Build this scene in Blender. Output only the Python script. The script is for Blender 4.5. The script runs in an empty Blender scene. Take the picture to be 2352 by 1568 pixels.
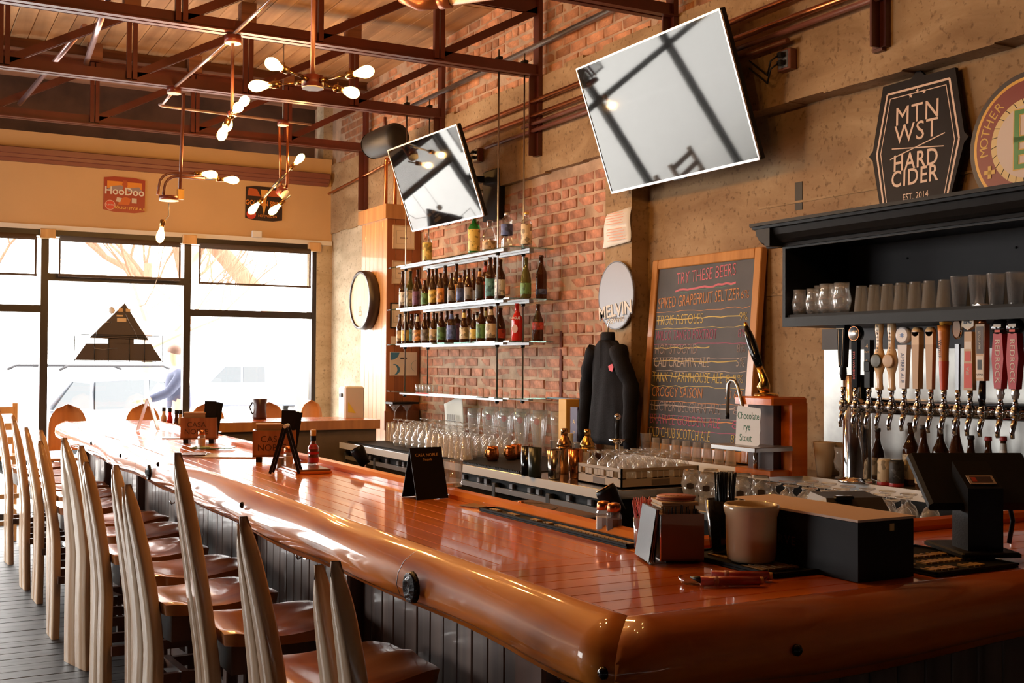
import bpy, math, random
from mathutils import Vector, Matrix
random.seed(7)
scene = bpy.context.scene
COL = scene.collection
PI = math.pi
# ---------------------------------------------------------------- camera
F_PX, W_PX, H_PX, EYE = 2636.0, 2352, 1568, 1.55
_yaw, _pitch, _roll = math.radians(28.43), math.radians(1.083), math.radians(0.345)
_f = Vector((math.sin(_yaw)*math.cos(_pitch), math.cos(_yaw)*math.cos(_pitch), math.sin(_pitch)))
_r0 = Vector((math.cos(_yaw), -math.sin(_yaw), 0)); _u0 = _r0.cross(_f)
_r = math.cos(_roll)*_r0 + math.sin(_roll)*_u0
_u = math.cos(_roll)*_u0 - math.sin(_roll)*_r0
CAM = Vector((0, 0, EYE))
cd = bpy.data.cameras.new('camera'); cam = bpy.data.objects.new('camera', cd); COL.objects.link(cam)
cd.sensor_fit = 'HORIZONTAL'; cd.sensor_width = 36.0; cd.lens = F_PX/W_PX*36.0
cd.clip_start = 0.05; cd.clip_end = 300
m = Matrix.Identity(4)
for i, a in enumerate((_r, _u, -_f)):
    for k in range(3): m[k][i] = a[k]
m.translation = CAM
cam.matrix_world = m
scene.camera = cam
# ---------------------------------------------------------------- daylight and exposure
scene.view_settings.view_transform = 'Standard'
scene.view_settings.look = 'None'
scene.view_settings.exposure = 0.0
scene.view_settings.gamma = 1.0
scene.view_settings.use_curve_mapping = False
SKY = 16.5
wd = bpy.data.worlds.new('overcast_sky'); scene.world = wd; wd.use_nodes = True
bgn = wd.node_tree.nodes['Background']
bgn.inputs[0].default_value = (1.0, 0.985, 0.965, 1); bgn.inputs[1].default_value = SKY
scene.cycles.transparent_max_bounces = 48
BULB = 14.0       # watts of each filament bulb

def ray(x, y): return _f*F_PX + _r*(x-W_PX/2) - _u*(y-H_PX/2)
def P(x, y, ax, v):
    """photo pixel -> point on the plane coordinate[ax] == v"""
    d = ray(x, y); return CAM + d*((v-CAM[ax])/d[ax])
def depth(p): return (Vector(p)-CAM).dot(_f)
def S(px, p): return px*depth(p)/F_PX      # pixels at p -> metres

# ---------------------------------------------------------------- object helpers
def tag(o, label=None, cat=None, group=None, kind=None):
    if label: o['label'] = label
    if cat: o['category'] = cat
    if group: o['group'] = group
    if kind: o['kind'] = kind
    return o
def thing(name, label, cat, loc=(0, 0, 0), rotz=0, group=None, M4=None):
    o = bpy.data.objects.new(name, None); COL.objects.link(o); o.empty_display_size = .05
    if M4 is not None: o.matrix_world = M4
    else:
        o.location = loc; o.rotation_euler = (0, 0, rotz)
    return tag(o, label, cat, group)
def frame(org, right, up):
    """matrix whose local x is right, y is up, z comes out of the face"""
    r = Vector(right).normalized(); n = r.cross(Vector(up)).normalized(); u = n.cross(r)
    m = Matrix.Identity(4)
    for i, a in enumerate((r, u, n)):
        for k in range(3): m[k][i] = a[k]
    m.translation = Vector(org)
    return m
def dup(o, parent=None):
    c = o.copy(); COL.objects.link(c); c.parent = parent
    for ch in list(o.children): dup(ch, c)
    return c
class MB:
    def __init__(s): s.v = []; s.f = []; s.sm = []
    def add(s, vs, fs, smooth=False):
        b = len(s.v); s.v += [tuple(v) for v in vs]
        s.f += [tuple(i+b for i in q) for q in fs]; s.sm += [smooth]*len(fs); return s
    def box(s, x0, x1, y0, y1, z0, z1):
        return s.add([(x0,y0,z0),(x1,y0,z0),(x1,y1,z0),(x0,y1,z0),(x0,y0,z1),(x1,y0,z1),(x1,y1,z1),(x0,y1,z1)],
            [(0,3,2,1),(4,5,6,7),(0,1,5,4),(1,2,6,5),(2,3,7,6),(3,0,4,7)])
    def bbox(s, x0, x1, y0, y1, z0, z1, b):
        """box with bevelled vertical edges and top edge"""
        p = [(x0+b,y0),(x1-b,y0),(x1,y0+b),(x1,y1-b),(x1-b,y1),(x0+b,y1),(x0,y1-b),(x0,y0+b)]
        q = [(x0+2*b,y0+b),(x1-2*b,y0+b),(x1-b,y0+2*b),(x1-b,y1-2*b),(x1-2*b,y1-b),(x0+2*b,y1-b),(x0+b,y1-2*b),(x0+b,y0+2*b)]
        vs = [(a,c,z0) for a,c in p]+[(a,c,z1-b) for a,c in p]+[(a,c,z1) for a,c in q]
        fs = [tuple(range(7,-1,-1)), tuple(range(16,24))]
        for k in (0,8):
            for i in range(8): j=(i+1)%8; fs.append((k+i,k+j,k+8+j,k+8+i))
        return s.add(vs, fs)
    def bar(s, a, b, w, h, up=(0,0,1)):
        a = Vector(a); b = Vector(b); d = (b-a).normalized(); up = Vector(up)
        if abs(d.dot(up)) > .98: up = Vector((1,0,0))
        x = d.cross(up).normalized(); y = x.cross(d)
        vs = []
        for p in (a,b):
            for sx,sy in ((-1,-1),(1,-1),(1,1),(-1,1)): vs.append(p+x*(sx*w/2)+y*(sy*h/2))
        return s.add(vs, [(3,2,1,0),(4,5,6,7),(0,1,5,4),(1,2,6,5),(2,3,7,6),(3,0,4,7)])
    def tube(s, pts, r, n=8, caps=True):
        pts = [Vector(p) for p in pts]; k = len(pts)
        rs = r if isinstance(r, (list, tuple)) else [r]*k
        t0 = (pts[1]-pts[0]).normalized()
        x = t0.orthogonal().normalized()
        vs = []; fs = []
        for i in range(k):
            t = (pts[min(i+1,k-1)]-pts[max(i-1,0)]).normalized()
            x = (x - t*x.dot(t)).normalized(); y = t.cross(x)
            for j in range(n):
                a = 2*PI*j/n; vs.append(pts[i]+(x*math.cos(a)+y*math.sin(a))*rs[i])
        for i in range(k-1):
            for j in range(n):
                j2=(j+1)%n; fs.append((i*n+j, i*n+j2, (i+1)*n+j2, (i+1)*n+j))
        s.add(vs, fs, True)
        if caps:
            b = len(s.v)-k*n
            s.f.append(tuple(b+j for j in range(n-1,-1,-1))); s.sm.append(False)
            s.f.append(tuple(b+(k-1)*n+j for j in range(n))); s.sm.append(False)
        return s
    def lathe(s, prof, n=16, org=(0,0,0), axis=None, cap=True):
        """profile of (radius, height); axis: 3x3 matrix or None"""
        o = Vector(org); vs = []; fs = []
        for r, z in prof:
            for j in range(n):
                a = 2*PI*j/n; p = Vector((max(r,1e-4)*math.cos(a), max(r,1e-4)*math.sin(a), z))
                if axis is not None: p = axis @ p
                vs.append(o+p)
        k = len(prof)
        for i in range(k-1):
            for j in range(n):
                j2=(j+1)%n; fs.append((i*n+j, i*n+j2, (i+1)*n+j2, (i+1)*n+j))
        s.add(vs, fs, True)
        if cap:
            b = len(s.v)-k*n
            if prof[0][0] > 1e-3: s.f.append(tuple(b+j for j in range(n-1,-1,-1))); s.sm.append(False)
            if prof[-1][0] > 1e-3: s.f.append(tuple(b+(k-1)*n+j for j in range(n))); s.sm.append(False)
        return s
    def prism(s, poly, z0, z1):
        """2D polygon (counter-clockwise, x-y) extruded from z0 to z1"""
        n = len(poly)
        vs = [(x,y,z0) for x,y in poly]+[(x,y,z1) for x,y in poly]
        fs = [tuple(range(n-1,-1,-1)), tuple(range(n,2*n))]
        for i in range(n): j=(i+1)%n; fs.append((i,j,n+j,n+i))
        return s.add(vs, fs)
    def profile(s, poly, a, b, xdir, ydir):
        """2D polygon swept straight from point a to b; poly coords along xdir, ydir"""
        a=Vector(a); b=Vector(b); X=Vector(xdir); Y=Vector(ydir); n=len(poly)
        vs=[a+X*p+Y*q for p,q in poly]+[b+X*p+Y*q for p,q in poly]
        fs=[tuple(range(n-1,-1,-1)), tuple(range(n,2*n))]
        for i in range(n): j=(i+1)%n; fs.append((i,j,n+j,n+i))
        return s.add(vs, fs)
    def ball(s, c, r, n=12, m_=8, sc=(1,1,1)):
        c=Vector(c); pr=[(math.sin(PI*i/m_)*r, -math.cos(PI*i/m_)*r) for i in range(m_+1)]
        ax=Matrix(((sc[0],0,0),(0,sc[1],0),(0,0,sc[2])))
        return s.lathe(pr, n, c, ax, cap=False)
    def mesh(s, name, mat):
        me = bpy.data.meshes.new(name); me.from_pydata(s.v, [], s.f)
        me.polygons.foreach_set('use_smooth', s.sm); me.materials.append(mat); me.update()
        return me
    def build(s, name, mat, parent=None, loc=None, rotz=0):
        o = bpy.data.objects.new(name, s.mesh(name, mat)); COL.objects.link(o); o.parent = parent
        if loc is not None: o.location = loc
        if rotz: o.rotation_euler = (0,0,rotz)
        return o
def inst(me, name, parent=None, loc=(0,0,0), rot=(0,0,0), sc=None):
    o = bpy.data.objects.new(name, me); COL.objects.link(o); o.parent = parent
    o.location = loc; o.rotation_euler = rot
    if sc: o.scale = sc
    return o
def fixnormals(me):
    import bmesh
    b = bmesh.new(); b.from_mesh(me); bmesh.ops.recalc_face_normals(b, faces=b.faces); b.to_mesh(me); b.free()
def lean(ax='z', ang=0): return Matrix.Rotation(ang, 3, ax.upper())
def axis_to(d):
    return Vector((0,0,1)).rotation_difference(Vector(d).normalized()).to_matrix()

# ---------------------------------------------------------------- materials
MATS = {}
def _new(name):
    mt = bpy.data.materials.new(name); mt.use_nodes = True
    nt = mt.node_tree; return mt, nt, nt.nodes['Principled BSDF']
def mat(name, col, rough=.5, metal=0, coat=0, bump=0, bscale=60, var=0, vscale=8, rnd=0, emis=0, ior=None, sheen=0):
    """plain material: colour with soft procedural variation, optional bump and per-object variation"""
    if name in MATS: return MATS[name]
    mt, nt, b = _new(name); N = nt.nodes; L = nt.links
    b.inputs['Roughness'].default_value = rough; b.inputs['Metallic'].default_value = metal
    b.inputs['Coat Weight'].default_value = coat; b.inputs['Coat Roughness'].default_value = .08
    c = (*col, 1); b.inputs['Base Color'].default_value = c
    if ior: b.inputs['IOR'].default_value = ior
    src = None
    if var or bump:
        tc = N.new('ShaderNodeTexCoord')
    if var:
        nz = N.new('ShaderNodeTexNoise'); nz.inputs['Scale'].default_value = vscale; nz.inputs['Detail'].default_value = 4
        L.new(tc.outputs['Object'], nz.inputs['Vector'])
        rp = N.new('ShaderNodeValToRGB')
        rp.color_ramp.elements[0].position = .3; rp.color_ramp.elements[1].position = .72
        rp.color_ramp.elements[0].color = tuple(max(0,x*(1-var)) for x in col)+(1,)
        rp.color_ramp.elements[1].color = tuple(min(1,x*(1+var)) for x in col)+(1,)
        L.new(nz.outputs['Fac'], rp.inputs['Fac']); src = rp.outputs['Color']
    if rnd:
        oi = N.new('ShaderNodeObjectInfo'); hs = N.new('ShaderNodeHueSaturation')
        mp = N.new('ShaderNodeMapRange'); mp.inputs[3].default_value = 1-rnd; mp.inputs[4].default_value = 1+rnd
        L.new(oi.outputs['Random'], mp.inputs[0]); L.new(mp.outputs[0], hs.inputs['Value'])
        if src: L.new(src, hs.inputs['Color'])
        else: hs.inputs['Color'].default_value = c
        src = hs.outputs['Color']
    if src: L.new(src, b.inputs['Base Color'])
    if bump:
        n2 = N.new('ShaderNodeTexNoise'); n2.inputs['Scale'].default_value = bscale; n2.inputs['Detail'].default_value = 5
        bp = N.new('ShaderNodeBump'); bp.inputs['Strength'].default_value = bump; bp.inputs['Distance'].default_value = .01
        L.new(tc.outputs['Object'], n2.inputs['Vector']); L.new(n2.outputs['Fac'], bp.inputs['Height']); L.new(bp.outputs['Normal'], b.inputs['Normal'])
    if emis:
        b.inputs['Emission Color'].default_value = c; b.inputs['Emission Strength'].default_value = emis
    MATS[name] = mt; return mt
def wood(name, dark, light, axis='y', scale=9, stretch=14, rough=.45, coat=0, rnd=.12, bump=.15, knots=0, coatr=.06):
    """wood with grain drawn out along one object axis"""
    mt, nt, b = _new(name); N = nt.nodes; L = nt.links
    tc = N.new('ShaderNodeTexCoord'); oi = N.new('ShaderNodeObjectInfo')
    ad = N.new('ShaderNodeVectorMath'); ad.operation = 'MULTIPLY_ADD'
    cb = N.new('ShaderNodeCombineXYZ')
    for i in range(3): L.new(oi.outputs['Random'], cb.inputs[i])
    L.new(cb.outputs[0], ad.inputs[0]); ad.inputs[1].default_value = (37, 23, 51); L.new(tc.outputs['Object'], ad.inputs[2])
    mp = N.new('ShaderNodeMapping'); s = [scale*stretch/4]*3; s['xyz'.index(axis)] = scale/stretch*2
    mp.inputs['Scale'].default_value = s; L.new(ad.outputs[0], mp.inputs['Vector'])
    nz = N.new('ShaderNodeTexNoise'); nz.inputs['Scale'].default_value = 1; nz.inputs['Detail'].default_value = 6; nz.inputs['Distortion'].default_value = .8
    L.new(mp.outputs[0], nz.inputs['Vector'])
    rp = N.new('ShaderNodeValToRGB'); e = rp.color_ramp.elements
    e[0].position = .32; e[0].color = (*dark, 1); e[1].position = .68; e[1].color = (*light, 1)
    L.new(nz.outputs['Fac'], rp.inputs['Fac'])
    hs = N.new('ShaderNodeHueSaturation'); mr = N.new('ShaderNodeMapRange')
    mr.inputs[3].default_value = 1-rnd; mr.inputs[4].default_value = 1+rnd
    L.new(oi.outputs['Random'], mr.inputs[0]); L.new(mr.outputs[0], hs.inputs['Value']); L.new(rp.outputs['Color'], hs.inputs['Color'])
    col = hs.outputs['Color']
    if knots:
        n3 = N.new('ShaderNodeTexNoise'); n3.inputs['Scale'].default_value = 2.2; n3.inputs['Detail'].default_value = 3
        L.new(ad.outputs[0], n3.inputs['Vector'])
        r3 = N.new('ShaderNodeValToRGB'); r3.color_ramp.elements[0].position = .50; r3.color_ramp.elements[1].position = .75
        r3.color_ramp.elements[0].color = (1,1,1,1); r3.color_ramp.elements[1].color = (1-knots,1-knots,1-knots,1)
        mx = N.new('ShaderNodeMix'); mx.data_type = 'RGBA'; mx.blend_type = 'MULTIPLY'; mx.inputs[0].default_value = 1
        L.new(n3.outputs['Fac'], r3.inputs['Fac']); L.new(col, mx.inputs[6]); L.new(r3.outputs['Color'], mx.inputs[7]); col = mx.outputs[2]
    L.new(col, b.inputs['Base Color'])
    b.inputs['Roughness'].default_value = rough; b.inputs['Coat Weight'].default_value = coat; b.inputs['Coat Roughness'].default_value = coatr
    b.inputs['Specular IOR Level'].default_value = .5 if coat < .5 else .12
    if 'varnished' in name: b.inputs['Coat IOR'].default_value = 1.38
    bp = N.new('ShaderNodeBump'); bp.inputs['Strength'].default_value = bump; bp.inputs['Distance'].default_value = .004
    L.new(nz.outputs['Fac'], bp.inputs['Height']); L.new(bp.outputs['Normal'], b.inputs['Normal'])
    MATS[name] = mt; return mt
def concrete(name, c0, c1, c2, scale=1.6, bump=.5):
    mt, nt, b = _new(name); N = nt.nodes; L = nt.links
    tc = N.new('ShaderNodeTexCoord')
    n1 = N.new('ShaderNodeTexNoise'); n1.inputs['Scale'].default_value = scale; n1.inputs['Detail'].default_value = 8; n1.inputs['Roughness'].default_value = .62; n1.inputs['Distortion'].default_value = .6
    mp = N.new('ShaderNodeMapping'); mp.inputs['Scale'].default_value = (1, 1, 2.4)
    L.new(tc.outputs['Object'], mp.inputs['Vector']); L.new(mp.outputs[0], n1.inputs['Vector'])
    rp = N.new('ShaderNodeValToRGB'); e = rp.color_ramp.elements
    e[0].position = .3; e[0].color = (*c0, 1); e[1].position = .72; e[1].color = (*c2, 1)
    k = e.new(.5); k.color = (*c1, 1)
    L.new(n1.outputs['Fac'], rp.inputs['Fac'])
    n2 = N.new('ShaderNodeTexNoise'); n2.inputs['Scale'].default_value = 38; n2.inputs['Detail'].default_value = 5
    L.new(tc.outputs['Object'], n2.inputs['Vector'])
    r2 = N.new('ShaderNodeValToRGB'); r2.color_ramp.elements[0].position = .27; r2.color_ramp.elements[1].position = .42
    r2.color_ramp.elements[0].color = (.45,.42,.4,1); r2.color_ramp.elements[1].color = (1,1,1,1)
    L.new(n2.outputs['Fac'], r2.inputs['Fac'])
    mx = N.new('ShaderNodeMix'); mx.data_type = 'RGBA'; mx.blend_type = 'MULTIPLY'; mx.inputs[0].default_value = .8
    L.new(rp.outputs['Color'], mx.inputs[6]); L.new(r2.outputs['Color'], mx.inputs[7]); L.new(mx.outputs[2], b.inputs['Base Color'])
    b.inputs['Roughness'].default_value = .85
    ml = N.new('ShaderNodeMath'); ml.operation = 'ADD'; L.new(n1.outputs['Fac'], ml.inputs[0]); L.new(r2.outputs['Color'], ml.inputs[1])
    bp = N.new('ShaderNodeBump'); bp.inputs['Strength'].default_value = bump; bp.inputs['Distance'].default_value = .012
    L.new(ml.outputs[0], bp.inputs['Height']); L.new(bp.outputs['Normal'], b.inputs['Normal'])
    MATS[name] = mt; return mt
def glassy(name, tint=(.96,.97,.97), refl=.9, rough=.02, fac=1.0, haze_sheen=0.0):
    """thin clear glass: tinted see-through plus mirror reflection by Fresnel"""
    if name in MATS: return MATS[name]
    mt = bpy.data.materials.new(name); mt.use_nodes = True; nt = mt.node_tree; N = nt.nodes; L = nt.links
    N.remove(N['Principled BSDF']); out = N['Material Output']
    tr = N.new('ShaderNodeBsdfTransparent'); tr.inputs[0].default_value = (*tint, 1)
    gl = N.new('ShaderNodeBsdfGlossy'); gl.inputs['Color'].default_value = (refl,refl,refl,1); gl.inputs['Roughness'].default_value = rough
    lw = N.new('ShaderNodeLayerWeight'); lw.inputs[0].default_value = .5
    pw = N.new('ShaderNodeMath'); pw.operation = 'POWER'; pw.inputs[1].default_value = 3.0
    ml = N.new('ShaderNodeMath'); ml.operation = 'MULTIPLY_ADD'; ml.use_clamp = True; ml.inputs[1].default_value = .8*fac; ml.inputs[2].default_value = .055*fac
    mx = N.new('ShaderNodeMixShader')
    L.new(lw.outputs['Facing'], pw.inputs[0]); L.new(pw.outputs[0], ml.inputs[0]); L.new(ml.outputs[0], mx.inputs[0]); L.new(tr.outputs[0], mx.inputs[1]); L.new(gl.outputs[0], mx.inputs[2])
    if haze_sheen:  # washed-glass haze, raised to stand in for white window reflections
        df = N.new('ShaderNodeBsdfDiffuse'); df.inputs[0].default_value = (.9,.9,.9,1); m2 = N.new('ShaderNodeMixShader'); m2.inputs[0].default_value = haze_sheen
        L.new(mx.outputs[0], m2.inputs[1]); L.new(df.outputs[0], m2.inputs[2]); L.new(m2.outputs[0], out.inputs[0])
    else: L.new(mx.outputs[0], out.inputs[0])
    MATS[name] = mt; return mt

steel_red = mat('oxide_red_steel', (.085,.016,.009), rough=.36, var=.25, vscale=5, bump=.05, bscale=30)
steel_red.node_tree.nodes['Principled BSDF'].inputs['Specular IOR Level'].default_value = .6
copper = mat('copper', (.62,.22,.09), rough=.28, metal=1, var=.2, vscale=6)
brownpipe = mat('painted_pipe', (.16,.05,.03), rough=.4, var=.2)
galv = mat('galvanised_steel', (.33,.33,.34), rough=.35, metal=1, var=.15)
chrome = mat('chrome', (.72,.72,.74), rough=.09, metal=1)
steel = mat('brushed_steel', (.38,.37,.35), rough=.33, metal=1, var=.08, vscale=20)
silver = mat('silver_plastic', (.6,.6,.62), rough=.3, metal=.7)
brass = mat('brass', (.75,.45,.13), rough=.2, metal=1)
bronze = mat('dark_brass', (.4,.22,.08), rough=.25, metal=1)
tanpaint = mat('tan_painted_plaster', (.63,.41,.205), rough=.7, var=.04, vscale=2, bump=.04, bscale=120)
maroon = mat('brown_moulding_paint', (.21,.07,.045), rough=.45)
dimwall = mat('dark_brown_wall_paint', (.045,.03,.022), rough=.8)
white = mat('white_paint', (.75,.73,.7), rough=.5)
black = mat('black_plastic', (.012,.012,.013), rough=.38, bump=.03, bscale=200)
blackgloss = mat('black_gloss', (.006,.006,.007), rough=.12)
blackpaint = mat('black_painted_wood', (.009,.009,.0095), rough=.42, bump=.03, bscale=80)
darkgrey = mat('dark_grey_paint', (.028,.026,.028), rough=.55)
bronzeframe = mat('bronze_window_frame', (.03,.022,.018), rough=.4, metal=.3)
clearglass = glassy('clear_glass', tint=(.985,.988,.988), fac=1.5, rough=.05, haze_sheen=.11)
paneglass = glassy('window_pane_glass', tint=(.985,.99,.985), fac=.5)
shelfglass = glassy('green_edged_glass', tint=(.62,.8,.74), fac=1.2)
brownglass = mat('brown_bottle_glass', (.055,.014,.004), rough=.06, ior=1.5); brownglass.node_tree.nodes['Principled BSDF'].inputs['Transmission Weight'].default_value=.35
brownglass.node_tree.nodes['Principled BSDF'].inputs['Base Color'].default_value=(.075,.022,.006,1)
greenglass = mat('green_bottle_glass', (.04,.3,.05), rough=.06); greenglass.node_tree.nodes['Principled BSDF'].inputs['Transmission Weight'].default_value=.5
olivegl = mat('olive_bottle_glass', (.14,.13,.03), rough=.06); olivegl.node_tree.nodes['Principled BSDF'].inputs['Transmission Weight'].default_value=.4
redglass = mat('red_painted_bottle', (.55,.02,.015), rough=.15)
paper = mat('white_paper', (.78,.74,.68), rough=.8)
cream = mat('cream_ceramic', (.74,.56,.34), rough=.18, coat=.5)
cardbrown = mat('brown_card', (.34,.18,.08), rough=.7, var=.15, vscale=12)
rubber = mat('black_rubber', (.012,.012,.012), rough=.6)
gold = mat('gold_lettering', (.55,.34,.13), rough=.4)
barwood = wood('varnished_bar_wood', (.6,.13,.012), (.9,.26,.03), axis='y', scale=3.0, stretch=12, rough=.3, coat=.8, rnd=.16, bump=.06, coatr=.05)
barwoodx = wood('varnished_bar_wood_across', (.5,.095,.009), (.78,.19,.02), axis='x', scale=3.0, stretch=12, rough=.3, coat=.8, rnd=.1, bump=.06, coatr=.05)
logwood = wood('varnished_log', (.48,.11,.012), (.8,.25,.03), axis='y', scale=4.5, stretch=10, rough=.4, coat=1.0, rnd=.05, bump=.5, coatr=.05)
logwoodx_shade = wood('varnished_log_across_shade', (.36,.075,.009), (.6,.15,.02), axis='x', scale=4.5, stretch=10, rough=.4, coat=1.0, rnd=.05, bump=.5, coatr=.05)  # darker copy of the log wood: near-leg shade put into the colour
chairwood = wood('chair_pine', (.5,.28,.14), (.72,.5,.32), axis='z', scale=4, stretch=10, rough=.35, coat=.8, rnd=.1, bump=.1, coatr=.1)
seatwood = wood('seat_pine', (.34,.095,.02), (.52,.18,.045), axis='x', scale=4, stretch=8, rough=.4, coat=.9, rnd=.12, bump=.08, coatr=.1)
darklegs = wood('dark_chair_legs', (.06,.022,.01), (.12,.045,.02), axis='z', scale=5, rough=.4, coat=.2)
beadwood = wood('grey_brown_beadboard', (.055,.032,.024), (.17,.11,.085), axis='z', scale=4, stretch=12, rough=.42, coat=.2, rnd=.25)
ceilwood = wood('ceiling_board', (.30,.16,.075), (.50,.30,.15), axis='y', scale=3, stretch=10, rough=.7, rnd=.2, knots=.35, bump=.3)
beamwood = wood('old_timber', (.12,.045,.02), (.26,.10,.045), axis='x', scale=4, rough=.7)
floorwood = wood('dark_floor_board', (.012,.011,.011), (.05,.046,.045), axis='x', scale=4, stretch=12, rough=.5, coat=0, rnd=.35, bump=.3)
pinewood = wood('pine_panel', (.42,.2,.075), (.62,.34,.14), axis='z', scale=3, stretch=14, rough=.4, coat=.3, rnd=.1)
redwood = wood('red_pine_panel', (.26,.085,.028), (.4,.15,.05), axis='z', scale=3, stretch=14, rough=.5, coat=.1, rnd=.1)
plywood = wood('bent_plywood', (.48,.19,.05), (.66,.3,.09), axis='z', scale=3, rough=.35, coat=.3)
lightpine = wood('light_pine', (.5,.27,.1), (.7,.42,.18), axis='z', scale=3, rough=.4, coat=.2)
framewood = wood('chalkboard_frame_wood', (.42,.17,.045), (.6,.27,.08), axis='y', scale=4, rough=.35, coat=.5)
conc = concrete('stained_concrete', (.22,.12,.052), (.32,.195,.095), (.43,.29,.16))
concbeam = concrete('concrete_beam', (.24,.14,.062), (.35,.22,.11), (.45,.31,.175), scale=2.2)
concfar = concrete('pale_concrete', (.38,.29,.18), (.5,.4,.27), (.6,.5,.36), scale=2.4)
mortar = mat('mortar', (.47,.32,.22), rough=.9, var=.3, vscale=6, bump=.6, bscale=40)
brickm = mat('red_brick', (.45,.20,.125), rough=.85, var=.4, vscale=14, bump=.7, bscale=45, rnd=.22)
brickup = mat('orange_brick', (.48,.22,.115), rough=.85, var=.35, vscale=12, bump=.7, bscale=45, rnd=.3)

for q in (black, blackpaint, darkgrey, rubber): q.node_tree.nodes['Principled BSDF'].inputs['Specular IOR Level'].default_value = .18
# ================================================================ the room
BAR_Z = 1.07
XB, XN, XK = 4.15, 4.28, 4.20        # beam face, niche wall face, brick face
YF = 11.80                            # far wall
floor = MB().box(-6.3, 4.6, -3.6, 12.2, -.12, -.014).build('floor', floorwood); tag(floor, kind='structure')
pl = MB().bbox(-6.2, 4.28, 0, .128, -.014, 0, .003).mesh('plank', floorwood)
for i in range(88):
    inst(pl, 'plank', floor, (0, .6+.131*i, random.uniform(-.002, .0)))
ceiling = MB().box(-6.3, 4.6, -3.6, 12.6, 4.41, 4.5).build('ceiling', beamwood); tag(ceiling, kind='structure')
for y0, y1 in ((1.0, 4.0), (4.005, 8.1), (8.105, 10.85)):
    me = MB().bbox(0, .142, y0, y1, 4.37, 4.41, .004).mesh('plank', ceilwood)
    for v in me.vertices: v.co.z = 8.78-v.co.z       # bevel faces down
    me.flip_normals()
    for i in range(40): inst(me, 'plank', ceiling, (-1.6+.1455*i, 0, random.uniform(-.006, .004)))
tag(MB().box(-6.2, 4.25, 10.86, 11.0, 4.29, 4.40).build('trim_4', beamwood), kind='structure')
# walls round the room
tag(MB().box(-6.3, 4.6, -3.7, -3.6, 0, 4.5).build('wall_back', dimwall), kind='structure')
wl = MB(); wl.box(-6.4,-6.3,-3.6,12.2,0,.7); wl.box(-6.4,-6.3,-3.6,12.2,2.9,4.5); wl.box(-6.4,-6.3,-3.6,7.4,.7,2.9); wl.box(-6.4,-6.3,11.5,12.2,.7,2.9)
tag(wl.build('wall_left', dimwall), kind='structure')
w2 = tag(thing('window_2', None, None), kind='structure')
for y in (7.4, 8.77, 10.13, 11.5): MB().box(-6.38,-6.32, y-.03, y+.03, .7, 2.9).build('mullion', bronzeframe, w2)
for y in (7.4, 8.77, 10.13): MB().box(-6.355,-6.35, y+.03, y+1.34, .7, 2.9).build('pane', paneglass, w2)
# right wall: niche concrete, pilaster, brick panel, beam, upper brick
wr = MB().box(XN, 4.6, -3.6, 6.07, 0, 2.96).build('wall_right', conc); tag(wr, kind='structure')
MB().box(XB, 4.6, 6.07, 6.376, 0, 2.92).build('pilaster', concbeam, wr)
bm_ = MB()
n = 60; ys = [-3.6+ (YF+3.6)*i/n for i in range(n+1)]
poly=[]
for i in range(n):
    z0 = 2.935+random.uniform(-.008,.008)
    bm_.box(XB-.0, 4.6, ys[i], ys[i+1], z0, 3.655+random.uniform(-.015,.015))
MB().box(XB+.002, 4.6, -3.6, YF, 2.96, 3.63).build('concrete_beam', concbeam, wr)
tag(bm_.build('rough_edge', concbeam, wr), kind='stuff')
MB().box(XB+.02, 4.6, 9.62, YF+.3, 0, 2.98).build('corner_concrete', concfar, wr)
# formwork joints and chipped slot in the concrete
for z in (2.42, 1.93): MB().box(XN-.006, XN+.01, -1, 5.0, z, z+.012).build('formwork_joint', concbeam, wr)
for px,py in ((1835,450),(766,772)):
    p = P(px,py,0,XN) if px>1000 else P(px,py,1,YF)
    if px>1000: MB().box(XN-.003, XN+.01, p.y-.028, p.y+.028, p.z-.075, p.z+.075).build('chipped_slot', black, wr)
# brick panels -------------------------------------------------------------
def brick_variants(l, h, m_, k=6):
    out = []
    for q in range(k):
        b = MB(); j = lambda a: random.uniform(-a, a)
        vs = [(x+j(.004), y+j(.006), z+j(.005)) for z in (0,h) for x,y in ((0,0),(.06,0),(.06,l),(0,l))]
        e = .007
        vs = [(0+j(.006), e+j(.005), e+j(.004)), (0+j(.006), l-e+j(.005), e+j(.004)), (0+j(.006), l-e+j(.005), h-e+j(.004)), (0+j(.006), e+j(.005), h-e+j(.004)),
              (.014, 0, 0), (.014, l, 0), (.014, l, h), (.014, 0, h), (.05,0,0),(.05,l,0),(.05,l,h),(.05,0,h)]
        fs = [(0,3,2,1)]
        for a in (0,4):
            for i in range(4): i2=(i+1)%4; fs.append((a+i, a+i2, a+4+i2, a+4+i))
        b.add(vs, fs); me = b.mesh('brick', m_); fixnormals(me); out.append(me)
    return out
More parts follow.
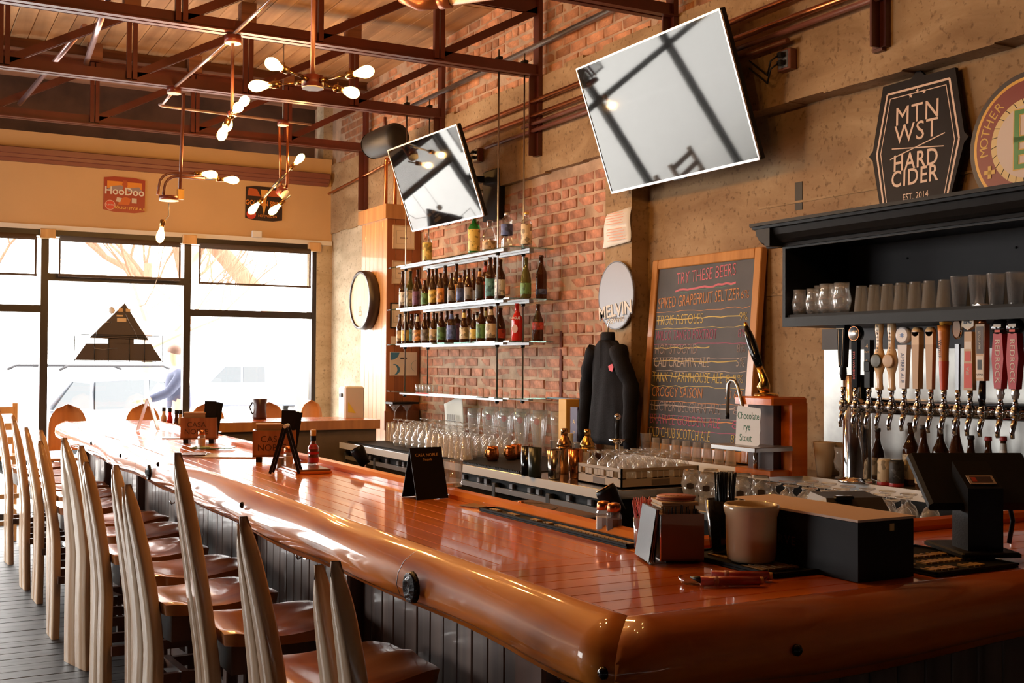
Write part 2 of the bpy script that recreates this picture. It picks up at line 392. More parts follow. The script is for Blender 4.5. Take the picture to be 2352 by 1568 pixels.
def brick_field(wall, xf, y0, y1, z0, z1, mt, score, l=.209, h=.070, g=.010):
    var = brick_variants(l, h, mt); half = brick_variants(l/2-g/2, h, mt, 3); cells = []
    nz = int((z1-z0)/(h+g)); 
    for r_ in range(nz):
        z = z0+r_*(h+g); hd = (r_ % 6 == 5)
        y = y0-(l+g)/2*(r_ % 2)
        step = (l+g) if not hd else (l/2-g/2+g)
        while y < y1:
            if y >= y0-1e-4 and y+step-g <= y1+.002: cells.append((y, z, hd))
            y += step
    cells.sort(key=lambda c: score(c))
    extra = MB()
    for i,(y,z,hd) in enumerate(cells):
        me = random.choice(half if hd else var); dx = random.uniform(-.006,.003)
        if i < 300: inst(me, 'brick', wall, (xf+dx, y+random.uniform(-.004,.004), z+random.uniform(-.003,.003)))
        else: extra.add([(v.co.x+xf+dx, v.co.y+y, v.co.z+z) for v in me.vertices], [tuple(p.vertices) for p in me.polygons])
    if extra.v: tag(extra.build('bricks_beyond', mt, wall), kind='stuff')
wb = MB().box(XK+.003, 4.6, 6.376, 9.62, 0, 2.96).build('wall_right_brick', mortar); tag(wb, kind='structure')
brick_field(wb, XK, 6.376, 9.55, .88, 2.93, brickm, lambda c: c[0] + abs(c[1]-1.9)*.8)
wu = MB().box(XK+.004, 4.6, -3.6, 12.6, 3.63, 4.42).build('wall_right_upper', mortar); tag(wu, kind='structure')
brick_field(wu, XK, 4.4, 11.7, 3.66, 4.40, brickup, lambda c: abs(c[0]-7.3)*.6)
# painted rust streak on the brick, dark void where a strap was
st = MB().box(XK-.004, XK+.02, 7.02, 7.06, .9, 1.78); 
MB().box(XK-.010, XK+.02, 7.0, 7.028, .95, 1.78).build('rust_streak', mat('rust', (.14,.03,.015), rough=.8, var=.4, vscale=9), wb)
# far wall ------------------------------------------------------------------
wf = MB().box(-6.3, 4.16, YF-.02, YF+.32, 2.84, 3.73).build('wall_far', tanpaint); tag(wf, kind='structure')
MB().box(-6.3, 4.6, 12.5, 12.6, 2.8, 4.5).build('upper_brick', mat('cavity_shade_brick',(.10,.05,.03),rough=.9,var=.4,vscale=3), wf)  # shade of the unlit cavity is put into the brick colour
MB().box(-6.3, 4.155, YF-.05, YF, 2.80, 2.845).build('bead', white, wf)
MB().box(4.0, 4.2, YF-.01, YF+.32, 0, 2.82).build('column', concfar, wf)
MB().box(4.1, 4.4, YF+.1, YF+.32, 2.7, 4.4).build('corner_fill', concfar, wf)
t1 = MB()
t1.profile([(0,0),(-.05,.0),(-.06,.03),(-.085,.035),(-.09,.065),(-.115,.07),(-.12,.12),(-.10,.13),(0,.13)], (-6.3,YF-.02,3.43), (4.10,YF-.02,3.43), (0,1,0), (0,0,1))
tag(t1.build('trim_1', maroon), kind='structure')
t2 = MB().box(-6.3, 4.0, YF-.045, YF+.1, 2.74, 2.80).build('trim_2', bronzeframe); tag(t2, kind='structure')
# storefront window -----------------------------------------------------------
w1 = tag(thing('window_1', None, None), kind='structure')
MX = [3.99-1.35*i for i in range(6)]
YP = YF+.05
for x in MX: MB().box(x-.035, x+.035, YF+.0, YF+.1, .0, 2.76).build('mullion', bronzeframe, w1)
for i in range(5):
    a, b = MX[i+1]+.035, MX[i]-.035; zt = 2.355 if i == 1 else 2.045
    MB().box(a, b, YF+.01, YF+.09, zt-.035, zt+.035).build('transom', bronzeframe, w1)
    MB().box(a, b, YF+.01, YF+.09, .0, .1).build('bottom_rail', bronzeframe, w1)
    MB().box(a, b, YP, YP+.006, .1, zt-.035).build('pane', paneglass, w1)
    MB().box(a, b, YP, YP+.006, zt+.035, 2.76).build('pane', paneglass, w1)
# roller shades
def mesh_mat(name, col, op):
    mt = bpy.data.materials.new(name); mt.use_nodes = True; nt = mt.node_tree; N = nt.nodes; L = nt.links
    N.remove(N['Principled BSDF'])
    tr = N.new('ShaderNodeBsdfTransparent'); df = N.new('ShaderNodeBsdfDiffuse'); df.inputs[0].default_value = (*col,1)
    wv = N.new('ShaderNodeTexNoise'); wv.inputs['Scale'].default_value = 1; mp = N.new('ShaderNodeMapping'); mp.inputs['Scale'].default_value = (220,1,9)
    tc = N.new('ShaderNodeTexCoord'); L.new(tc.outputs['Object'], mp.inputs[0]); L.new(mp.outputs[0], wv.inputs['Vector'])
    mr = N.new('ShaderNodeMapRange'); mr.inputs[1].default_value=.3; mr.inputs[2].default_value=.7; mr.inputs[3].default_value=op-.1; mr.inputs[4].default_value=op+.1
    L.new(wv.outputs['Fac'], mr.inputs[0])
    mx = N.new('ShaderNodeMixShader'); L.new(mr.outputs[0], mx.inputs[0]); L.new(tr.outputs[0], mx.inputs[1]); L.new(df.outputs[0], mx.inputs[2]); L.new(mx.outputs[0], N['Material Output'].inputs[0])
    return mt
scrim = mesh_mat('woven_scrim', (.36,.28,.2), .38)
hem = mat('shade_hem', (.09,.06,.04), rough=.8)
YS = YF-.09
for xa, xb, zb, nm in ((P(-330,600,1,YS).x, P(82,600,1,YS).x, P(60,629,1,YS).z, 'left of the window mullion'), (P(137,600,1,YS).x, P(413,600,1,YS).x, P(270,636,1,YS).z, 'behind the pyramid sign'), (P(459,600,1,YS).x, P(712,600,1,YS).x, P(580,653,1,YS).z, 'beside the concrete column')):
    s_ = thing('window_shade', 'woven see-through roller shade '+nm, 'shade', ((xa+xb)/2, YS, 2.72), group='roller shades')
    w = (xb-xa)/2
    MB().tube([(-w,0,0),(w,0,0)], .028, 12).build('roller', hem, s_)
    MB().box(-w, w, -.002, .0, zb-2.72, 0).build('scrim', scrim, s_)
    for sx in (-1,1): MB().box(sx*w-.008, sx*w+.008, -.004, .003, zb-2.72, 0).build('hem', hem, s_)
    MB().box(-w-.01, w+.01, -.008, .005, zb-2.735, zb-2.715).build('bottom_rail', hem, s_)
for px in (110, 435, 722):
    p = P(px, 535 if px<200 else (549 if px<500 else 566), 1, YF-.06)
    tag(MB().bbox(p.x-.07, p.x+.07, YF-.09, YF-.0, p.z-.05, p.z+.04, .004).build('shade_bracket', lightpine), 'wooden shade bracket block '+('left of the pyramid sign' if px<200 else 'between the two wide shades' if px<500 else 'next to the concrete column'), 'bracket', 'shade brackets')
p = P(588, 538, 1, YF-.05); tag(MB().bbox(p.x-.05,p.x+.05,YF-.1,YF-.05,p.z-.035,p.z+.035,.005).build('sensor_box', white), 'small white box under the tan wall edge', 'box')
MB().box(-6.3, MX[-1]-.03, YF, YF+.3, 0, 2.84).build('pier', dimwall, wf)
# daylight portals fill the window openings
for c, sx, sy, rot in (((.6, YF+.3, 1.4), 6.9, 2.8, (PI/2, 0, PI)), ((-6.45, 9.45, 1.8), 4.1, 2.2, (PI/2, 0, -PI/2))):
    ld = bpy.data.lights.new('window_portal', 'AREA'); ld.shape = 'RECTANGLE'; ld.size = sx; ld.size_y = sy
    ld.cycles.is_portal = True
    lo = bpy.data.objects.new('window_portal', ld); COL.objects.link(lo); lo.location = c; lo.rotation_euler = rot
# ---------------------------------------------------------------- roof trusses
def truss(y, lab):
    t = thing('roof_truss', lab, 'truss', (0, y, 0), group='steel roof trusses')
    x0, x1 = -6.2, 4.14
    b = MB()
    for s_ in (-1, 1):
        b.box(x0, x1, min(s_*.010,s_*.058), max(s_*.010,s_*.058), 3.64, 3.649); b.box(x0, x1, min(s_*.010,s_*.018), max(s_*.010,s_*.018), 3.649, 3.725)
    b.build('bottom_chord', steel_red, t)
    b = MB()
    for s_ in (-1, 1):
        b.box(x0, x1, min(s_*.010,s_*.058), max(s_*.010,s_*.058), 4.20, 4.21); b.box(x0, x1, min(s_*.010,s_*.018), max(s_*.010,s_*.018), 4.10, 4.20)
    b.build('top_chord', steel_red, t)
    xs = [.68+.88*k for k in range(-7, 4)]
    for x in xs:
        b = MB(); b.box(x-.038,x-.006,-.055,-.018,3.66,4.19); b.box(x+.006,x+.038,-.055,-.018,3.66,4.19); b.build('post', steel_red, t)
        MB().box(x-.06,x+.06,-.05,.05,4.21,4.372).build('purlin_block', beamwood, t)
    for i,x in enumerate(xs):
        e = (x+.86, .03, 4.15) if i < len(xs)-1 else (4.13, .03, 4.13)
        b = MB(); b.bar((x+.02,.035,3.70), e, .03, .055); b.bar((x+.02,-.012,3.70), (e[0],-.012,e[2]), .012, .055); b.build('diagonal', steel_red, t)
    b = MB(); b.box(4.115, 4.149, -.04, .04, 3.06, 4.2); b.box(4.06, 4.12, -.006, .006, 3.06, 3.66); b.build('wall_bracket', steel_red, t)
    return t
for y, lab in ((3.95,'red steel roof truss above the beer taps'), (5.62,'red steel roof truss over the big screen'), (7.26,'red steel roof truss carrying the front shelf rods'), (8.93,'red steel roof truss carrying the rear shelf rods'), (10.72,'red steel roof truss closest to the window wall')):
    truss(y, lab)
# shiny braces crossing between trusses
for a, b, lab in (((45,238,10.72),(195,60,8.93),'long slanting steel brace between two trusses'), ((198,145,8.93),(250,-10,7.26),'steep slanting steel brace between two trusses')):
    pa = P(a[0],a[1],1,a[2]); pb = P(b[0],b[1],1,b[2]); m_ = MB(); m_.tube([pa,pb], .021, 8)
    tag(m_.build('sway_brace', mat('pinkish_steel', (.45,.3,.3), rough=.3, metal=.9)), lab, 'brace')
# big duct elbow by the ceiling
dm = mat('red_brown_duct', (.3,.11,.06), rough=.3, metal=.6)
t = thing('ceiling_duct', 'copper-brown round duct with elbow at the ceiling', 'duct', (0,0,0))
a = P(930,0,1,6.2); 
path=[(a.x-.02,6.2,a.z+.35),(a.x-.02,6.2,a.z+.12),(a.x+.0,6.17,a.z+.02),(a.x+.06,6.12,a.z-.015),(a.x+.15,6.05,a.z-.005)]
MB().tube(path, .062, 14).build('elbow', dm, t)
MB().tube([path[-1],(a.x+.2,6.0,a.z+.0)], .068, 14).build('collar', dm, t)
MB().tube([(a.x+.2,6.0,a.z+.0),(a.x+.9,5.2,a.z+.03)], .057, 14).build('pipe', mat('pale_copper',(.62,.4,.28),rough=.3,metal=.6), t)
# ---------------------------------------------------------------- pipes on the right wall
def ypipe(px, py, x, r, y0, y1, m_, nm, lab, group):
    z = P(px,py,0,x).z; pts = [(x,y0,z),(x,y1,z)]
    o = MB().tube(pts, r, 10).build(nm, m_); return tag(o, lab, 'pipe', group)
ypipe(1327,192,4.08,.017,-3,9.95,copper,'copper_pipe','topmost bare copper pipe running along the concrete beam','pipes along the beam')
ypipe(1327,227,4.08,.017,-3,9.75,copper,'copper_pipe','bare copper pipe second from top along the concrete beam','pipes along the beam')
ypipe(1327,247,4.085,.015,-3,7.4,brownpipe,'painted_pipe','brown painted conduit just under the copper pipes on the beam','pipes along the beam')
ypipe(1327,264,4.085,.015,4.55,8.0,brownpipe,'painted_pipe','lowest brown conduit on the concrete beam, ending at the outlet boxes','pipes along the beam')
ypipe(1400,24,4.12,.021,-3,9.6,galv,'steel_conduit','grey steel conduit on the upper brick wall','upper conduit')
z1 = P(1327,192,0,4.08).z
for k,(x,y,zz) in enumerate(((4.05,9.95,z1),(4.06,9.75,P(1327,227,0,4.08).z),(4.1,9.66,z1-.33))):
    b = MB(); b.tube([(x,y+.0,zz-.0),(x,y+.03,zz-.02),(x,y+.03,zz-.06),(x,y+.03,2.56)], .018, 10)
    tag(b.build('copper_riser', copper), ('tall','middle','short')[k]+' upright copper pipe dropping behind the wood panel box', 'pipe', 'copper risers')
b = MB(); b.tube([(4.1,9.98,z1-.02),(4.1,11.72,z1-.1)], .012, 8); tag(b.build('thin_copper_pipe', copper), 'thin copper pipe running into the tan wall corner', 'pipe')
for y in (5.0, 2.3):
    pass
# extra steel strap on the beam above the cider sign
p = P(2022,120,0,4.14); tag(MB().box(4.12,4.149,p.y-.03,p.y+.03,p.z,3.9).build('wall_strap', steel_red), 'red steel strap on the beam above the cider sign', 'strap')
# outlet boxes
for px,py,lab in ((1097,357,'small grey outlet box with cables beside the small screen'),(1806,138,'small grey outlet box with two plugs beside the big screen')):
    p = P(px,py,0,4.12); t = thing('outlet_box', lab, 'outlet', (4.15,p.y,p.z))
    MB().bbox(-.05,0,-.05,.05,-.055,.055,.006).build('body', brownpipe, t)
    MB().box(-.054,-.05,-.035,.035,-.045,.045).build('face_plate', galv, t)
    for dz in (-.02,.022):
        MB().bbox(-.085,-.054,-.016,.016,dz-.013,dz+.013,.004).build('plug', black, t)
        MB().tube([(-.08,0,dz),(-.11,.03,dz-.03),(-.08,.09,dz-.09),(-.05,.16,dz-.05),(-.06,.26,dz+.03)], .005, 6).build('cord', black, t)
# ================================================================ bulb fixtures
bulbm = bpy.data.materials.new('lit_filament_bulb'); bulbm.use_nodes = True
_n = bulbm.node_tree.nodes; _n.remove(_n['Principled BSDF'])
_e = _n.new('ShaderNodeEmission'); _e.inputs[0].default_value = (1,.66,.24,1); _e.inputs[1].default_value = 3.6
_t = _n.new('ShaderNodeBsdfTransparent'); _a = _n.new('ShaderNodeAddShader')
bulbm.node_tree.links.new(_e.outputs[0], _a.inputs[0]); bulbm.node_tree.links.new(_t.outputs[0], _a.inputs[1]); bulbm.node_tree.links.new(_a.outputs[0], _n['Material Output'].inputs[0])
bulblight = bpy.data.lights.new('filament', 'POINT'); bulblight.energy = BULB; bulblight.color = (1,.5,.14); bulblight.shadow_soft_size = .022
boxred = mat('maroon_junction_box', (.13,.025,.015), rough=.35)
BULBPROF = [(.0135,0),(.015,.012),(.022,.035),(.031,.065),(.0325,.085),(.027,.108),(.014,.124),(.0,.129)]
bulbmesh = MB().lathe(BULBPROF, 14).mesh('bulb', bulbm)
sockmesh = MB().lathe([(.012,-.055),(.02,-.05),(.02,-.012),(.0165,-.008),(.0165,.004)], 12).mesh('socket', bronze)
def bulb(root, base, d, k=1.0):
    q = Vector((0,0,1)).rotation_difference(Vector(d).normalized())
    for me, nm in ((sockmesh,'socket'),(bulbmesh,'bulb')):
        o = bpy.data.objects.new(nm, me); COL.objects.link(o); o.parent = root
        o.location = Vector(base)-root.location; o.rotation_mode = 'QUATERNION'; o.rotation_quaternion = q; o.scale = (k,k,k)
    _bulb_light(root, base, d)
def _bulb_light(root, base, d):
    o = bpy.data.objects.new('filament', bulblight); COL.objects.link(o); o.parent = root; o.location = Vector(base)-root.location+Vector(d).normalized()*.075
def octbox(root, c, r=.055, h=.045, cover=True):
    c = Vector(c)-root.location
    MB().lathe([(r,-h/2),(r,h/2)], 8, c).build('junction_box', boxred, root)
    if cover: MB().lathe([(r*.98,-.006),(r*.98,0)], 8, c+Vector((0,0,-h/2))).build('cover_plate', white, root)
def rod(root, pts, r, m_, nm, n=8): return MB().tube([Vector(p)-root.location for p in pts], r, n).build(nm, m_, root)
condm = mat('pink_grey_conduit', (.5,.36,.33), rough=.3, metal=.8)
rodm = brownpipe
B1 = P(535,90,1,7.26); B2 = P(400,207,1,8.93)
# surface conduit run feeding the fixtures
t = thing('ceiling_conduit', 'pinkish metal conduit linking the light boxes under the trusses', 'conduit', B1)
nb = P(630,-8,2,B1.z+.03)
rod(t, [nb, B1+Vector((0,0,.03))], .011, condm, 'conduit')
bend = P(366,240,2,B2.z)
rod(t, [B1+Vector((0,0,.01)), B2+Vector((0,0,.02))], .011, condm, 'conduit')
B4 = P(650,282,1,bend.y+.05)
rod(t, [B2, bend+Vector((.02,-.06,0)), bend, bend+Vector((.03,.05,0)), bend+Vector((.1,.06,0)), Vector((B4.x+.25, B4.y, B4.z+.01))], .011, condm, 'conduit')
# A: fixture on the first box
t = thing('pendant_light', 'pipe pendant with four clustered filament bulbs pointing every way', 'lamp', B1, group='filament bulb fixtures')
octbox(t, B1)
hub = P(533,262,1,7.26); rod(t, [B1, hub], .011, rodm, 'stem'); octbox(t, hub, .03, .03, False)
for px,py,dy in ((568,225,.12),(548,246,-.15),(524,285,.10),(511,300,-.05)):
    e = P(px,py,1,7.26+dy); d = (e-hub); b0 = hub+d*.45
    if px==511: d = P(508,320,1,7.2)-P(524,282,1,7.26); b0 = P(519,288,1,7.24)
    rod(t, [hub, b0-d.normalized()*.04], .007, bronze, 'arm'); bulb(t, b0, d)
# B: four-armed fixture in front of the trusses
hub = P(718,188,1,5.75); top = Vector((hub.x,hub.y,4.36))
t = thing('pendant_light', 'pipe pendant with four filament bulbs on spread horizontal arms', 'lamp', top, group='filament bulb fixtures')
rod(t, [top, hub], .013, rodm, 'stem'); octbox(t, hub, .06, .06)
for s_, e in (((646,156),(598,139)),((621,195),(570,202)),((814,170),(870,158)),((785,206),(825,226))):
    a = P(*s_,2,hub.z); b = P(*e,2,hub.z); 
    d = (a-hub); d.z=0; L_=d.length; d=d.normalized(); L_=min(max(L_,.2),.36); base = hub+d*L_
    rod(t, [hub+d*.05, hub+d*.10], .013, bronze, 'collar'); rod(t, [hub+d*.1, base-d*.04], .006, bronze, 'arm'); bulb(t, base, d, 1.0)
    MB().tube([base-t.location-d*.03, base-t.location-d*.03+Vector((0,0,.035))], .004, 6).build('switch_key', bronze, t)
# C: fixture with two bent conduits and a drop cord
t = thing('pendant_light', 'pipe pendant with two bent arms and one bulb on a drop cord', 'lamp', B2, group='filament bulb fixtures')
octbox(t, B2)
y0 = 8.93; hb = P(388,455,1,y0); rb = P(413,440,1,y0); rt = P(422,215,1,y0)
rod(t, [rt, rb], .013, rodm, 'stem'); octbox(t, hb, .075, .03)
c_ = rb-t.location; MB().bbox(c_.x-.02,c_.x+.03,c_.y-.02,c_.y+.02,c_.z-.06,c_.z+.02,.004).build('connector', brass, t)
for (sx,sy),(ax,ay),(ex,ey),(bx,by) in (((362,447),(366,398),(450,399),(462,399)),((375,447),(378,404),(470,411),(512,412))):
    p0=P(sx,sy,1,y0); p3=P(bx,by,1,y0); z_=P(400,ay,1,y0).z; x_=P(ax,ay,1,y0).x
    pts=[p0]+[Vector((x_+.10-.10*math.cos(a),y0,z_-.10+.10*math.sin(a))) for a in (0,.4,.8,1.2,1.57)]+[P(ex,ey,1,y0)]
    rod(t, pts, .011, rodm, 'bent_arm', 10); rod(t, [pts[-1]-Vector((.03,0,0)), p3-Vector((.04,0,0))], .007, galv, 'arm'); bulb(t, p3, (1,0,.02))
p0=P(388,466,1,y0); p1=P(372,520,1,y0)
rod(t, [p0, p0+Vector((.0,0,-.1)), p0*.3+p1*.7+Vector((.012,0,0)), p1+Vector((.01,0,.03))], .004, galv, 'cord'); bulb(t, p1, (-.15,0,-1))
# D: fixture with crossed arms beyond
y0 = B4.y; hb = P(648,440,1,y0)
t = thing('pendant_light', 'twin-stem pipe pendant with a slanting three-bulb bar', 'lamp', B4, group='filament bulb fixtures')
octbox(t, B4, .05, .04); rod(t, [B4, Vector((B4.x,B4.y,4.36))], .005, galv, 'hanger')
for a,b in (((641,292),(645,432)),((661,288),(659,432))): rod(t, [P(*a,1,y0),P(*b,1,y0)], .011, copper, 'stem')
c_=hb-t.location; MB().lathe([(.05,-.03),(.05,.03)], 8, c_, axis_to((.5,-.6,-.7))).build('junction_box', boxred, t)
MB().lathe([(.047,0),(.047,.006)], 8, c_+Vector((.5,-.6,-.7)).normalized()*.03, axis_to((.5,-.6,-.7))).build('cover_plate', white, t)
a=P(600,460,1,y0); b=P(676,378,1,y0); d=(b-a).normalized()
rod(t, [a,b], .008, galv, 'slant_bar'); rod(t,[a+d*.16,a+d*.3], .015, galv, 'sleeve'); bulb(t, b, d); bulb(t, a-d*.03, -d)
a2=P(643,470,1,y0); rod(t, [P(668,448,1,y0),a2], .006, galv, 'arm'); bulb(t, a2, a2-P(668,448,1,y0))
# added unseen fixture, put in to brighten the near bar top
for (x,y) in ((1.6,3.5),):
    top = Vector((x,y,4.36)); hub = Vector((x,y,3.15))
    t = thing('pendant_light', 'added unseen pipe pendant with four filament bulbs brightening the near bar', 'lamp', top, group='filament bulb fixtures')
    rod(t, [top, hub], .013, rodm, 'stem'); octbox(t, hub, .06, .06)
    for k in range(4):
        an=.5+k*PI/2; d=Vector((math.cos(an),math.sin(an),0)); rod(t, [hub+d*.05, hub+d*.26], .006, bronze, 'arm'); bulb(t, hub+d*.3, d)
# ================================================================ the bar
XI = 1.80; XO = 1.215; YN = 1.79; YFAR = 9.62
bar = thing('bar_counter', 'long glossy orange-brown plank bar counter with a log edge', 'bar counter', (0,0,0))
nb_ = 8; w = (XI-.05-XO)/nb_
for k in range(nb_):
    x = XO+k*w
    cut = 2.42+.0*k
    for y0,y1 in ((cut, 5.2+.37*((k*5)%4)), (5.2+.37*((k*5)%4), 9.05)):
        MB().bbox(x+.0008, x+w-.0008, y0, y1-.001, BAR_Z-.035, BAR_Z, .0014).build('top_board', barwood, bar)
for k in range(8):      # near leg, boards run across
    y = YN+.012+k*.0775
    MB().bbox(XO+.0, 3.36, y+.0008, y+.0767, BAR_Z-.035, BAR_Z-.0002, .0014).build('top_board', barwoodx, bar)
for k in range(6):      # far leg
    y = 9.05+k*.095
    MB().bbox(XO, 3.62, y+.0008, y+.094, BAR_Z-.035, BAR_Z, .0014).build('top_board', barwoodx, bar)
MB().box(XO-.02, XI, YN, YFAR, BAR_Z-.05, BAR_Z-.034).build('underlay', barwood, bar)
MB().box(XO, 3.36, YN, 2.42, BAR_Z-.05, BAR_Z-.034).build('underlay', barwoodx, bar)
MB().box(XO, 3.62, 9.03, YFAR, BAR_Z-.06, BAR_Z-.034).build('underlay', plywood, bar)
MB().box(1.8, 3.62, 9.0, 9.035, BAR_Z-.075, BAR_Z+.0).build('apron_edge', plywood, bar)
# raised moulding on the bartender's side
rail = [(0,0),(.055,0),(.055,.018),(.045,.03),(.03,.034),(.012,.028),(0,.014)]
MB().profile(rail, (XI-.05,2.42,BAR_Z), (XI-.05,9.03,BAR_Z), (1,0,0), (0,0,1)).build('drip_rail', barwood, bar)
MB().profile(rail, (XI,2.37,BAR_Z), (3.36,2.37,BAR_Z), (0,1,0), (0,0,1)).build('drip_rail', barwoodx, bar)
# log edge: irregular half-round
def logsweep(fn, ts, mt, nm='log_edge', mitre=None):
    prof = [(.03,.0),(.012,.006),(.004,.006),(-.03,-.010),(-.055,-.028),(-.072,-.055),(-.076,-.085),(-.066,-.113),(-.050,-.127),(-.036,-.129),(-.030,-.145),(-.022,-.15),(.03,-.15)]
    vs=[];fs=[];n=len(prof)
    for t_ in ts:
        o,out = fn(t_)
        ss=min(1,max(0,(t_-(XO if mt is logwoodx_shade else YN))/.4)); g = 1+ss*(.07*math.sin(t_*1.9)+.05*math.sin(t_*4.7))
        dz=ss*(.006*math.sin(t_*2.6)+.004*math.sin(t_*6.1))
        mit = Vector((0,0,0))
        for a,b in prof:
            if abs(t_-ts[0])<1e-6 and mitre: mit = mitre*(a*g)
            vs.append(o+mit+out*(a*g)+Vector((0,0,b*(1+ss*.05*math.sin(t_*3.1+b*20))+ (dz if b<-.01 else 0))))
    for i in range(len(ts)-1):
        for j in range(n):
            j2=(j+1)%n; fs.append((i*n+j,i*n+j2,(i+1)*n+j2,(i+1)*n+j))
    fs.append(tuple(range(n-1,-1,-1))); k=(len(ts)-1)*n; fs.append(tuple(k+j for j in range(n)))
    b=MB(); b.add(vs,fs,True); b.sm[-1]=b.sm[-2]=False
    me=b.mesh(nm,mt); fixnormals(me); return inst(me,nm,bar)
def tsr(a,b,n): return [a+(b-a)*i/n for i in range(n+1)]
# (long side) profile offset measured outwards = -x
logsweep(lambda t_: (Vector((XO, t_, BAR_Z)), Vector((1,0,0))), tsr(YN, YFAR, 130), logwood, mitre=Vector((0,1,0)))
for ys_ in (2.72, 6.3): logsweep(lambda t_: (Vector((XO, t_, BAR_Z)), Vector((1.012,0,0))), [ys_, ys_+.0025], darklegs, 'log_seam')
logsweep(lambda t_: (Vector((t_, YN, BAR_Z)), Vector((0,1,0))), tsr(XO, 3.36, 40), logwoodx_shade, mitre=Vector((1,0,0)))
# black bolt heads and two brand medallions
bolt=MB().lathe([(.0,.012),(.006,.012),(.0115,.006),(.012,0)],10,(0,0,0),axis_to((-1,0,0))).mesh('bolt_head',blackgloss)
for px,py in ((1372,1497),(548,1160),(428,1113),(357,1066),(272,1046),(205,1018)):
    p=P(px,py,0,XO-.095); inst(bolt,'bolt_head',bar,(XO-.079,p.y,BAR_Z-.075 if px>1000 else p.z))
inst(bolt,'bolt_head',bar,(1.56,YN-.079,BAR_Z-.075),(0,0,PI/2))
for px,py in ((929,1320),(333,1072)):
    p=P(px,py,0,XO-.1)
    b=MB(); b.lathe([(.0,.016),(.012,.015),(.02,.02),(.03,.012),(.036,.014),(.04,0)],14,(0,0,0),axis_to((-1,0,0)))
    inst(b.mesh('medallion',mat('black_iron',(.02,.02,.022),rough=.25,metal=.8,bump=.6,bscale=90)),'medallion',bar,(XO-.076,p.y,BAR_Z-.072))
# body of the bar: beadboard front, posts, hooks
XP=1.37
MB().box(XP+.012, XP+.09, 2.0, YFAR-.1, .0, BAR_Z-.05).build('front_frame', darkgrey, bar)
bead=MB().bbox(XP-.002,XP+.013,.002,.088,.1,BAR_Z-.06,.003).mesh('front_board',beadwood)
for i in range(84): inst(bead,'front_board',bar,(random.uniform(-.0015,.0015),2.02+.09*i,0))
for y in (2.28,3.55,4.78,6.0,7.2,8.4,9.4): MB().bbox(XP-.05,XP+.02,y,y+.14,0,BAR_Z-.07,.008).build('post',darklegs,bar)
MB().box(XP-.03,XP+.02,2.0,YFAR-.1,0,.1).build('kick_board',darklegs,bar)
for px,py in ((700,1270),(405,1148),(1310,1540)):
    p=P(px,py,0,XP-.01); b=MB(); b.bbox(XP-.012,XP-.003,p.y-.018,p.y+.018,p.z-.022,p.z+.022,.003); b.tube([(XP-.01,p.y,p.z-.01),(XP-.035,p.y,p.z-.02),(XP-.045,p.y,p.z+.0)],.005,6); b.build('coat_hook',chrome,bar)
YPN=1.93
MB().box(1.42,3.36,YPN+.012,YPN+.09,0,BAR_Z-.05).build('front_frame',darkgrey,bar)
beadx=MB().bbox(.002,.088,YPN-.002,YPN+.013,.1,BAR_Z-.06,.003).mesh('front_board',beadwood)
for i in range(21): inst(beadx,'front_board',bar,(1.44+.09*i,0,0))
for x in (1.62,2.6): MB().bbox(x,x+.14,YPN-.05,YPN+.02,0,BAR_Z-.07,.008).build('post',darklegs,bar)
MB().box(1.8,3.6,9.04,9.1,0,BAR_Z-.06).build('inner_panel',mat('grey_brown_panel',(.2,.15,.12),rough=.6,var=.15),bar)
MB().box(XP,3.6,YFAR-.12,YFAR-.08,0,BAR_Z-.06).build('far_panel',beadwood,bar)
MB().box(XI-.09,XI-.05,2.5,9.04,0,BAR_Z-.05).build('inner_panel',darkgrey,bar)
b=MB(); b.tube([(2.62,8.99,.93),(2.6,8.985,.86),(2.66,8.985,.8),(2.57,8.985,.78),(2.6,8.985,.87),(2.68,8.985,.84),(2.62,8.985,.79)],.006,6)
tag(b.build('coiled_cable',rubber),'loop of black cable hanging on the panel under the far counter','cable')
# ================================================================ bar chairs
def back_slat(side, H, wid, gap, seed, z_split, thick=.040):
    """one half of a split plank back: side -1/+1, reaches the floor, leans back above the seat"""
    rr=random.Random(seed); n=22; vs=[];fs=[]
    hh=H*(1 if side<0 else rr.uniform(.975,1.0)); sk=rr.uniform(-.012,.012)
    for i in range(n+1):
        v=1-(1-i/n)**1.5; z=hh*v
        lx=-.205-(max(0,(z-.55))**1.3)*.17+.004*math.sin(z*5+seed)
        half=wid*(1.02-.14*v)*(1+.018*math.sin(z*4.6+seed*1.3))
        q=max(0,(v-.48)/.52); taper=max(.14,(1-q**2.4)**.75)
        g=gap*max(0,(z-z_split)/(H-z_split))**.9+.0014 if z>z_split else .0014
        inner=side*g*.5+sk*q; outer=side*(g*.5+half*taper)+sk*q
        if v>.9: inner+=side*half*.09*((v-.9)/.1)**2
        r_=.006; tk=thick*(1 if v<.9 else max(.5,1-.5*((v-.9)/.1)**2.2))
        y0,y1=(inner,outer) if side>0 else (outer,inner)
        for x_,y_ in ((-tk/2+r_,y0),(-tk/2,y0+r_),(-tk/2,y1-r_),(-tk/2+r_,y1),(tk/2-r_,y1),(tk/2,y1-r_),(tk/2,y0+r_),(tk/2-r_,y0)):
            vs.append((lx+x_,y_,z))
    k=8
    for i in range(n):
        for j in range(k): j2=(j+1)%k; fs.append((i*k+j,i*k+j2,(i+1)*k+j2,(i+1)*k+j))
    fs.append(tuple(range(k-1,-1,-1))); fs.append(tuple(n*k+j for j in range(k)))
    b=MB(); b.add(vs,fs,True)
    me=b.mesh('back_slat',chairwood); fixnormals(me); me.set_sharp_from_angle(angle=.9); return me
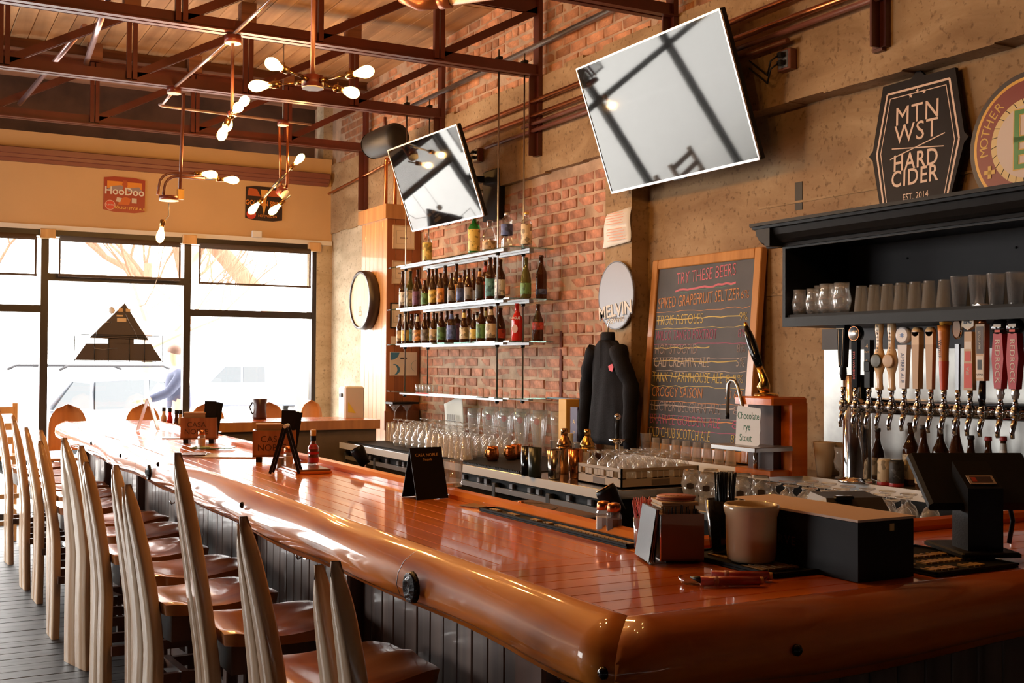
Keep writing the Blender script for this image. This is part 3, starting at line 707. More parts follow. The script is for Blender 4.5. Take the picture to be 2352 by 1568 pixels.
def seat_mesh():
    nx,ny=12,12; vs=[];fs=[]
    def edge(u,v):
        # rounded squarish outline, wider in front
        x=-.20+.40*u; wv=.185+.03*math.sin(min(1,u*1.2)*PI/1.2)
        c=1-.16*abs(2*u-1)**4
        return x,(2*v-1)*wv*c
    for lay in (0,1):
        for i in range(nx+1):
            for j in range(ny+1):
                u,v=i/nx,j/ny; x,y=edge(u,v); s_=(2*v-1)
                if lay==0:
                    z=.745+.0*u
                    dip=.026*math.exp(-((u-.42)/.30)**2)*(1-.35*s_*s_)
                    ridge=.012*math.exp(-(s_/.22)**2)*max(0,(u-.5)/.5)
                    rimd=.004*(max(0,abs(s_)-.82)/.18)**2+.006*(max(0,abs(2*u-1)-.85)/.15)**2
                    z+=-dip+ridge-rimd
                else: z=.695; x*=.97; y*=.96
                vs.append((x,y,z))
    m_=(nx+1)*(ny+1)
    for i in range(nx):
        for j in range(ny):
            a=i*(ny+1)+j; fs.append((a,a+ny+1,a+ny+2,a+1)); fs.append((m_+a,m_+a+1,m_+a+ny+2,m_+a+ny+1))
    ring=[i*(ny+1) for i in range(nx+1)]+[nx*(ny+1)+j for j in range(1,ny+1)]+[i*(ny+1)+ny for i in range(nx-1,-1,-1)]+[j for j in range(ny-1,0,-1)]
    b=MB(); b.add(vs,fs,True)
    sv=[vs[q] for q in ring]+[vs[m_+q] for q in ring]; k=len(ring)
    b.add(sv,[((i+1)%k,i,k+i,k+(i+1)%k) for i in range(k)],True)
    me=b.mesh('seat',seatwood); return me
SEAT=seat_mesh()
APRON=MB().box(-.17,.15,-.13,.13,.60,.697).mesh('apron',darklegs)
LEG=MB().bbox(-.02,.02,-.02,.02,0,.70,.004).mesh('leg',darklegs)
STX=MB().box(-.2,.15,-.013,.013,-.02,.02).mesh('stretcher',darklegs)
STY=MB().box(-.015,.015,-.14,.14,-.025,.025).mesh('stretcher',darklegs)
ORD=['first','second','third','fourth','fifth','sixth','seventh','eighth','ninth','tenth','eleventh','twelfth','thirteenth','fourteenth']
#        x     y     rot  H    width gap  split
CH=[(1.10,2.32,.02,1.14,.115,.07,.72),(1.09,2.95,.06,1.155,.11,.014,1.02),(1.09,3.60,.0,1.27,.10,.004,1.2),(1.0,4.12,.13,1.13,.11,.022,1.0),
    (1.06,4.66,.06,1.15,.105,.012,1.05),(1.02,5.2,.10,1.12,.10,.006,1.1),(1.09,5.76,.05,1.15,.105,.006,1.1),(1.06,6.26,.26,1.16,.135,.006,1.05),
    (1.03,6.95,.04,1.1,.10,.006,1.05),(1.09,7.5,.06,1.13,.10,.006,1.05),(1.06,8.0,.04,1.12,.11,.01,1.0),(1.03,8.5,.08,1.14,.10,.006,1.05),(1.08,9.05,.05,1.15,.10,.006,1.05),(1.02,9.6,.08,1.17,.10,.006,1.05)]
for i,(x,y,rz,H,wd_,gp,zs) in enumerate(CH):
    extra={0:'with a deep V split in its back',2:'with an extra tall narrow back',3:'with a notched twin-topped back',7:'with a broad back, turned outwards'}.get(i,'with a plank back')
    c=thing('bar_chair','pine bar chair %s, %s from the bar corner'%(extra,ORD[i]),'chair',(x,y,0),rz,'carved bar chairs along the log edge')
    inst(SEAT,'seat',c); inst(APRON,'apron',c)
    for s_ in (-1,1):
        inst(back_slat(s_,H,wd_,gp,i*3+1,zs),'back_slat',c)
        inst(LEG,'leg',c,(.14,s_*.12,0)); inst(STX,'stretcher',c,(0,s_*.12,.33))
    inst(STY,'stretcher',c,(.14,0,.25)); inst(STY,'stretcher',c,(-.05,0,.33))
# bent plywood chairs on the far side of the far counter
def shell_back(wid,h):
    n,mm=10,10; vs=[];fs=[]
    for i in range(n+1):
        for j in range(mm+1):
            u=2*i/n-1; v=j/mm; wz=math.sqrt(max(0,1-(max(0,v-.45)/.55)**2.4)) ; wz=max(.03,wz)
            x=u*wid/2*wz; z=.8+h*v; y=.05*(1-u*u)
            vs.append((x,y,z))
    k=len(vs)
    vs+= [(x,y+.014,z) for x,y,z in vs]
    for i in range(n):
        for j in range(mm):
            a=i*(mm+1)+j; fs.append((a,a+mm+1,a+mm+2,a+1)); fs.append((k+a,k+a+1,k+a+mm+2,k+a+mm+1))
    ring=[i*(mm+1) for i in range(n+1)]+[n*(mm+1)+j for j in range(1,mm+1)]+[i*(mm+1)+mm for i in range(n-1,-1,-1)]+[j for j in range(mm-1,0,-1)]
    for i in range(len(ring)):
        a,b_=ring[i],ring[(i+1)%len(ring)]; fs.append((a,b_,k+b_,k+a))
    b=MB(); b.add(vs,fs,True); me=b.mesh('backrest',plywood); fixnormals(me); return me
SB=shell_back(.30,.385)
for (x,y,rz,lab) in ((1.31,10.2,.0,'orange plywood bar stool at the far counter below the pyramid sign'),(1.9,10.1,.12,'orange plywood bar stool behind the frosted tent card'),(2.47,10.2,-.12,'orange plywood bar stool with dark coffee urn beside it'),(3.01,10.15,.12,'orange plywood bar stool right of the dark urn at the far counter'),(3.56,10.6,.5,'orange plywood bar stool nearest the concrete column')):
    c=thing('plywood_stool',lab,'stool',(x,y,0),rz,'plywood stools at the far counter')
    inst(SB,'backrest',c)
    MB().bbox(-.2,.2,-.34,.05,.74,.762,.006).build('seat',plywood,c)
    for sx in (-1,1):
        MB().bar((sx*.17,-.30,0),(sx*.15,-.27,.74),.03,.03).build('leg',galv,c); MB().bar((sx*.17,.06,0),(sx*.15,.045,.84),.03,.03).build('leg',galv,c)
    MB().bar((-.17,-.29,.28),(.17,-.29,.28),.02,.02).build('footrest',galv,c)
# light pine ladder-back stools by the window
for (x,y,rz,lab) in ((.78,10.55,.1,'pale pine ladder-back stool beside the row of bar chairs'),(.15,10.5,-.1,'pale pine ladder-back stool standing in front of the window')):
    c=thing('ladder_back_stool',lab,'stool',(x,y,0),rz,'pale pine ladder-back stools')
    MB().bbox(-.21,.21,-.19,.19,.72,.755,.008).build('seat',lightpine,c)
    for sx in (-1,1):
        MB().bar((sx*.19,-.17,0),(sx*.19,-.17,.72),.042,.042).build('leg',lightpine,c); MB().bar((sx*.19,.17,0),(sx*.19,.2,1.18),.042,.042).build('leg',lightpine,c)
        MB().bar((sx*.19,-.17,.3),(sx*.19,.18,.3),.02,.04).build('stretcher',lightpine,c)
    for z in (.2,.42): MB().bar((-.19,-.17,z),(.19,-.17,z),.022,.04).build('stretcher',lightpine,c)
    for z in (.86,.98,1.12): MB().bar((-.19,.185,z),(.19,.185,z),.02,.06).build('back_slat',lightpine,c)
# ================================================================ lettering helper
def txt(s_, size, mt, parent, x=0, y=0, z=.001, ext=.0006, sx=1, sy=1, rot=0, align='CENTER', shear=0, off=0, name='lettering', space=1.0):
    """letters as a mesh in the parent's face frame (x right, y up, z out)"""
    cu=bpy.data.curves.new('lettering','FONT'); cu.body=s_; cu.size=size; cu.extrude=ext; cu.align_x=align; cu.align_y='CENTER'; cu.shear=shear; cu.offset=off; cu.resolution_u=3; cu.space_character=space
    o=bpy.data.objects.new('tmp',cu); me=bpy.data.meshes.new_from_object(o)
    bpy.data.objects.remove(o); bpy.data.curves.remove(cu); me.name=name
    me.materials.clear(); me.materials.append(mt)
    c,s2=math.cos(rot),math.sin(rot)
    for v in me.vertices:
        a,b=v.co.x*sx,v.co.y*sy; v.co=(a*c-b*s2+x, a*s2+b*c+y, v.co.z+z)
    return inst(me,name,parent)
def arc_txt(s_, size, mt, parent, cx, cy, R, a0, step, z=.001):
    for i,ch in enumerate(s_):
        if ch==' ': continue
        a=a0-i*step; txt(ch,size,mt,parent,cx+R*math.cos(a),cy+R*math.sin(a),z,rot=a-PI/2)
def stroke(pts, w, mt, parent, z=.001, name='chalk_line', h=.0006):
    b=MB()
    for i in range(len(pts)-1):
        a=Vector((*pts[i],0)); c=Vector((*pts[i+1],0)); n=(c-a).normalized(); p=Vector((-n.y,n.x,0))*w/2
        q=[a+p,a-p,c-p,c+p]; b.add([(v.x,v.y,z) for v in q]+[(v.x,v.y,z+h) for v in q],[(0,3,2,1),(4,5,6,7),(0,1,5,4),(1,2,6,5),(2,3,7,6),(3,0,4,7)])
    return b.build(name,mt,parent)
def ell(a,b,n=40,cx=0,cy=0): return [(cx+a*math.cos(2*PI*i/n),cy+b*math.sin(2*PI*i/n)) for i in range(n)]
def wallframe(p, roll=0, tilt=0):
    """frame on the right wall facing the room"""
    r=Vector((0,-1,0)); u=Vector((math.sin(tilt),0,math.cos(tilt)))
    r2=r*math.cos(roll)+u*math.sin(roll); u2=u*math.cos(roll)-r*math.sin(roll)
    return frame(p,r2,u2)
def farframe(p, roll=0):
    r=Vector((math.cos(roll),0,math.sin(roll))); return frame(p,r,Vector((-math.sin(roll),0,math.cos(roll))))
# ================================================================ screens
screenm=mat('tv_screen_glass',(.004,.004,.005),rough=.035); screenm.node_tree.nodes['Principled BSDF'].inputs['Specular IOR Level'].default_value=.6
def tv(c,w,lab,yawd):
    h=w/1.75; t=thing('television',lab,'television',M4=frame(c,(0,-1,0) if not yawd else (math.sin(math.radians(yawd)),-math.cos(math.radians(yawd)),0),(-.3355,0,.942)))
    MB().bbox(-w/2,w/2,-h/2,h/2,-.035,-.004,.004).build('housing',black,t)
    MB().bbox(-w*.3,w*.3,-h*.4,h*.2,-.07,-.035,.01).build('rear_bulge',black,t)
    f_=.011; b=MB(); b.box(-w/2,w/2,h/2-f_,h/2,-.006,.004); b.box(-w/2,w/2,-h/2,-h/2+f_*1.3,-.006,.004); b.box(-w/2,-w/2+f_,-h/2,h/2,-.006,.004); b.box(w/2-f_,w/2,-h/2,h/2,-.006,.004); b.build('bezel',silver,t)
    MB().box(-w/2+f_*.8,w/2-f_*.8,-h/2+f_,h/2-f_*.8,-.004,.0005).build('screen',screenm,t)
    MB().box(-.05,.05,-h/2-.008,-h/2,-.02,.002).build('sensor_bump',black,t)
    return t,h
k=1.143; cb=Vector((3.42*k,4.75*k,1.55+(2.838-1.55)*k)); t,h=tv(cb,1.25*k,'large wall television with silver frame tilted down, beside the chalkboard wall',0)
b=MB(); b.bar((0,0,-.07),(0,-.1,-.36),.09,.05); b.bar((0,.14,-.075),(0,-.1,-.36),.05,.02); b.build('mount_arm',black,t)
k=1.215; cs=Vector((3.03*k,6.667*k,1.55+(2.707-1.55)*k)); t,h=tv(cs,1.0*k,'smaller wall television tilted down above the glass bottle shelves',2)
b=MB(); b.bar((0,0,-.07),(0,-.1,-.42),.09,.05); b.build('mount_arm',black,t)
# dark backing board bolted to the wall behind the small television
p=P(1128,448,0,4.14); tag(MB().bbox(4.13,4.199,p.y-.13,p.y+.13,p.z-.2,p.z+.2,.01).build('mount_board',blackpaint),'black wooden mounting board behind the small television','board')
# cylinder speaker
p=P(884,324,0,3.75); d=Vector((.15,-1,.05)).normalized()
t=thing('speaker','black cylindrical loudspeaker hanging beside the small television','speaker',p); t.scale=(.86,.86,.86)
A=axis_to(d); MB().lathe([(.0,-.30),(.09,-.295),(.125,-.26),(.14,-.2),(.145,0),(.14,.22),(.12,.27),(.06,.285),(0,.287)],20,(0,0,0),A).build('body',mat('black_speaker',(.014,.014,.015),rough=.5,bump=.2,bscale=200),t)
MB().tube([(0,0,.1),(0,0,(3.68-p.z)/.86)],.016,10).build('hanger_pipe',brownpipe,t)
MB().lathe([(.13,-.262),(.135,-.25)],20,(0,0,0),A).build('grille_ring',black,t)
# ================================================================ signs on the tan wall
def can_sign(px0,py0,px1,py1,lab,kind):
    a=P(px0,py0,1,YF-.04); b=P(px1,py1,1,YF-.04); w=b.x-a.x; h=a.z-b.z; c=(a+b)/2
    t=thing('tin_sign',lab,'sign',M4=farframe((c.x,YF-.028,c.z),roll=-.01))
    def bow(k=1): return [(-w/2*k,-h/2*k+.02),(-w*.25*k,-h/2*k+.002),(w*.25*k,-h/2*k+.002),(w/2*k,-h/2*k+.02),(w/2*k,h/2*k-.02),(w*.25*k,h/2*k-.004),(-w*.25*k,h/2*k-.004),(-w/2*k,h/2*k-.02)]
    if kind=='red':
        MB().prism(bow(),-.006,0).build('plate',mat('sign_red',(.34,.035,.02),rough=.35),t)
        MB().box(-w*.42,w*.42,h*.16,h*.36,0,.001).build('sky_band',mat('sign_orange',(.75,.27,.03),rough=.4),t)
        b=MB(); b.prism([(-w*.45,h*.1),(w*.45,h*.1),(w*.35,h*.24),(w*.1,h*.2),(-w*.1,h*.26),(-w*.3,h*.22)],.001,.0018); b.build('mesa',mat('sign_grey',(.32,.25,.27),rough=.5),t)
        b=MB(); b.prism([(-w*.1,h*.05),(w*.1,h*.05),(w*.05,h*.2),(w*.07,h*.27),(w*.06,h*.4),(-w*.04,h*.4),(-w*.06,h*.28),(-w*.03,h*.2)],.0018,.0025); b.build('rock_spire',mat('sign_rust',(.45,.08,.02),rough=.5),t)
        txt('HooDoo',.105,paper,t,0,.03,.003,off=.002,sx=.98)
        b=MB(); b.prism([(-w*.15,-h*.28),(w*.12,-h*.28),(w*.16,-h*.1),(w*.02,-h*.06),(-w*.1,-h*.12)],0,.001); b.build('can_glass',mat('sign_rust'if 0 else 'sign_orange2',(.6,.14,.03),rough=.5),t)
        b=MB(); b.prism([(-w*.2,-h*.2),(-w*.1,-h*.22),(-w*.06,-h*.1),(-w*.18,-h*.08)],.001,.002); b.prism([(w*.18,-h*.22),(w*.3,-h*.22),(w*.3,-h*.08),(w*.18,-h*.08)],.001,.002); b.build('pale_rock',mat('sign_pale',(.62,.55,.48),rough=.5),t)
        MB().prism(ell(.05,.05,24,-w*.34,-h*.31),0,.002).build('badge',mat('sign_badge',(.6,.05,.03),rough=.4),t)
        stroke(ell(.046,.046,24,-w*.34,-h*.31)+[(-w*.34+.046,-h*.31)],.004,paper,t,.002,'badge_ring')
        txt('UINTA',.022,paper,t,-w*.34,-h*.31,.003)
        txt('KÖLSCH STYLE ALE',.034,mat('sign_yellow',(.8,.5,.12),rough=.5),t,.05,-h*.37,.002,off=.0006)
    else:
        MB().prism(bow(),-.006,0).build('plate',mat('sign_dark',(.03,.018,.016),rough=.35),t)
        b=MB(); b.prism([(-w*.45,h*.2),(-w*.1,h*.2),(-w*.2,h*.4),(-w*.42,h*.42)],0,.001); b.prism([(w*.1,h*.22),(w*.44,h*.22),(w*.42,h*.42),(w*.2,h*.4)],0,.001); b.build('smoke',mat('sign_rust2',(.5,.1,.02),rough=.5),t)
        b=MB(); b.prism([(-w*.06,h*.1),(-w*.045,-h*.1),(0,-h*.33),(w*.045,-h*.1),(w*.06,h*.1),(w*.1,h*.4),(-w*.1,h*.4)],.001,.002); b.build('spike',mat('sign_gold',(.75,.38,.08),rough=.4),t)
        txt('GOLDEN SPIKE',.072,mat('sign_orange3',(.75,.25,.03),rough=.4),t,0,.0,.003,sx=.82,off=.001)
        MB().prism(ell(.05,.05,24,-w*.34,-h*.33),0,.002).build('badge',mat('sign_badge',(.6,.05,.03),rough=.4),t); txt('UINTA',.022,paper,t,-w*.34,-h*.33,.003)
        txt('HEFEWEIZEN',.034,mat('sign_orange3',(.75,.25,.03)),t,.04,-h*.36,.002)
can_sign(239,402,333,491,'red tin beer sign with a desert scene on the tan wall','red')
can_sign(565,424,649,510,'dark tin beer sign with a spike on the tan wall','dark')
# pyramid sign hanging in the window, seen from behind ----------------------
g=lambda px,py: P(px,py,1,YF-.12)
t=thing('pyramid_sign','dark stepped pyramid window sign hanging in the middle pane, seen from behind','sign',(0,YF-.12,0))
sg=mat('sign_back_brown',(.05,.035,.03),rough=.5); wire=mat('thin_wire',(.03,.025,.02),rough=.4,metal=.5)
def xz(poly,d0,d1,nm,m_):
    b=MB(); n=len(poly); pts=[g(*q) for q in poly]
    vs=[(q.x,d0,q.z) for q in pts]+[(q.x,d1,q.z) for q in pts]
    b.add(vs,[tuple(range(n)),tuple(range(2*n-1,n-1,-1))]+[(i,n+i,n+(i+1)%n,(i+1)%n) for i in range(n)])
    me=b.mesh(nm,m_); fixnormals(me); return inst(me,nm,t)
xz([(286,696),(340,781),(205,776)],-.02,.02,'upper_panel',sg)
xz([(198,788),(346,790),(372,829),(170,827)],-.02,.02,'lower_panel',sg)
xz([(249,776),(307,778),(307,790),(249,789)],-.02,.02,'neck_panel',sg)
for px in (170,216,248,296,331,372): 
    a=g(px,832); b_=g(px,770 if px in(170,372) else 776); MB().tube([(a.x,-.024,a.z),(a.x,-.024,b_.z)],.004,6).build('wire_upright',wire,t)
for (x0,y0),(x1,y1) in (((160,828),(380,831)),((170,767),(372,772)),((206,771),(338,776))):
    a=g(x0,y0); b_=g(x1,y1); MB().tube([(a.x,-.024,a.z),(b_.x,-.024,b_.z)],.004,6).build('wire_rail',wire,t)
for (x0,y0,x1,y1) in ((271,708,281,716),(288,709,299,716),(267,723,281,727),(268,730,289,739)):
    a=g(x0,y0); b_=g(x1,y1); MB().box(a.x,b_.x,-.026,-.02,b_.z,a.z).build('sticker',mat('tan_sticker',(.6,.42,.22),rough=.6),t)
for px in (252,298):
    a=g(px,695); MB().tube([(a.x,-.01,a.z-.1),(a.x,-.0,2.33)],.0025,6).build('hanging_wire',wire,t)
a=g(250,708); b=MB(); b.ball((a.x+.02,-.03,a.z-.02),.035,8,6); b.build('plastic_connector',white,t)
a=g(303,712); e=g(360,640); MB().tube([(a.x,-.02,a.z),(a.x+.12,-.02,a.z+.06),(e.x-.04,-.02,e.z-.12),(e.x,-.02,e.z),(e.x+.02,.0,2.72)],.003,6).build('power_cord',white,t)
for pts in (((219,775),(221,760),(240,741),(255,740)),((214,792),(216,800),(235,802),(270,799)),((285,716),(296,740),(308,760),(315,778))):
    MB().tube([(g(*q).x,-.028,g(*q).z) for q in pts],.0025,6).build('wire_loop',galv,t)
# ================================================================ wood panelled column
wc=thing('panelled_column','tall pine-boarded box column beside the brick wall','column',(0,0,0))
x0,x1,y0,y1,zt=3.87,4.149,9.5,10.12,2.85
MB().box(x0+.012,x1,y0+.012,y1,0,zt).build('core',redwood,wc)
for i in range(6):
    w=(y1-y0)/6; MB().bbox(x0,x0+.014,y0+i*w+.001,y0+(i+1)*w-.001,.0,zt,.002).build('board',pinewood,wc)
for i in range(4):
    w=(x1+.05-x0)/4; MB().bbox(x0+i*w+.001,x0+(i+1)*w-.001,y0-.002,y0+.012,.0,zt,.002).build('board',redwood,wc)
MB().bbox(x0-.03,x1+.04,y0-.035,y1+.02,zt-.02,zt+.11,.004).build('cap',pinewood,wc)
MB().bbox(x0-.012,x1+.04,y0-.015,y0+.01,.95,1.12,.003).build('base_board',redwood,wc)
def farpaper(px0,py0,px1,py1,lab,nm,fr,deco=None):
    a=P(px0,py0,1,y0-.02); b=P(px1,py1,1,y0-.02); w=b.x-a.x; h=a.z-b.z
    t=thing(nm,lab,'notice' if fr is None else 'frame',M4=farframe(((a.x+b.x)/2,y0-.008,(a.z+b.z)/2)))
    MB().box(-w/2,w/2,-h/2,h/2,-.004,.0).build('sheet',paper,t)
    if fr: 
        b=MB(); k=.009; b.box(-w/2-k,w/2+k,h/2,h/2+k,-.004,.008); b.box(-w/2-k,w/2+k,-h/2-k,-h/2,-.004,.008); b.box(-w/2-k,-w/2,-h/2,h/2,-.004,.008); b.box(w/2,w/2+k,-h/2,h/2,-.004,.008); b.build('frame',fr,t)
    if deco=='lines':
        ink=mat('grey_ink',(.35,.32,.3),rough=.8); b=MB()
        b.box(-w*.35,w*.35,h*.29,h*.3,0,.0006); b.box(-w*.35,w*.35,-h*.3,-h*.29,0,.0006); b.box(-w*.36,-w*.35,-h*.3,h*.3,0,.0006); b.box(w*.35,w*.36,-h*.3,h*.3,0,.0006); b.box(-w*.2,w*.2,-.012,.0,0,.0006); b.build('printed_border',ink,t)
    if deco=='blue':
        bl=mat('print_blue',(.06,.25,.5),rough=.6)
        MB().prism([(-w*.48,h*.48),(-w*.48,h*.15),(-w*.35,h*.18),(-w*.2,h*.3),(-w*.15,h*.48)],0,.0008).build('blue_corner',bl,t)
        for cx,cy,r_,a0,a1,m_ in ((-w*.35,-h*.25,h*.24,-1.2,1.6,bl),(w*.5,-.02,h*.25,1.7,4.4,mat('print_teal',(.3,.45,.45),rough=.6))):
            n=10; o=[(cx+r_*1.15*math.cos(a0+(a1-a0)*i/n),cy+r_*math.sin(a0+(a1-a0)*i/n)) for i in range(n+1)]; q=[(cx+r_*.85*math.cos(a0+(a1-a0)*i/n)-.01,cy+r_*.9*math.sin(a0+(a1-a0)*i/n)) for i in range(n,-1,-1)]
            MB().prism(o+q,0,.0008).build('printed_swoosh',m_,t)
        MB().box(-w*.12,w*.12,h*.2,h*.27,0,.0008).build('printed_line',mat('print_dark',(.08,.09,.12)),t)
farpaper(906,518,951,571,'white framed certificate highest on the red boards','certificate',mat('pale_frame',(.55,.45,.32),rough=.5),'lines')
farpaper(904,600,943,651,'white framed certificate second from top on the red boards','certificate',mat('pale_frame',(.55,.45,.32)),'lines')
farpaper(900,697,938,752,'black framed certificate behind the bottle shelves','certificate',blackpaint,'lines')
farpaper(899,772,915,792,'small plain card pinned to the red boards','pinned_card',None)
farpaper(897,808,959,862,'white poster with blue swooshes on the red boards','pinned_poster',None,'blue')
# barrel head
c=P(842,690,0,3.85)
t=thing('barrel_head','pale oak barrel head with dark hoop mounted on the pine column','barrel head',M4=wallframe((x0-.0,c.y-.02,c.z-.0)))
R_=.262; b=MB(); b.lathe([(R_+.0,0),(R_+.012,.03),(R_+.006,.10),(R_-.018,.10),(R_-.018,.03)],32); b.build('hoop',mat('dark_hoop',(.03,.016,.01),rough=.4),t)
for i in range(7):
    ya=-R_+.02+i*(2*R_-.04)/7; yb=ya+(2*R_-.04)/7-.001
    def cl(v): return math.sqrt(max(0,(R_-.017)**2-v*v))
    ma,mb=cl(ya),cl(yb); mm=(ya+yb)/2; mc=cl(mm)
    MB().prism([(ya,-ma),(mm,-mc),(yb,-mb),(yb,mb),(mm,mc),(ya,ma)],.05,.088).build('stave',mat('pale_oak',(.72,.58,.4),rough=.6,var=.1,vscale=6),t)
for q in ((-.02,-.12),(.02,-.12),(0,-.075)): 
    stroke(ell(.018,.02,14,*q)+[(q[0]+.018,q[1])],.006,mat('burnt_mark',(.3,.18,.1),rough=.8),t,.0885,'burnt_ring')
b=MB(); b.ball((0,0,0),.01)
# ================================================================ note, oval sign, shirt on the pilaster
a=P(1399,490,0,XB-.01); b_=P(1450,556,0,XB-.01); c=(a+b_)/2; w=abs(b_.y-a.y)+.03; h=abs(a.z-b_.z)+.01
t=thing('pinned_note','curling white note with red print pinned high on the pilaster','notice',M4=wallframe((XB-.012,c.y,c.z)))
b=MB(); n=8; vs=[];fs=[]
for i in range(n+1):
    v=i/n; y_=h/2-h*v; zc=.012*math.sin(v*5)+.02*v*v
    for u in (-.5,-.1,.3,.5): vs.append((u*w*(1+.12*v)-.02*v,y_+.02*u,zc+ (0.02*u*u)))
for i in range(n):
    for j in range(3): q=i*4+j; fs.append((q,q+4,q+5,q+1))
b.add(vs,fs,True); o=b.build('sheet',paper,t); md=o.modifiers.new('thick','SOLIDIFY'); md.thickness=.0012
b=MB()
for i in range(11):
    if i in (5,): continue
    v=(i+1)/13; y_=h/2-h*v; ww=w*(.36 if i%3 else .3); b.box(-ww-.01*v,ww-.02*v,y_-.004,y_+.001,.03+.012*math.sin(v*5),.0312+.012*math.sin(v*5))
b.build('printed_line',mat('pink_print',(.75,.4,.3),rough=.8),t)
c=P(1414,678,0,XB-.03)
t=thing('oval_sign','grey oval brewery sign with white lettering on the pilaster','sign',M4=wallframe((XB-.03,c.y,c.z),roll=-.03))
MB().prism(ell(.205,.222,48),-.012,0).build('plate',mat('slate_blue',(.22,.22,.27),rough=.35),t)
stroke(ell(.2,.217,48)+[(.2,0)],.006,mat('dark_edge',(.06,.06,.08)),t,.0,'edge_line')
txt('MELVIN',.115,mat('letter_shadow',(.05,.05,.06)),t,.004,-.106,.001,rot=.13,off=.003)
txt('MELVIN',.115,paper,t,-.002,-.10,.0025,rot=.13,off=.002)
txt('BREWING',.045,paper,t,.005,-.165,.001,rot=.13)
# black shirt on a hanger
t=thing('shirt','black half-zip pullover on a hanger in front of the pilaster','shirt',M4=wallframe((4.02,6.14,1.70)))
cloth=mat('black_knit',(.011,.010,.012),rough=.75,bump=.25,bscale=120,var=.3); cloth.node_tree.nodes['Principled BSDF'].inputs['Specular IOR Level'].default_value=.1
def shell(outline_fn,n,m_,thick,nm):
    vs=[];fs=[]
    for side in (1,-1):
        for i in range(n+1):
            l,r,yy,th=outline_fn(i/n)
            for j in range(m_+1):
                u=j/m_; x_=l+(r-l)*u; e=math.sqrt(max(0,1-(2*u-1)**2))
                fold=.006*math.sin(u*17+i*.35)*(.3+i/n)
                vs.append((x_,yy,side*(th*e+ (fold if e>.2 else 0))))
    k=(n+1)*(m_+1)
    for i in range(n):
        for j in range(m_):
            q=i*(m_+1)+j; fs.append((q,q+m_+1,q+m_+2,q+1)); fs.append((k+q,k+q+1,k+q+m_+2,k+q+m_+1))
    for i in range(n):
        for j in (0,m_):
            q=i*(m_+1)+j; fs.append((q,k+q,k+q+m_+1,q+m_+1))
    for i in (0,n):
        for j in range(m_): q=i*(m_+1)+j; fs.append((q,q+1,k+q+1,k+q))
    b=MB(); b.add(vs,fs,True); me=b.mesh(nm,cloth); fixnormals(me); return inst(me,nm,t)
def torso(v):
    yy=-.0-.66*v
    if v<.18: q=v/.18; l=-.06-.12*q**.9; r=.06+.12*q**.9; yy=-.075*q-.0
    else: l=-.18+.015*math.sin(v*4)-.02*v; r=.18-.015*math.sin(v*4)+.03*v; yy=-.075-.585*(v-.18)/.82
    return l,r,yy,.055
shell(torso,20,10,.05,'body')
def sleeve(x0,y0,x1,y1,x2,y2,w0,w1):
    b=MB(); n=14; pts=[];rs=[]
    for i in range(n+1):
        v=i/n
        if v<.5: q=v/.5; x_=x0+(x1-x0)*q; y_=y0+(y1-y0)*q
        else: q=(v-.5)/.5; x_=x1+(x2-x1)*q; y_=y1+(y2-y1)*q
        pts.append((x_,y_,.0+.01*math.sin(v*9))); rs.append(w0+(w1-w0)*v+.004*math.sin(v*25))
    b.tube(pts,rs,10); b.build('sleeve',cloth,t)
sleeve(-.135,-.055,-.255,-.27,-.27,-.66,.06,.042); sleeve(.12,-.055,.245,-.28,.265,-.70,.06,.044)
MB().lathe([(.062,-.02),(.066,.01),(.06,.05),(.052,.052),(.055,.0)],14,(0,.0,0),Matrix(((1,0,0),(0,0,1),(0,-.55,0)))).build('collar',cloth,t)
b=MB(); b.tube([(0,.05,-.0),(0,.1,0),(.02,.12,0),(.01,.145,0),(-.015,.14,-.02),(-.015,.145,-.119)],.003,6); b.build('hanger_hook',chrome,t)
MB().tube([(0,.04,.056),(.0,-.18,.06)],.002,6).build('zip',darkgrey,t)
b=MB(); b.prism([(.10,-.19),(.135,-.20),(.15,-.17),(.135,-.15),(.115,-.155),(.09,-.165)],.055,.0575); b.build('red_emblem',mat('emblem_red',(.65,.04,.06),rough=.6),t)
# ================================================================ chalkboard
BLc=P(1475,1030,0,4.13); TLc=P(1497,597,0,4.235)
wb_=1.035; hb_=1.2
t=thing('chalkboard','tall wood-framed chalkboard beer list leaning on the concrete wall','chalkboard',M4=frame((4.135,5.43,1.0065),(0,-1,0),(.085,0,1)))
# local: x -.52..+.52, y 0..1.21
fw=.06
for x_,nm in ((-wb_/2,'l'),(wb_/2-fw,'r')): MB().bbox(x_,x_+fw,0,hb_,-.03,.01,.005).build('frame_stile',framewood,t)
for y_ in (0,hb_-fw): MB().bbox(-wb_/2+fw,wb_/2-fw,y_,y_+fw,-.03,.009,.005).build('frame_rail',framewood,t)
MB().box(-wb_/2+fw,wb_/2-fw,fw,hb_-fw,-.02,-.004).build('slate',mat('slate_black',(.055,.05,.052),rough=.65,var=.25,vscale=5),t)
ck={'p':(.62,.16,.2),'o':(.62,.26,.1),'y':(.62,.45,.14),'m':(.42,.1,.18),'g':(.33,.24,.22),'w':(.5,.4,.34),'t':(.1,.25,.18)}
ckm={q:mat('chalk_'+q,v,rough=.9) for q,v in ck.items()}
iw=wb_-2*fw; L0=-iw/2+.015
def line(s_,y_,c_,size=.075,x=None,sxk=None,slope=0,w=None):
    o=txt(s_,size,ckm[c_],t,(L0 if x is None else x),y_,-.003,align='LEFT',sx=1,rot=slope,off=-.0012)
    xs=[v.co.x for v in o.data.vertices]; cw=max(xs)-min(xs); x0_=min(xs)
    if w:
        k=w/cw
        for v in o.data.vertices: v.co.x=x0_+(v.co.x-x0_)*k
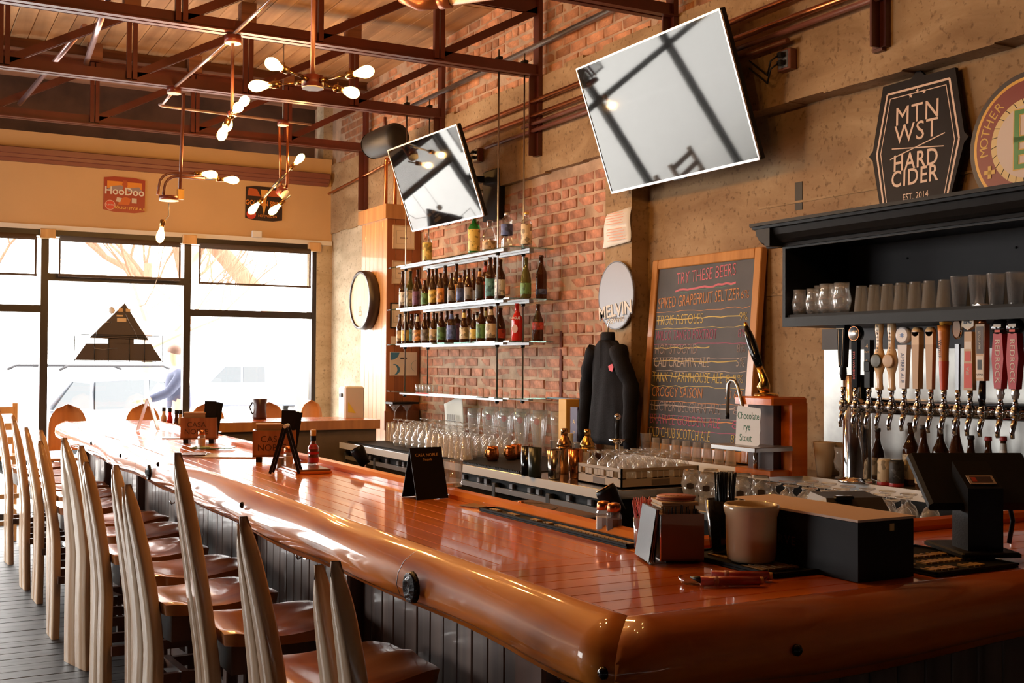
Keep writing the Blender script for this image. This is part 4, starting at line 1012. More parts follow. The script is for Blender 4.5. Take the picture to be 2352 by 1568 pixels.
def wav(x0,x1,y_,c_,wd,seed,dy=0):
    rr=random.Random(seed); pts=[(x0+(x1-x0)*i/14,y_+dy*i/14+rr.uniform(-.006,.006)) for i in range(15)]; stroke(pts,wd,ckm[c_],t,-.0032)
line('TRY THESE BEERS',1.065,'p',.105,x=-.27,w=.56,slope=.03); wav(-.27,.30,.995,'p',.012,1,.02); wav(-.27,.30,.982,'t',.003,2,.02)
RX=iw/2-.02
rows=[('SPIKED GRAPEFRUIT SELTZER',.92,'o',.78,'6%',None),('TROIS PISTOLES',.815,'y',.46,'9%','y'),('WILCO TANGO FOXTROT',.72,'m',.60,'8%',None),('HOP STOOPID',.635,'g',.42,'8%','y'),
      ('CALI CREAMIN ALE',.555,'w',.55,'5%','y'),('TANK 7 FARMHOUSE ALE',.463,'y',.68,'8.5%','y'),('CROGGY SAISON',.372,'o',.5,'20 6.8',None),('LUCIFER BELGIAN ALE',.285,'g',.68,'8','w'),('BRAWLE GOLDEN ALE',.205,'m',.68,'8','o'),('OLD CHUB SCOTCH ALE',.125,'y',.6,'8%',None)]
for i,(s_,y_,c_,w_,pc,strike) in enumerate(rows):
    line(s_,y_,c_,.088 if i else .1,w=w_,slope=.02 if i==0 else 0); line(pc,y_+.02*(i==0),c_,.07,x=RX-(.09 if len(pc)<3 else .17),w=(.07 if len(pc)<3 else .15))
    if i<9: wav(L0-.01,RX,y_-.052,c_,.0035,10+i)
    if strike: wav(L0+.0,RX-.08 if i!=3 else .1,y_+.008,strike,.006,30+i)
# ================================================================ shelf cabinet above the taps
XC=3.83; ye=4.30; yb=.6
cab=thing('wall_cabinet','black open wall cabinet with heavy cornice above the taps','cabinet',(0,0,0))
zb,zt=1.735,2.165
MB().box(XC,XN,ye-.02,ye,zb,zt).build('side_panel',blackpaint,cab)
MB().box(XC,XN,yb,ye-.02,zb,zb+.045).build('shelf',blackpaint,cab)
MB().box(XC+.0,XN,yb,ye,zt-.02,zt).build('top_panel',blackpaint,cab)
MB().box(XN-.03,XN-.002,yb,ye-.02,zb+.04,zt).build('back_panel',darkgrey,cab)
MB().box(XC-.001,XC+.02,yb,ye,zt-.05,zt).build('face_rail',blackpaint,cab)
cp=[(0,0),(-.015,0),(-.02,.015),(-.035,.018),(-.055,.03),(-.075,.055),(-.085,.085),(-.105,.088),(-.108,.1),(-.125,.1),(-.125,.115),(.02,.115),(.02,0)]
MB().profile(cp,(XC,yb,zt-.04),(XC,ye+.1,zt-.04),(1,0,0),(0,0,1)).build('cornice',blackpaint,cab)
MB().profile([(-a_,b_) for a_,b_ in cp],(XC-.1,ye,zt-.04),(XN,ye,zt-.04),(0,1,0),(0,0,1)).build('cornice_return',blackpaint,cab)
b=MB()
for i in range(140): y_=yb+.05+i*.026; b.box(XC+.012,XC+.4,y_,y_+.010,zb+.046,zb+.056)
b.box(XC+.01,XC+.022,yb+.03,ye-.04,zb+.045,zb+.058); b.build('bar_mat_grid',rubber,cab)
for y_ in (3.9,3.3): 
    MB().lathe([(.006,0),(.005,.004),(0,.005)],8,(XN-.031,y_,2.06),axis_to((-1,0,0))).build('screw_head',black,cab)
# back panels behind taps
tag(MB().box(4.255,4.279,.6,4.476,1.63,1.735).build('splash_board',mat('dim_grey_board',(.06,.056,.06),rough=.6)),'dark grey board fixed to the wall under the black cabinet','board')
tag(MB().box(4.268,4.279,.6,4.476,1.0,1.63).build('steel_splashback',steel),'brushed steel splashback on the wall behind the beer taps','splashback')
# cider sign -----------------------------------------------------------------
ZS=2.24
t=thing('cider_sign','black coffin-shaped cider sign standing on the black cabinet','sign',M4=frame((4.21,3.82,ZS),(0,-1,0),(.03,0,1)))
dk=mat('sign_black',(.010,.006,.006),rough=.5); dk.node_tree.nodes['Principled BSDF'].inputs['Specular IOR Level'].default_value=.15; ck_=mat('sign_cream',(.72,.52,.4),rough=.5)
def cof(k,dy=0): return [(-.21*k,-.02 if k==1 else .02),(.16*k,-.02 if k==1 else .02),(.27*k,.34),(.205*k,.665-(1-k)*.5),(-.205*k,.665-(1-k)*.5),(-.27*k,.34)]
MB().prism([(-.2,0),(.18,0),(.272,.31),(.297,.335),(.272,.36),(.215,.665),(.04,.667),(0,.705),(-.04,.667),(-.215,.665),(-.272,.36),(-.297,.335),(-.272,.31)],-.02,0).build('board',dk,t)
for k,w_ in ((.9,.0105),(.81,.0045)):
    pts=[(-.178*k/.9,0.0),(-.245*k/.9,.335),(-.185*k/.9,.655-(.035 if k>.85 else .06)),(.185*k/.9,.655-(.035 if k>.85 else .06)),(.245*k/.9,.335),(.165*k/.9,.0)]
    stroke(pts,w_,ck_,t,.0,'outline')
txt('MTN',.125,ck_,t,0,.495,.0005,sx=.95,off=0,space=1.1); txt('WST',.125,ck_,t,-.005,.408,.0005,sx=.95,off=0,space=1.1)
txt('HARD',.11,ck_,t,-.005,.272,.0005,sx=.85,off=.0012,space=1.1); txt('CIDER',.11,ck_,t,-.01,.196,.0005,sx=.85,off=.0012,space=1.1)
stroke([(-.15,.35),(.16,.315)],.005,ck_,t,.0,'cross_line'); stroke([(-.16,.30),(.165,.375)],.005,ck_,t,.0,'cross_line')
txt('EST. 2014',.045,ck_,t,0,.105,.0005,sx=.85)
for x_,y_ in ((-.04,.585),(0,.603),(.04,.59)):
    MB().prism([((.012 if q%2==0 else .005)*math.sin(-q*PI/5)+x_,(.012 if q%2==0 else .005)*math.cos(q*PI/5)+y_) for q in range(10)],0,.001).build('star',ck_,t)
# round brewery sign -----------------------------------------------------------
RR=.30; t=thing('round_brewery_sign','round maroon and gold brewery sign standing on the black cabinet','sign',M4=frame((4.22,3.215,ZS+.265),(0,-1,0),(.03,0,1)))
MB().prism(ell(RR,RR,56),-.02,0).build('rim',mat('rim_dark',(.03,.018,.015),rough=.4),t)
MB().prism(ell(.277,.277,56),0,.002).build('gold_ring',mat('ring_gold',(.7,.38,.06),rough=.35),t)
MB().prism(ell(.262,.262,56),.002,.004).build('maroon_ring',mat('ring_maroon',(.2,.02,.012),rough=.4),t)
MB().prism(ell(.185,.185,48),.004,.005).build('stone_ring',mat('ring_stone',(.68,.5,.22),rough=.5),t)
for i in range(26):
    a=2*PI*i/26; stroke([(.155*math.cos(a),.155*math.sin(a)),(.185*math.cos(a+.05),.185*math.sin(a+.05))],.003,dk,t,.005,'stone_joint')
MB().prism(ell(.157,.157,48),.005,.0062).build('pale_disc',mat('disc_pale',(.62,.5,.42),rough=.5),t)
gr=mat('letter_green',(.06,.24,.05),rough=.4); go=mat('letter_gold_edge',(.6,.36,.06),rough=.4)
txt('E',.2,go,t,-.03,-.055,.0065,off=.006); txt('E',.2,gr,t,-.03,-.055,.0075,off=.001); txt('D',.2,go,t,.0,.06,.0065,off=.006,sx=1.1); txt('D',.2,gr,t,.0,.06,.0075,off=.001,sx=1.1)
arc_txt('MOTHER',.062,go,t,0,0,.222,PI+.08,.185,.004); arc_txt('EARTH',.062,go,t,0,0,.222,1.25,.21,.004)
b=MB(); b.box(-.028,.028,-.009,.009,.004,.006); b.box(-.009,.009,-.028,.028,.004,.006)
for v_ in range(len(b.v)): x_,y_,z_=b.v[v_]; b.v[v_]=(x_-.19,y_-.11,z_)
b.build('celtic_cross',go,t)
arc_txt('OC',.05,go,t,0,0,.222,-2.05,-.2,.004)
# ================================================================ hanging glass bottle shelves
sh=thing('bottle_shelves','four-tier glass shelf unit hung on steel rods before the brick','shelf',(0,0,0))
XF,XBk=3.81,4.02; SZ=[2.366,2.006,1.707,1.308]
for y_ in (7.26,8.93):
    for x_ in (XF,XBk):
        MB().tube([(x_,y_,SZ[3]-.05),(x_,y_,3.80)],.0065,8).build('rod',steel,sh)
        MB().box(x_-.016,x_+.016,y_-.03,y_+.03,3.725,3.745).build('nut_plate',black,sh)
        for z_ in SZ: MB().lathe([(.013,-.045),(.016,-.04),(.016,-.026)],10,(x_,y_,z_)).build('shelf_nut',blackgloss,sh)
for z_ in SZ:
    MB().box(3.765,4.12,7.0,9.22,z_-.010,z_).build('glass_shelf',shelfglass,sh)
    for x_ in (XF,XBk): 
        MB().box(x_-.018,x_+.018,7.14,9.0,z_-.026,z_-.011).build('support_channel',mat('pale_aluminium',(.4,.42,.45),rough=.4,metal=.6),sh)
# ================================================================ bottles
CAPM={'dark':mat('cap_dark',(.05,.035,.03),rough=.4),'gold':mat('cap_gold',(.7,.45,.12),rough=.35,metal=.6),'red':mat('cap_red',(.5,.04,.03),rough=.4),'cream':mat('cap_cream',(.65,.5,.25),rough=.4),'silver':silver}
LABC={'cream':(.68,.56,.38),'white':(.72,.68,.62),'yellow':(.72,.52,.12),'orange':(.7,.28,.06),'red':(.5,.05,.03),'green':(.12,.26,.08),'blue':(.08,.12,.32),'black':(.03,.028,.028),'tan':(.5,.34,.18),'grey':(.3,.28,.27),'teal':(.08,.25,.25),'purple':(.16,.06,.14)}
def labm(c):
    """printed label: base colour with a band of darker print"""
    nm='label_'+c
    if nm in MATS: return MATS[nm]
    mt,nt,b=_new(nm); N=nt.nodes; L=nt.links
    tc=N.new('ShaderNodeTexCoord'); oi=N.new('ShaderNodeObjectInfo'); ad=N.new('ShaderNodeVectorMath'); ad.operation='MULTIPLY_ADD'
    cb=N.new('ShaderNodeCombineXYZ'); 
    for i in range(3): L.new(oi.outputs['Random'],cb.inputs[i])
    L.new(cb.outputs[0],ad.inputs[0]); ad.inputs[1].default_value=(9,7,5); L.new(tc.outputs['Object'],ad.inputs[2])
    v=N.new('ShaderNodeTexVoronoi'); v.inputs['Scale'].default_value=42; L.new(ad.outputs[0],v.inputs['Vector'])
    rp=N.new('ShaderNodeValToRGB'); rp.color_ramp.interpolation='CONSTANT'; e=rp.color_ramp.elements; col=LABC[c]
    e[0].position=0; e[0].color=(*col,1); e[1].position=.62; e[1].color=(*[x*.45 for x in col],1); k=e.new(.82); k.color=(*[min(1,x*1.25+.05) for x in col],1)
    L.new(v.outputs['Color'],rp.inputs['Fac']); L.new(rp.outputs['Color'],b.inputs['Base Color']); b.inputs['Roughness'].default_value=.5
    MATS[nm]=mt; return mt
#   profile families: (radius, height) normalised to a body radius 1 and a total height 1
FAM={'longneck':[(0,0),(.92,0),(1,.02),(1,.50),(.93,.58),(.55,.70),(.40,.80),(.36,.93),(.42,.94),(.42,.985),(.36,1)],
     'bomber':[(0,0),(.92,0),(1,.02),(1,.55),(.95,.62),(.6,.71),(.42,.78),(.36,.94),(.43,.945),(.43,.985),(.36,1)],
     'belgian':[(0,0),(.9,0),(1,.03),(1,.42),(.9,.52),(.62,.66),(.42,.78),(.36,.93),(.44,.94),(.44,.98),(.36,1)],
     'stubby':[(0,0),(.9,0),(1,.03),(1,.58),(.85,.68),(.5,.78),(.4,.85),(.38,.93),(.45,.94),(.45,.985),(.36,1)],
     'cylinder':[(0,0),(.95,0),(1,.02),(1,.80),(.85,.86),(.5,.9),(.42,.93),(.42,.99),(.36,1)],
     'square':[(0,0),(.92,0),(1,.02),(1,.72),(.8,.79),(.4,.84),(.36,.96),(.42,.965),(.36,1)]}
_bc={}
def bottle(fam,r,h,glass,lab,cap,loc,label,group,rot=0,neck=None,lz=None,cat='bottle',n=14,nm='beer_bottle',capk=1):
    key=(fam,round(r,4),round(h,4),glass.name,lab,cap,neck,lz)
    if key not in _bc:
        pr=[(a*r,b*h) for a,b in FAM[fam]]; out={}
        out['b']=MB().lathe(pr,n).mesh('bottle',glass)
        top=max(b for a,b in FAM[fam] if a>=.985)
        if lab:
            z0,z1=(lz or (.10,top-.05)); out['l']=MB().lathe([(r+.0006,z0*h),(r+.0012,z0*h+.001),(r+.0012,z1*h-.001),(r+.0006,z1*h)],n,cap=False).mesh('label',labm(lab))
        if cap: out['c']=MB().lathe([(r*.46,h*.945),(r*.48,h*.95),(r*.46,h+.002),(r*.4,h+.004)],10).mesh('cap',CAPM[cap])
        if neck:
            def rad(z):
                for (a0,b0),(a1,b1) in zip(FAM[fam],FAM[fam][1:]):
                    if b0<=z<=b1 and b1>b0: return (a0+(a1-a0)*(z-b0)/(b1-b0))*r
                return r*.36
            zs=[.74,.78,.82,.86,.9]; out['n']=MB().lathe([(rad(z)+.0012,z*h) for z in zs],n,cap=False).mesh('neck_label',labm(neck))
        _bc[key]=out
    o=_bc[key]; loc=(loc[0],loc[1],loc[2]+.0012); root=inst(o['b'],nm,None,loc,(0,0,rot)); tag(root,label,cat,group)
    for q,nn in (('l','label'),('c','cap'),('n','neck_label')):
        if q in o: inst(o[q],nn,root)
    return root
GN={'brown':brownglass,'green':greenglass,'olive':olivegl}
# upper shelf row (z = SZ[1]); pixel x of each bottle, pixel y of its top, family, label colour
def row(items,z,shelfname,grp,xd):
    for q_,(px,ptop,fam,r,gl,lab,cap,neck,extra) in enumerate(items):
        xq=xd+.03+(.082 if q_%2 else 0); p=P(px,ptop,0,xq)           # bottles stand near the shelf front
        h=p.z-z; h=max(.19,min(h,.262 if z<1.9 else .325))
        if p.y>9.17: xq=xd+.02; p=P(px,ptop,0,xq); p.y=min(p.y,9.18)
        p.y=max(7.04,p.y)
        if abs(p.y-7.26)<.05 or abs(p.y-8.93)<.05: xq=3.915
        desc={'brown':'brown glass','green':'green glass','olive':'olive glass'}[gl]
        size='tall' if h>.275 else ('short' if h<.225 else 'medium')
        l='%s %s beer bottle, %s label%s, on the %s shelf'%(size,desc,lab,extra,shelfname)
        bottle(fam,r,round(h,2),GN[gl],lab,cap,(xq,p.y,z),l,grp,random.uniform(0,6),neck)
U=[(925,622,'longneck',.031,'brown','white',None,None,''),(943,620,'bomber',.036,'olive','cream','dark',None,''),(956,636,'stubby',.03,'brown','purple',None,None,''),(967,620,'bomber',.034,'brown','white',None,None,' and foil neck'),(976,644,'stubby',.03,'brown','green',None,None,''),(985,616,'longneck',.034,'brown','cream',None,None,''),
   (994,618,'longneck',.032,'brown','yellow',None,None,''),(1002,617,'longneck',.034,'brown','red',None,None,''),(1012,628,'stubby',.03,'brown','orange',None,None,''),(1023,610,'bomber',.037,'brown','black',None,None,''),(1037,625,'longneck',.03,'brown','grey',None,'gold' if 0 else None,''),(1049,607,'bomber',.035,'brown','orange',None,None,''),
   (1057,632,'stubby',.03,'brown','blue',None,'orange',' and orange neck band'),(1067,620,'longneck',.031,'brown','tan',None,None,''),(1076,618,'longneck',.032,'brown','grey',None,None,' and swing top'),(1088,617,'belgian',.037,'brown','white',None,None,''),(1102,616,'bomber',.031,'brown','black',None,'orange',' and orange neck foil'),(1115,601,'bomber',.034,'brown','red',None,'red',' and red neck band'),
   (1126,592,'bomber',.037,'brown','teal',None,None,''),(1137,591,'bomber',.036,'brown','orange',None,None,' by a teal one'),(1149,597,'bomber',.039,'brown','white',None,None,' at the front rod')]
row(U,SZ[1],'upper glass','beer bottles on the upper glass shelf',3.83)
bottle('belgian',.038,.29,olivegl,'green',None,(3.93,7.06,SZ[1]),'dark olive corked bottle with green picture label at the upper shelf end','beer bottles on the upper glass shelf',n=16)
bottle('bomber',.04,.31,brownglass,'blue',None,(4.05,7.05,SZ[1]),'big dark bottle with gold shield over blue label, upper shelf back corner','beer bottles on the upper glass shelf',lz=(.1,.22),n=16)
Lw=[(919,716,'longneck',.031,'brown','tan',None,None,''),(931,716,'longneck',.033,'brown','yellow',None,'white',' and white neck band'),(941,708,'longneck',.028,'brown','grey',None,None,''),(946,708,'bomber',.036,'brown','teal',None,None,''),(959,720,'longneck',.031,'brown','orange',None,'cream',' and cream neck band'),(968,742,'stubby',.03,'brown','white',None,None,''),
    (975,718,'longneck',.03,'brown','grey',None,None,' and pale rim'),(984,716,'bomber',.037,'brown','yellow',None,None,' and no neck band'),(996,718,'longneck',.032,'brown','tan',None,None,' behind others'),(1003,720,'longneck',.03,'brown','orange',None,None,' and no band'),(1014,716,'bomber',.036,'brown','green',None,None,''),(1027,715,'longneck',.03,'brown','white',None,None,''),
    (1037,715,'stubby',.036,'brown','blue',None,'blue',' and blue shoulder'),(1050,722,'square',.038,'brown','purple',None,None,''),(1066,711,'longneck',.033,'brown','cream',None,'yellow',' and gold foil neck'),(1077,711,'bomber',.036,'brown','tan',None,None,' by gold foil'),(1088,722,'longneck',.03,'brown','yellow',None,None,' and slim neck'),(1096,716,'longneck',.031,'brown','yellow',None,'white',' and white collar'),
    (1106,693,'bomber',.038,'brown','green',None,None,' and cream top'),(1116,706,'longneck',.03,'brown','grey',None,'yellow',' and bright yellow foil'),(1128,700,'bomber',.04,'brown','cream',None,'cream',' and cream neck label'),(1149,706,'belgian',.041,'brown','red',None,None,' with pinkish picture')]
row(Lw,SZ[2],'lower glass','beer bottles on the lower glass shelf',3.83)
bt=bottle('bomber',.04,.265,redglass,None,None,(3.90,7.13,SZ[2]),'bright red painted bottle with white print on the lower glass shelf','beer bottles on the lower glass shelf',n=18)
t2_=thing('tmp_frame',None,None,M4=Matrix.Identity(4)); bpy.data.objects.remove(t2_)
fr=frame((-.032,-.026,.16),(.63,-.77,0),(0,0,1))
e_=txt('ROGUE',.024,paper,None,0,0,.0,ext=.0012); e_.parent=bt; e_.matrix_local=fr
e_=MB().prism(ell(.022,.03,20,0,-.075),-.001,.0004).build('white_print',mat('pink_white_print',(.72,.45,.4)),bt); e_.matrix_local=fr
bottle('longneck',.041,.262,brownglass,'red',None,(4.03,7.06,SZ[2]),'brown bottle with red and black label next to the red bottle','beer bottles on the lower glass shelf',lz=(.3,.5),n=16)
# spirits on the top shelf
clearb=glassy('clear_bottle_glass',tint=(.86,.87,.85),fac=2.0)
z=SZ[0]
bottle('square',.04,.25,clearb,'yellow',None,(3.87,8.62,z),'clear square-shouldered spirit bottle with yellow label on the top shelf','spirits on the top glass shelf',nm='spirit_bottle')
bottle('square',.045,.29,greenglass,'yellow','gold',(3.88,7.78,z),'green spirit bottle with yellow label on the top shelf','spirits on the top glass shelf',nm='spirit_bottle')
bottle('belgian',.055,.24,clearb,'tan',None,(3.9,7.56,z),'round-bellied clear spirit bottle beside the green one','spirits on the top glass shelf',nm='spirit_bottle')
bottle('cylinder',.042,.27,clearb,'blue','silver',(3.92,7.33,z),'clear cylinder vodka bottle with dark blue label on the top shelf','spirits on the top glass shelf',nm='spirit_bottle',lz=(.4,.7))
bottle('square',.038,.25,clearb,'cream','gold',(3.95,7.09,z),'slim clear spirit bottle with cream label at the top shelf end','spirits on the top glass shelf',nm='spirit_bottle')
# upturned shot glasses on the lowest shelf
sg=MB().lathe([(.020,0),(.025,.06),(.0235,.06),(.0185,.008),(0,.008)],12).mesh('shot_glass',clearglass)
for i in range(6): tag(inst(sg,'shot_glass',None,(3.86+.06*(i%2),8.5+.065*i,SZ[3]+.0012)),'small shot glass standing on the lowest glass shelf','glass','shot glasses on the lowest shelf')
# ================================================================ right-hand display bottles on the ledge
def disp(px,pbase,ptop,fam,r,lab,label,x,capc=None,neck=None,gl=brownglass,lz=None):
    p=P(px,pbase,0,x); h=P(px,ptop,0,x).z-1.0
    return bottle(fam,r,round(h,3),gl,lab,capc,(x,p.y,1.0),label,'bottles on the ledge under the taps',random.uniform(0,6),neck,lz,n=18)
disp(2016,1095,985,'longneck',.031,'cream','brown bottle with pale red-figure label nearest the tap column',4.15,'dark')
disp(2092,1100,970,'bomber',.037,'cream','tall brown bottle with cream label showing a pistol, under the taps',4.13)
disp(2121,1105,978,'belgian',.036,'tan','dark bottle with tan label and round black dot under the taps',4.03,'dark')
disp(2160,1110,976,'bomber',.036,'cream','brown bottle with block-lettered cream label behind the till',4.13)
disp(2196,1110,965,'belgian',.040,'white','wide-bodied brown bottle with white band label behind the till',4.04)
disp(2230,1115,1002,'longneck',.034,'tan','short brown bottle with narrow tan label behind the till',4.14,'dark')
disp(2270,1115,1005,'longneck',.033,'tan','brown bottle with dark neck foil near the glasses stack',4.1,'red')
disp(2305,1115,1005,'longneck',.031,'white','brown bottle with white neck label beside the till screen',4.1,'red','white')
for px,lab,nm in ((2032,'cream','pale beer can with maroon picture next to a bottle under the taps'),(2059,'black','dark beer can with red rim standing under the taps')):
    p=P(px,1095,0,4.04); c=MB().lathe([(.027,0),(.033,.008),(.033,.108),(.027,.12),(.024,.118)],18).build('beer_can',labm(lab),None,(4.04,p.y,1.001)); tag(c,nm,'can','cans on the ledge under the taps')
    MB().lathe([(.0335,.0),(.0338,.012),(.0335,.014)],18,cap=False).build('rim_band',mat('can_red',(.4,.03,.03),rough=.3),c); MB().lathe([(.0,.119),(.025,.1195),(.027,.1205),(.024,.122)],18).build('lid',silver,c)
# ================================================================ back bar
BZ=.90; XCF=3.24
cn=thing('back_counter','long stainless back-bar counter with black cooler doors','counter',(0,0,0))
YA,YB=4.92,8.93
stt=mat('stainless_top',(.5,.5,.5),rough=.22,metal=1,var=.08,vscale=15)
MB().bbox(XCF,3.985,YA,5.952,BZ-.045,BZ,.002).build('worktop',stt,cn)
MB().bbox(XCF,4.145,5.953,YB,BZ-.045,BZ,.002).build('worktop',stt,cn)
MB().box(XCF-.004,XCF+.002,YA,YB,BZ-.05,BZ-.002).build('front_edge',mat('window_reflection_edge',(.8,.8,.8),rough=.35),cn)  # pale non-metal colour stands in for the window reflection on steel
MB().box(XCF+.05,3.98,YA+.02,YB,.0,BZ-.045).build('carcass',blackpaint,cn)
for i in range(6):
    y0=YA+.03+i*.655
    d=MB().bbox(XCF+.02,XCF+.052,y0,y0+.60,.12,BZ-.13,.006).build('door',mat('dark_cooler_glass',(.012,.014,.015),rough=.12),cn)
    b=MB(); b.box(XCF+.012,XCF+.03,y0-.005,y0+.605,BZ-.135,BZ-.105); b.build('door_top_edge',silver,d)
    b=MB(); b.tube([(XCF+.02,y0+.05,BZ-.17),(XCF-.02,y0+.06,BZ-.19),(XCF-.025,y0+.07,BZ-.25),(XCF+.02,y0+.08,BZ-.29)],.010,8); b.build('handle',chrome,d)
    MB().bbox(XCF+.01,XCF+.05,y0+.605,y0+.65,.08,BZ-.08,.004).build('door_post',mat('charcoal_post',(.06,.06,.065),rough=.45),cn)
    for k in (.1,.2,.42): MB().bbox(XCF+.03,XCF+.06,y0+k,y0+k+.04,BZ-.10,BZ-.07,.003).build('hinge',silver,cn)
MB().box(XCF+.015,XCF+.05,YA,YB,.0,.1).build('kick_plate',black,cn)
# rubber drain mats on the counter
for y0,y1,lab in ((7.25,8.85,'dark ribbed rubber mat at the far end of the back counter'),(5.95,7.2,'dark ribbed rubber mat under the copper mugs')):
    t=thing('drain_mat',lab,'mat',(0,0,0),group='ribbed drain mats')
    MB().box(XCF+.03,4.0,y0,y1,BZ+.0006,BZ+.006).build('sheet',rubber,t)
    b=MB()
    for i in range(int((y1-y0)/.02)): b.box(XCF+.03,XCF+.05,y0+i*.02,y0+i*.02+.01,BZ+.006,BZ+.012)
    tag(b.build('ribs',rubber,t),kind='stuff')
# ledge along the wall
ld=thing('wall_ledge','steel-edged wooden ledge along the wall holding chalkboard and taps','ledge',(0,0,0))
MB().box(4.0,4.268,.6,5.95,.955,.99).build('board',mat('ledge_top',(.3,.17,.09),rough=.35),ld)
MB().box(3.992,4.0,.6,5.95,.952,1.0).build('steel_edge',MATS['window_reflection_edge'],ld)  # same pale colour in place of a window reflection
MB().box(4.0,4.268,.6,5.95,.99,1.0).build('top_sheet',mat('ledge_sheet',(.35,.3,.26),rough=.25,metal=.9),ld)
MB().box(4.0,4.268,.6,5.95,0,.955).build('apron',blackpaint,ld)
# lower counter in front of the taps
lc=thing('lower_counter','low steel counter below the tap ledge holding upturned glasses','counter',(0,0,0))
MB().bbox(3.42,3.99,.6,4.86,.81,.85,.004).build('worktop',steel,lc); MB().box(3.45,3.98,.6,4.84,0,.81).build('carcass',blackpaint,lc)
# ---------------------------------------------------------------- glasses
def gm(prof,n=14): return MB().lathe(prof,n,cap=False).mesh('glass',clearglass)
def up(prof):  # upside down version of a profile
    h=max(z for r,z in prof); return [(r,h-z) for r,z in reversed(prof)]
PINT=[(0,.01),(.026,.01),(.029,0),(.030,.0),(.042,.148),(.044,.148),(.0405,.146),(.030,.015),(0,.014)]
WINE=[(0,.004),(.032,.002),(.033,.0),(.033,.004),(.006,.012),(.0045,.085),(.014,.095),(.036,.125),(.038,.155),(.031,.205),(.032,.205),(.0365,.155),(.034,.127),(0,.1)]
SNIF=[(0,.004),(.034,.001),(.035,.0),(.034,.005),(.010,.012),(.008,.035),(.026,.05),(.044,.085),(.043,.11),(.033,.145),(.0345,.145),(.0445,.11),(.0425,.085),(0,.045)]
FLUTE=[(0,.003),(.03,.001),(.031,.0),(.03,.004),(.005,.01),(.0042,.09),(.012,.1),(.024,.15),(.024,.22),(.025,.22),(.023,.15),(0,.105)]
WEIZ=[(0,.008),(.026,.006),(.03,0),(.024,.02),(.022,.04),(.034,.12),(.037,.17),(.035,.21),(.0365,.21),(.0385,.17),(.024,.045),(0,.02)]
TULIP=[(0,.004),(.03,.001),(.032,0),(.03,.006),(.009,.013),(.008,.03),(.03,.05),(.036,.08),(.027,.12),(.034,.15),(.0355,.15),(.0285,.12),(.0375,.08),(0,.035)]
BELLY=[(0,.01),(.028,.008),(.03,0),(.034,.02),(.04,.05),(.036,.075),(.029,.10),(.031,.125),(.0325,.125),(.0305,.10),(.0415,.05),(0,.015)]
G={k:gm(up(v)) for k,v in dict(pint=PINT,wine=WINE,snifter=SNIF,flute=FLUTE,weizen=WEIZ,tulip=TULIP,belly=BELLY).items()}
GU={k:gm(v) for k,v in dict(pint=PINT,wine=WINE,snifter=SNIF,flute=FLUTE,weizen=WEIZ,tulip=TULIP,belly=BELLY).items()}
def glass(me,nm,x,y,z,label,group,s=1): 
    o=inst(me,nm,None,(x,y,z+.0012),(0,0,random.uniform(0,6)),(s,s,s)); return tag(o,label,'glass',group)
# far end: rows of upturned pints, then wine glasses, tall weizens in front of the brick
zc=BZ+.0075
for i in range(5):
    for j in range(3):
        glass(G['pint'],'pint_glass',3.62+.105*j,8.78-.1*i,zc,'upturned pint glass at the far counter end, '+('front row','middle row','row nearest the wall')[j],'pint glasses at the far counter end')
for i in range(12):
    for j in range(4):
        x=3.46+.112*j; y=8.24-.118*i
        k=('wine','tulip')[(j)%2]
        glass(G[k],k+'_glass',x,y,zc,'upturned %s glass under the bottle shelves, %s row from the counter edge'%(k,('first','second','third','fourth')[j]),'%s glasses under the bottle shelves'%k)
for i in range(10): glass(GU['weizen'],'weizen_glass',4.0+.09*(i%2),8.0-.125*i,zc,'tall slim beer glass standing against the brick wall','tall beer glasses against the brick',1.38+.08*(i%2))
for i in (1,3,5,7):
    o=[q for q in bpy.data.objects if q.name.startswith('weizen_glass')][i]; o.rotation_euler=(0,0,0)
    q=MB().prism(ell(.016,.016,18),0,.0008).build('red_logo',mat('logo_red',(.55,.06,.05),rough=.5),o); q.matrix_local=frame((-.031,-.022,.155),(.58,-.81,0),(0,0,1))
for i in range(7): glass(G['pint'],'pint_glass',3.37,7.42-.095*i,zc,'upturned pint glass in the row beside the copper mugs','pint glasses beside the copper mugs')
for i in range(5): glass(GU['pint'],'pint_glass',3.83,6.46-.1*i,zc,'upright pint glass behind the metal shakers','pint glasses behind the shakers',.95)
# martini glasses on a small black rack by the column
MART=[(0,.003),(.032,.001),(.033,0),(.03,.004),(.004,.01),(.0035,.09),(.052,.155),(.0525,.155),(.004,.094),(0,.094)]
mg=gm(MART)
t=thing('glass_rack','small black hanging rail for martini glasses on the panelled column','rack',(3.98,9.36,1.185)); MB().box(-.12,.13,-.05,.13,0,.018).build('rail',black,t)
for i in range(2): glass(mg,'martini_glass',3.9+.115*i,9.36,1.025,'martini glass hanging under the black rail','martini glasses by the column')
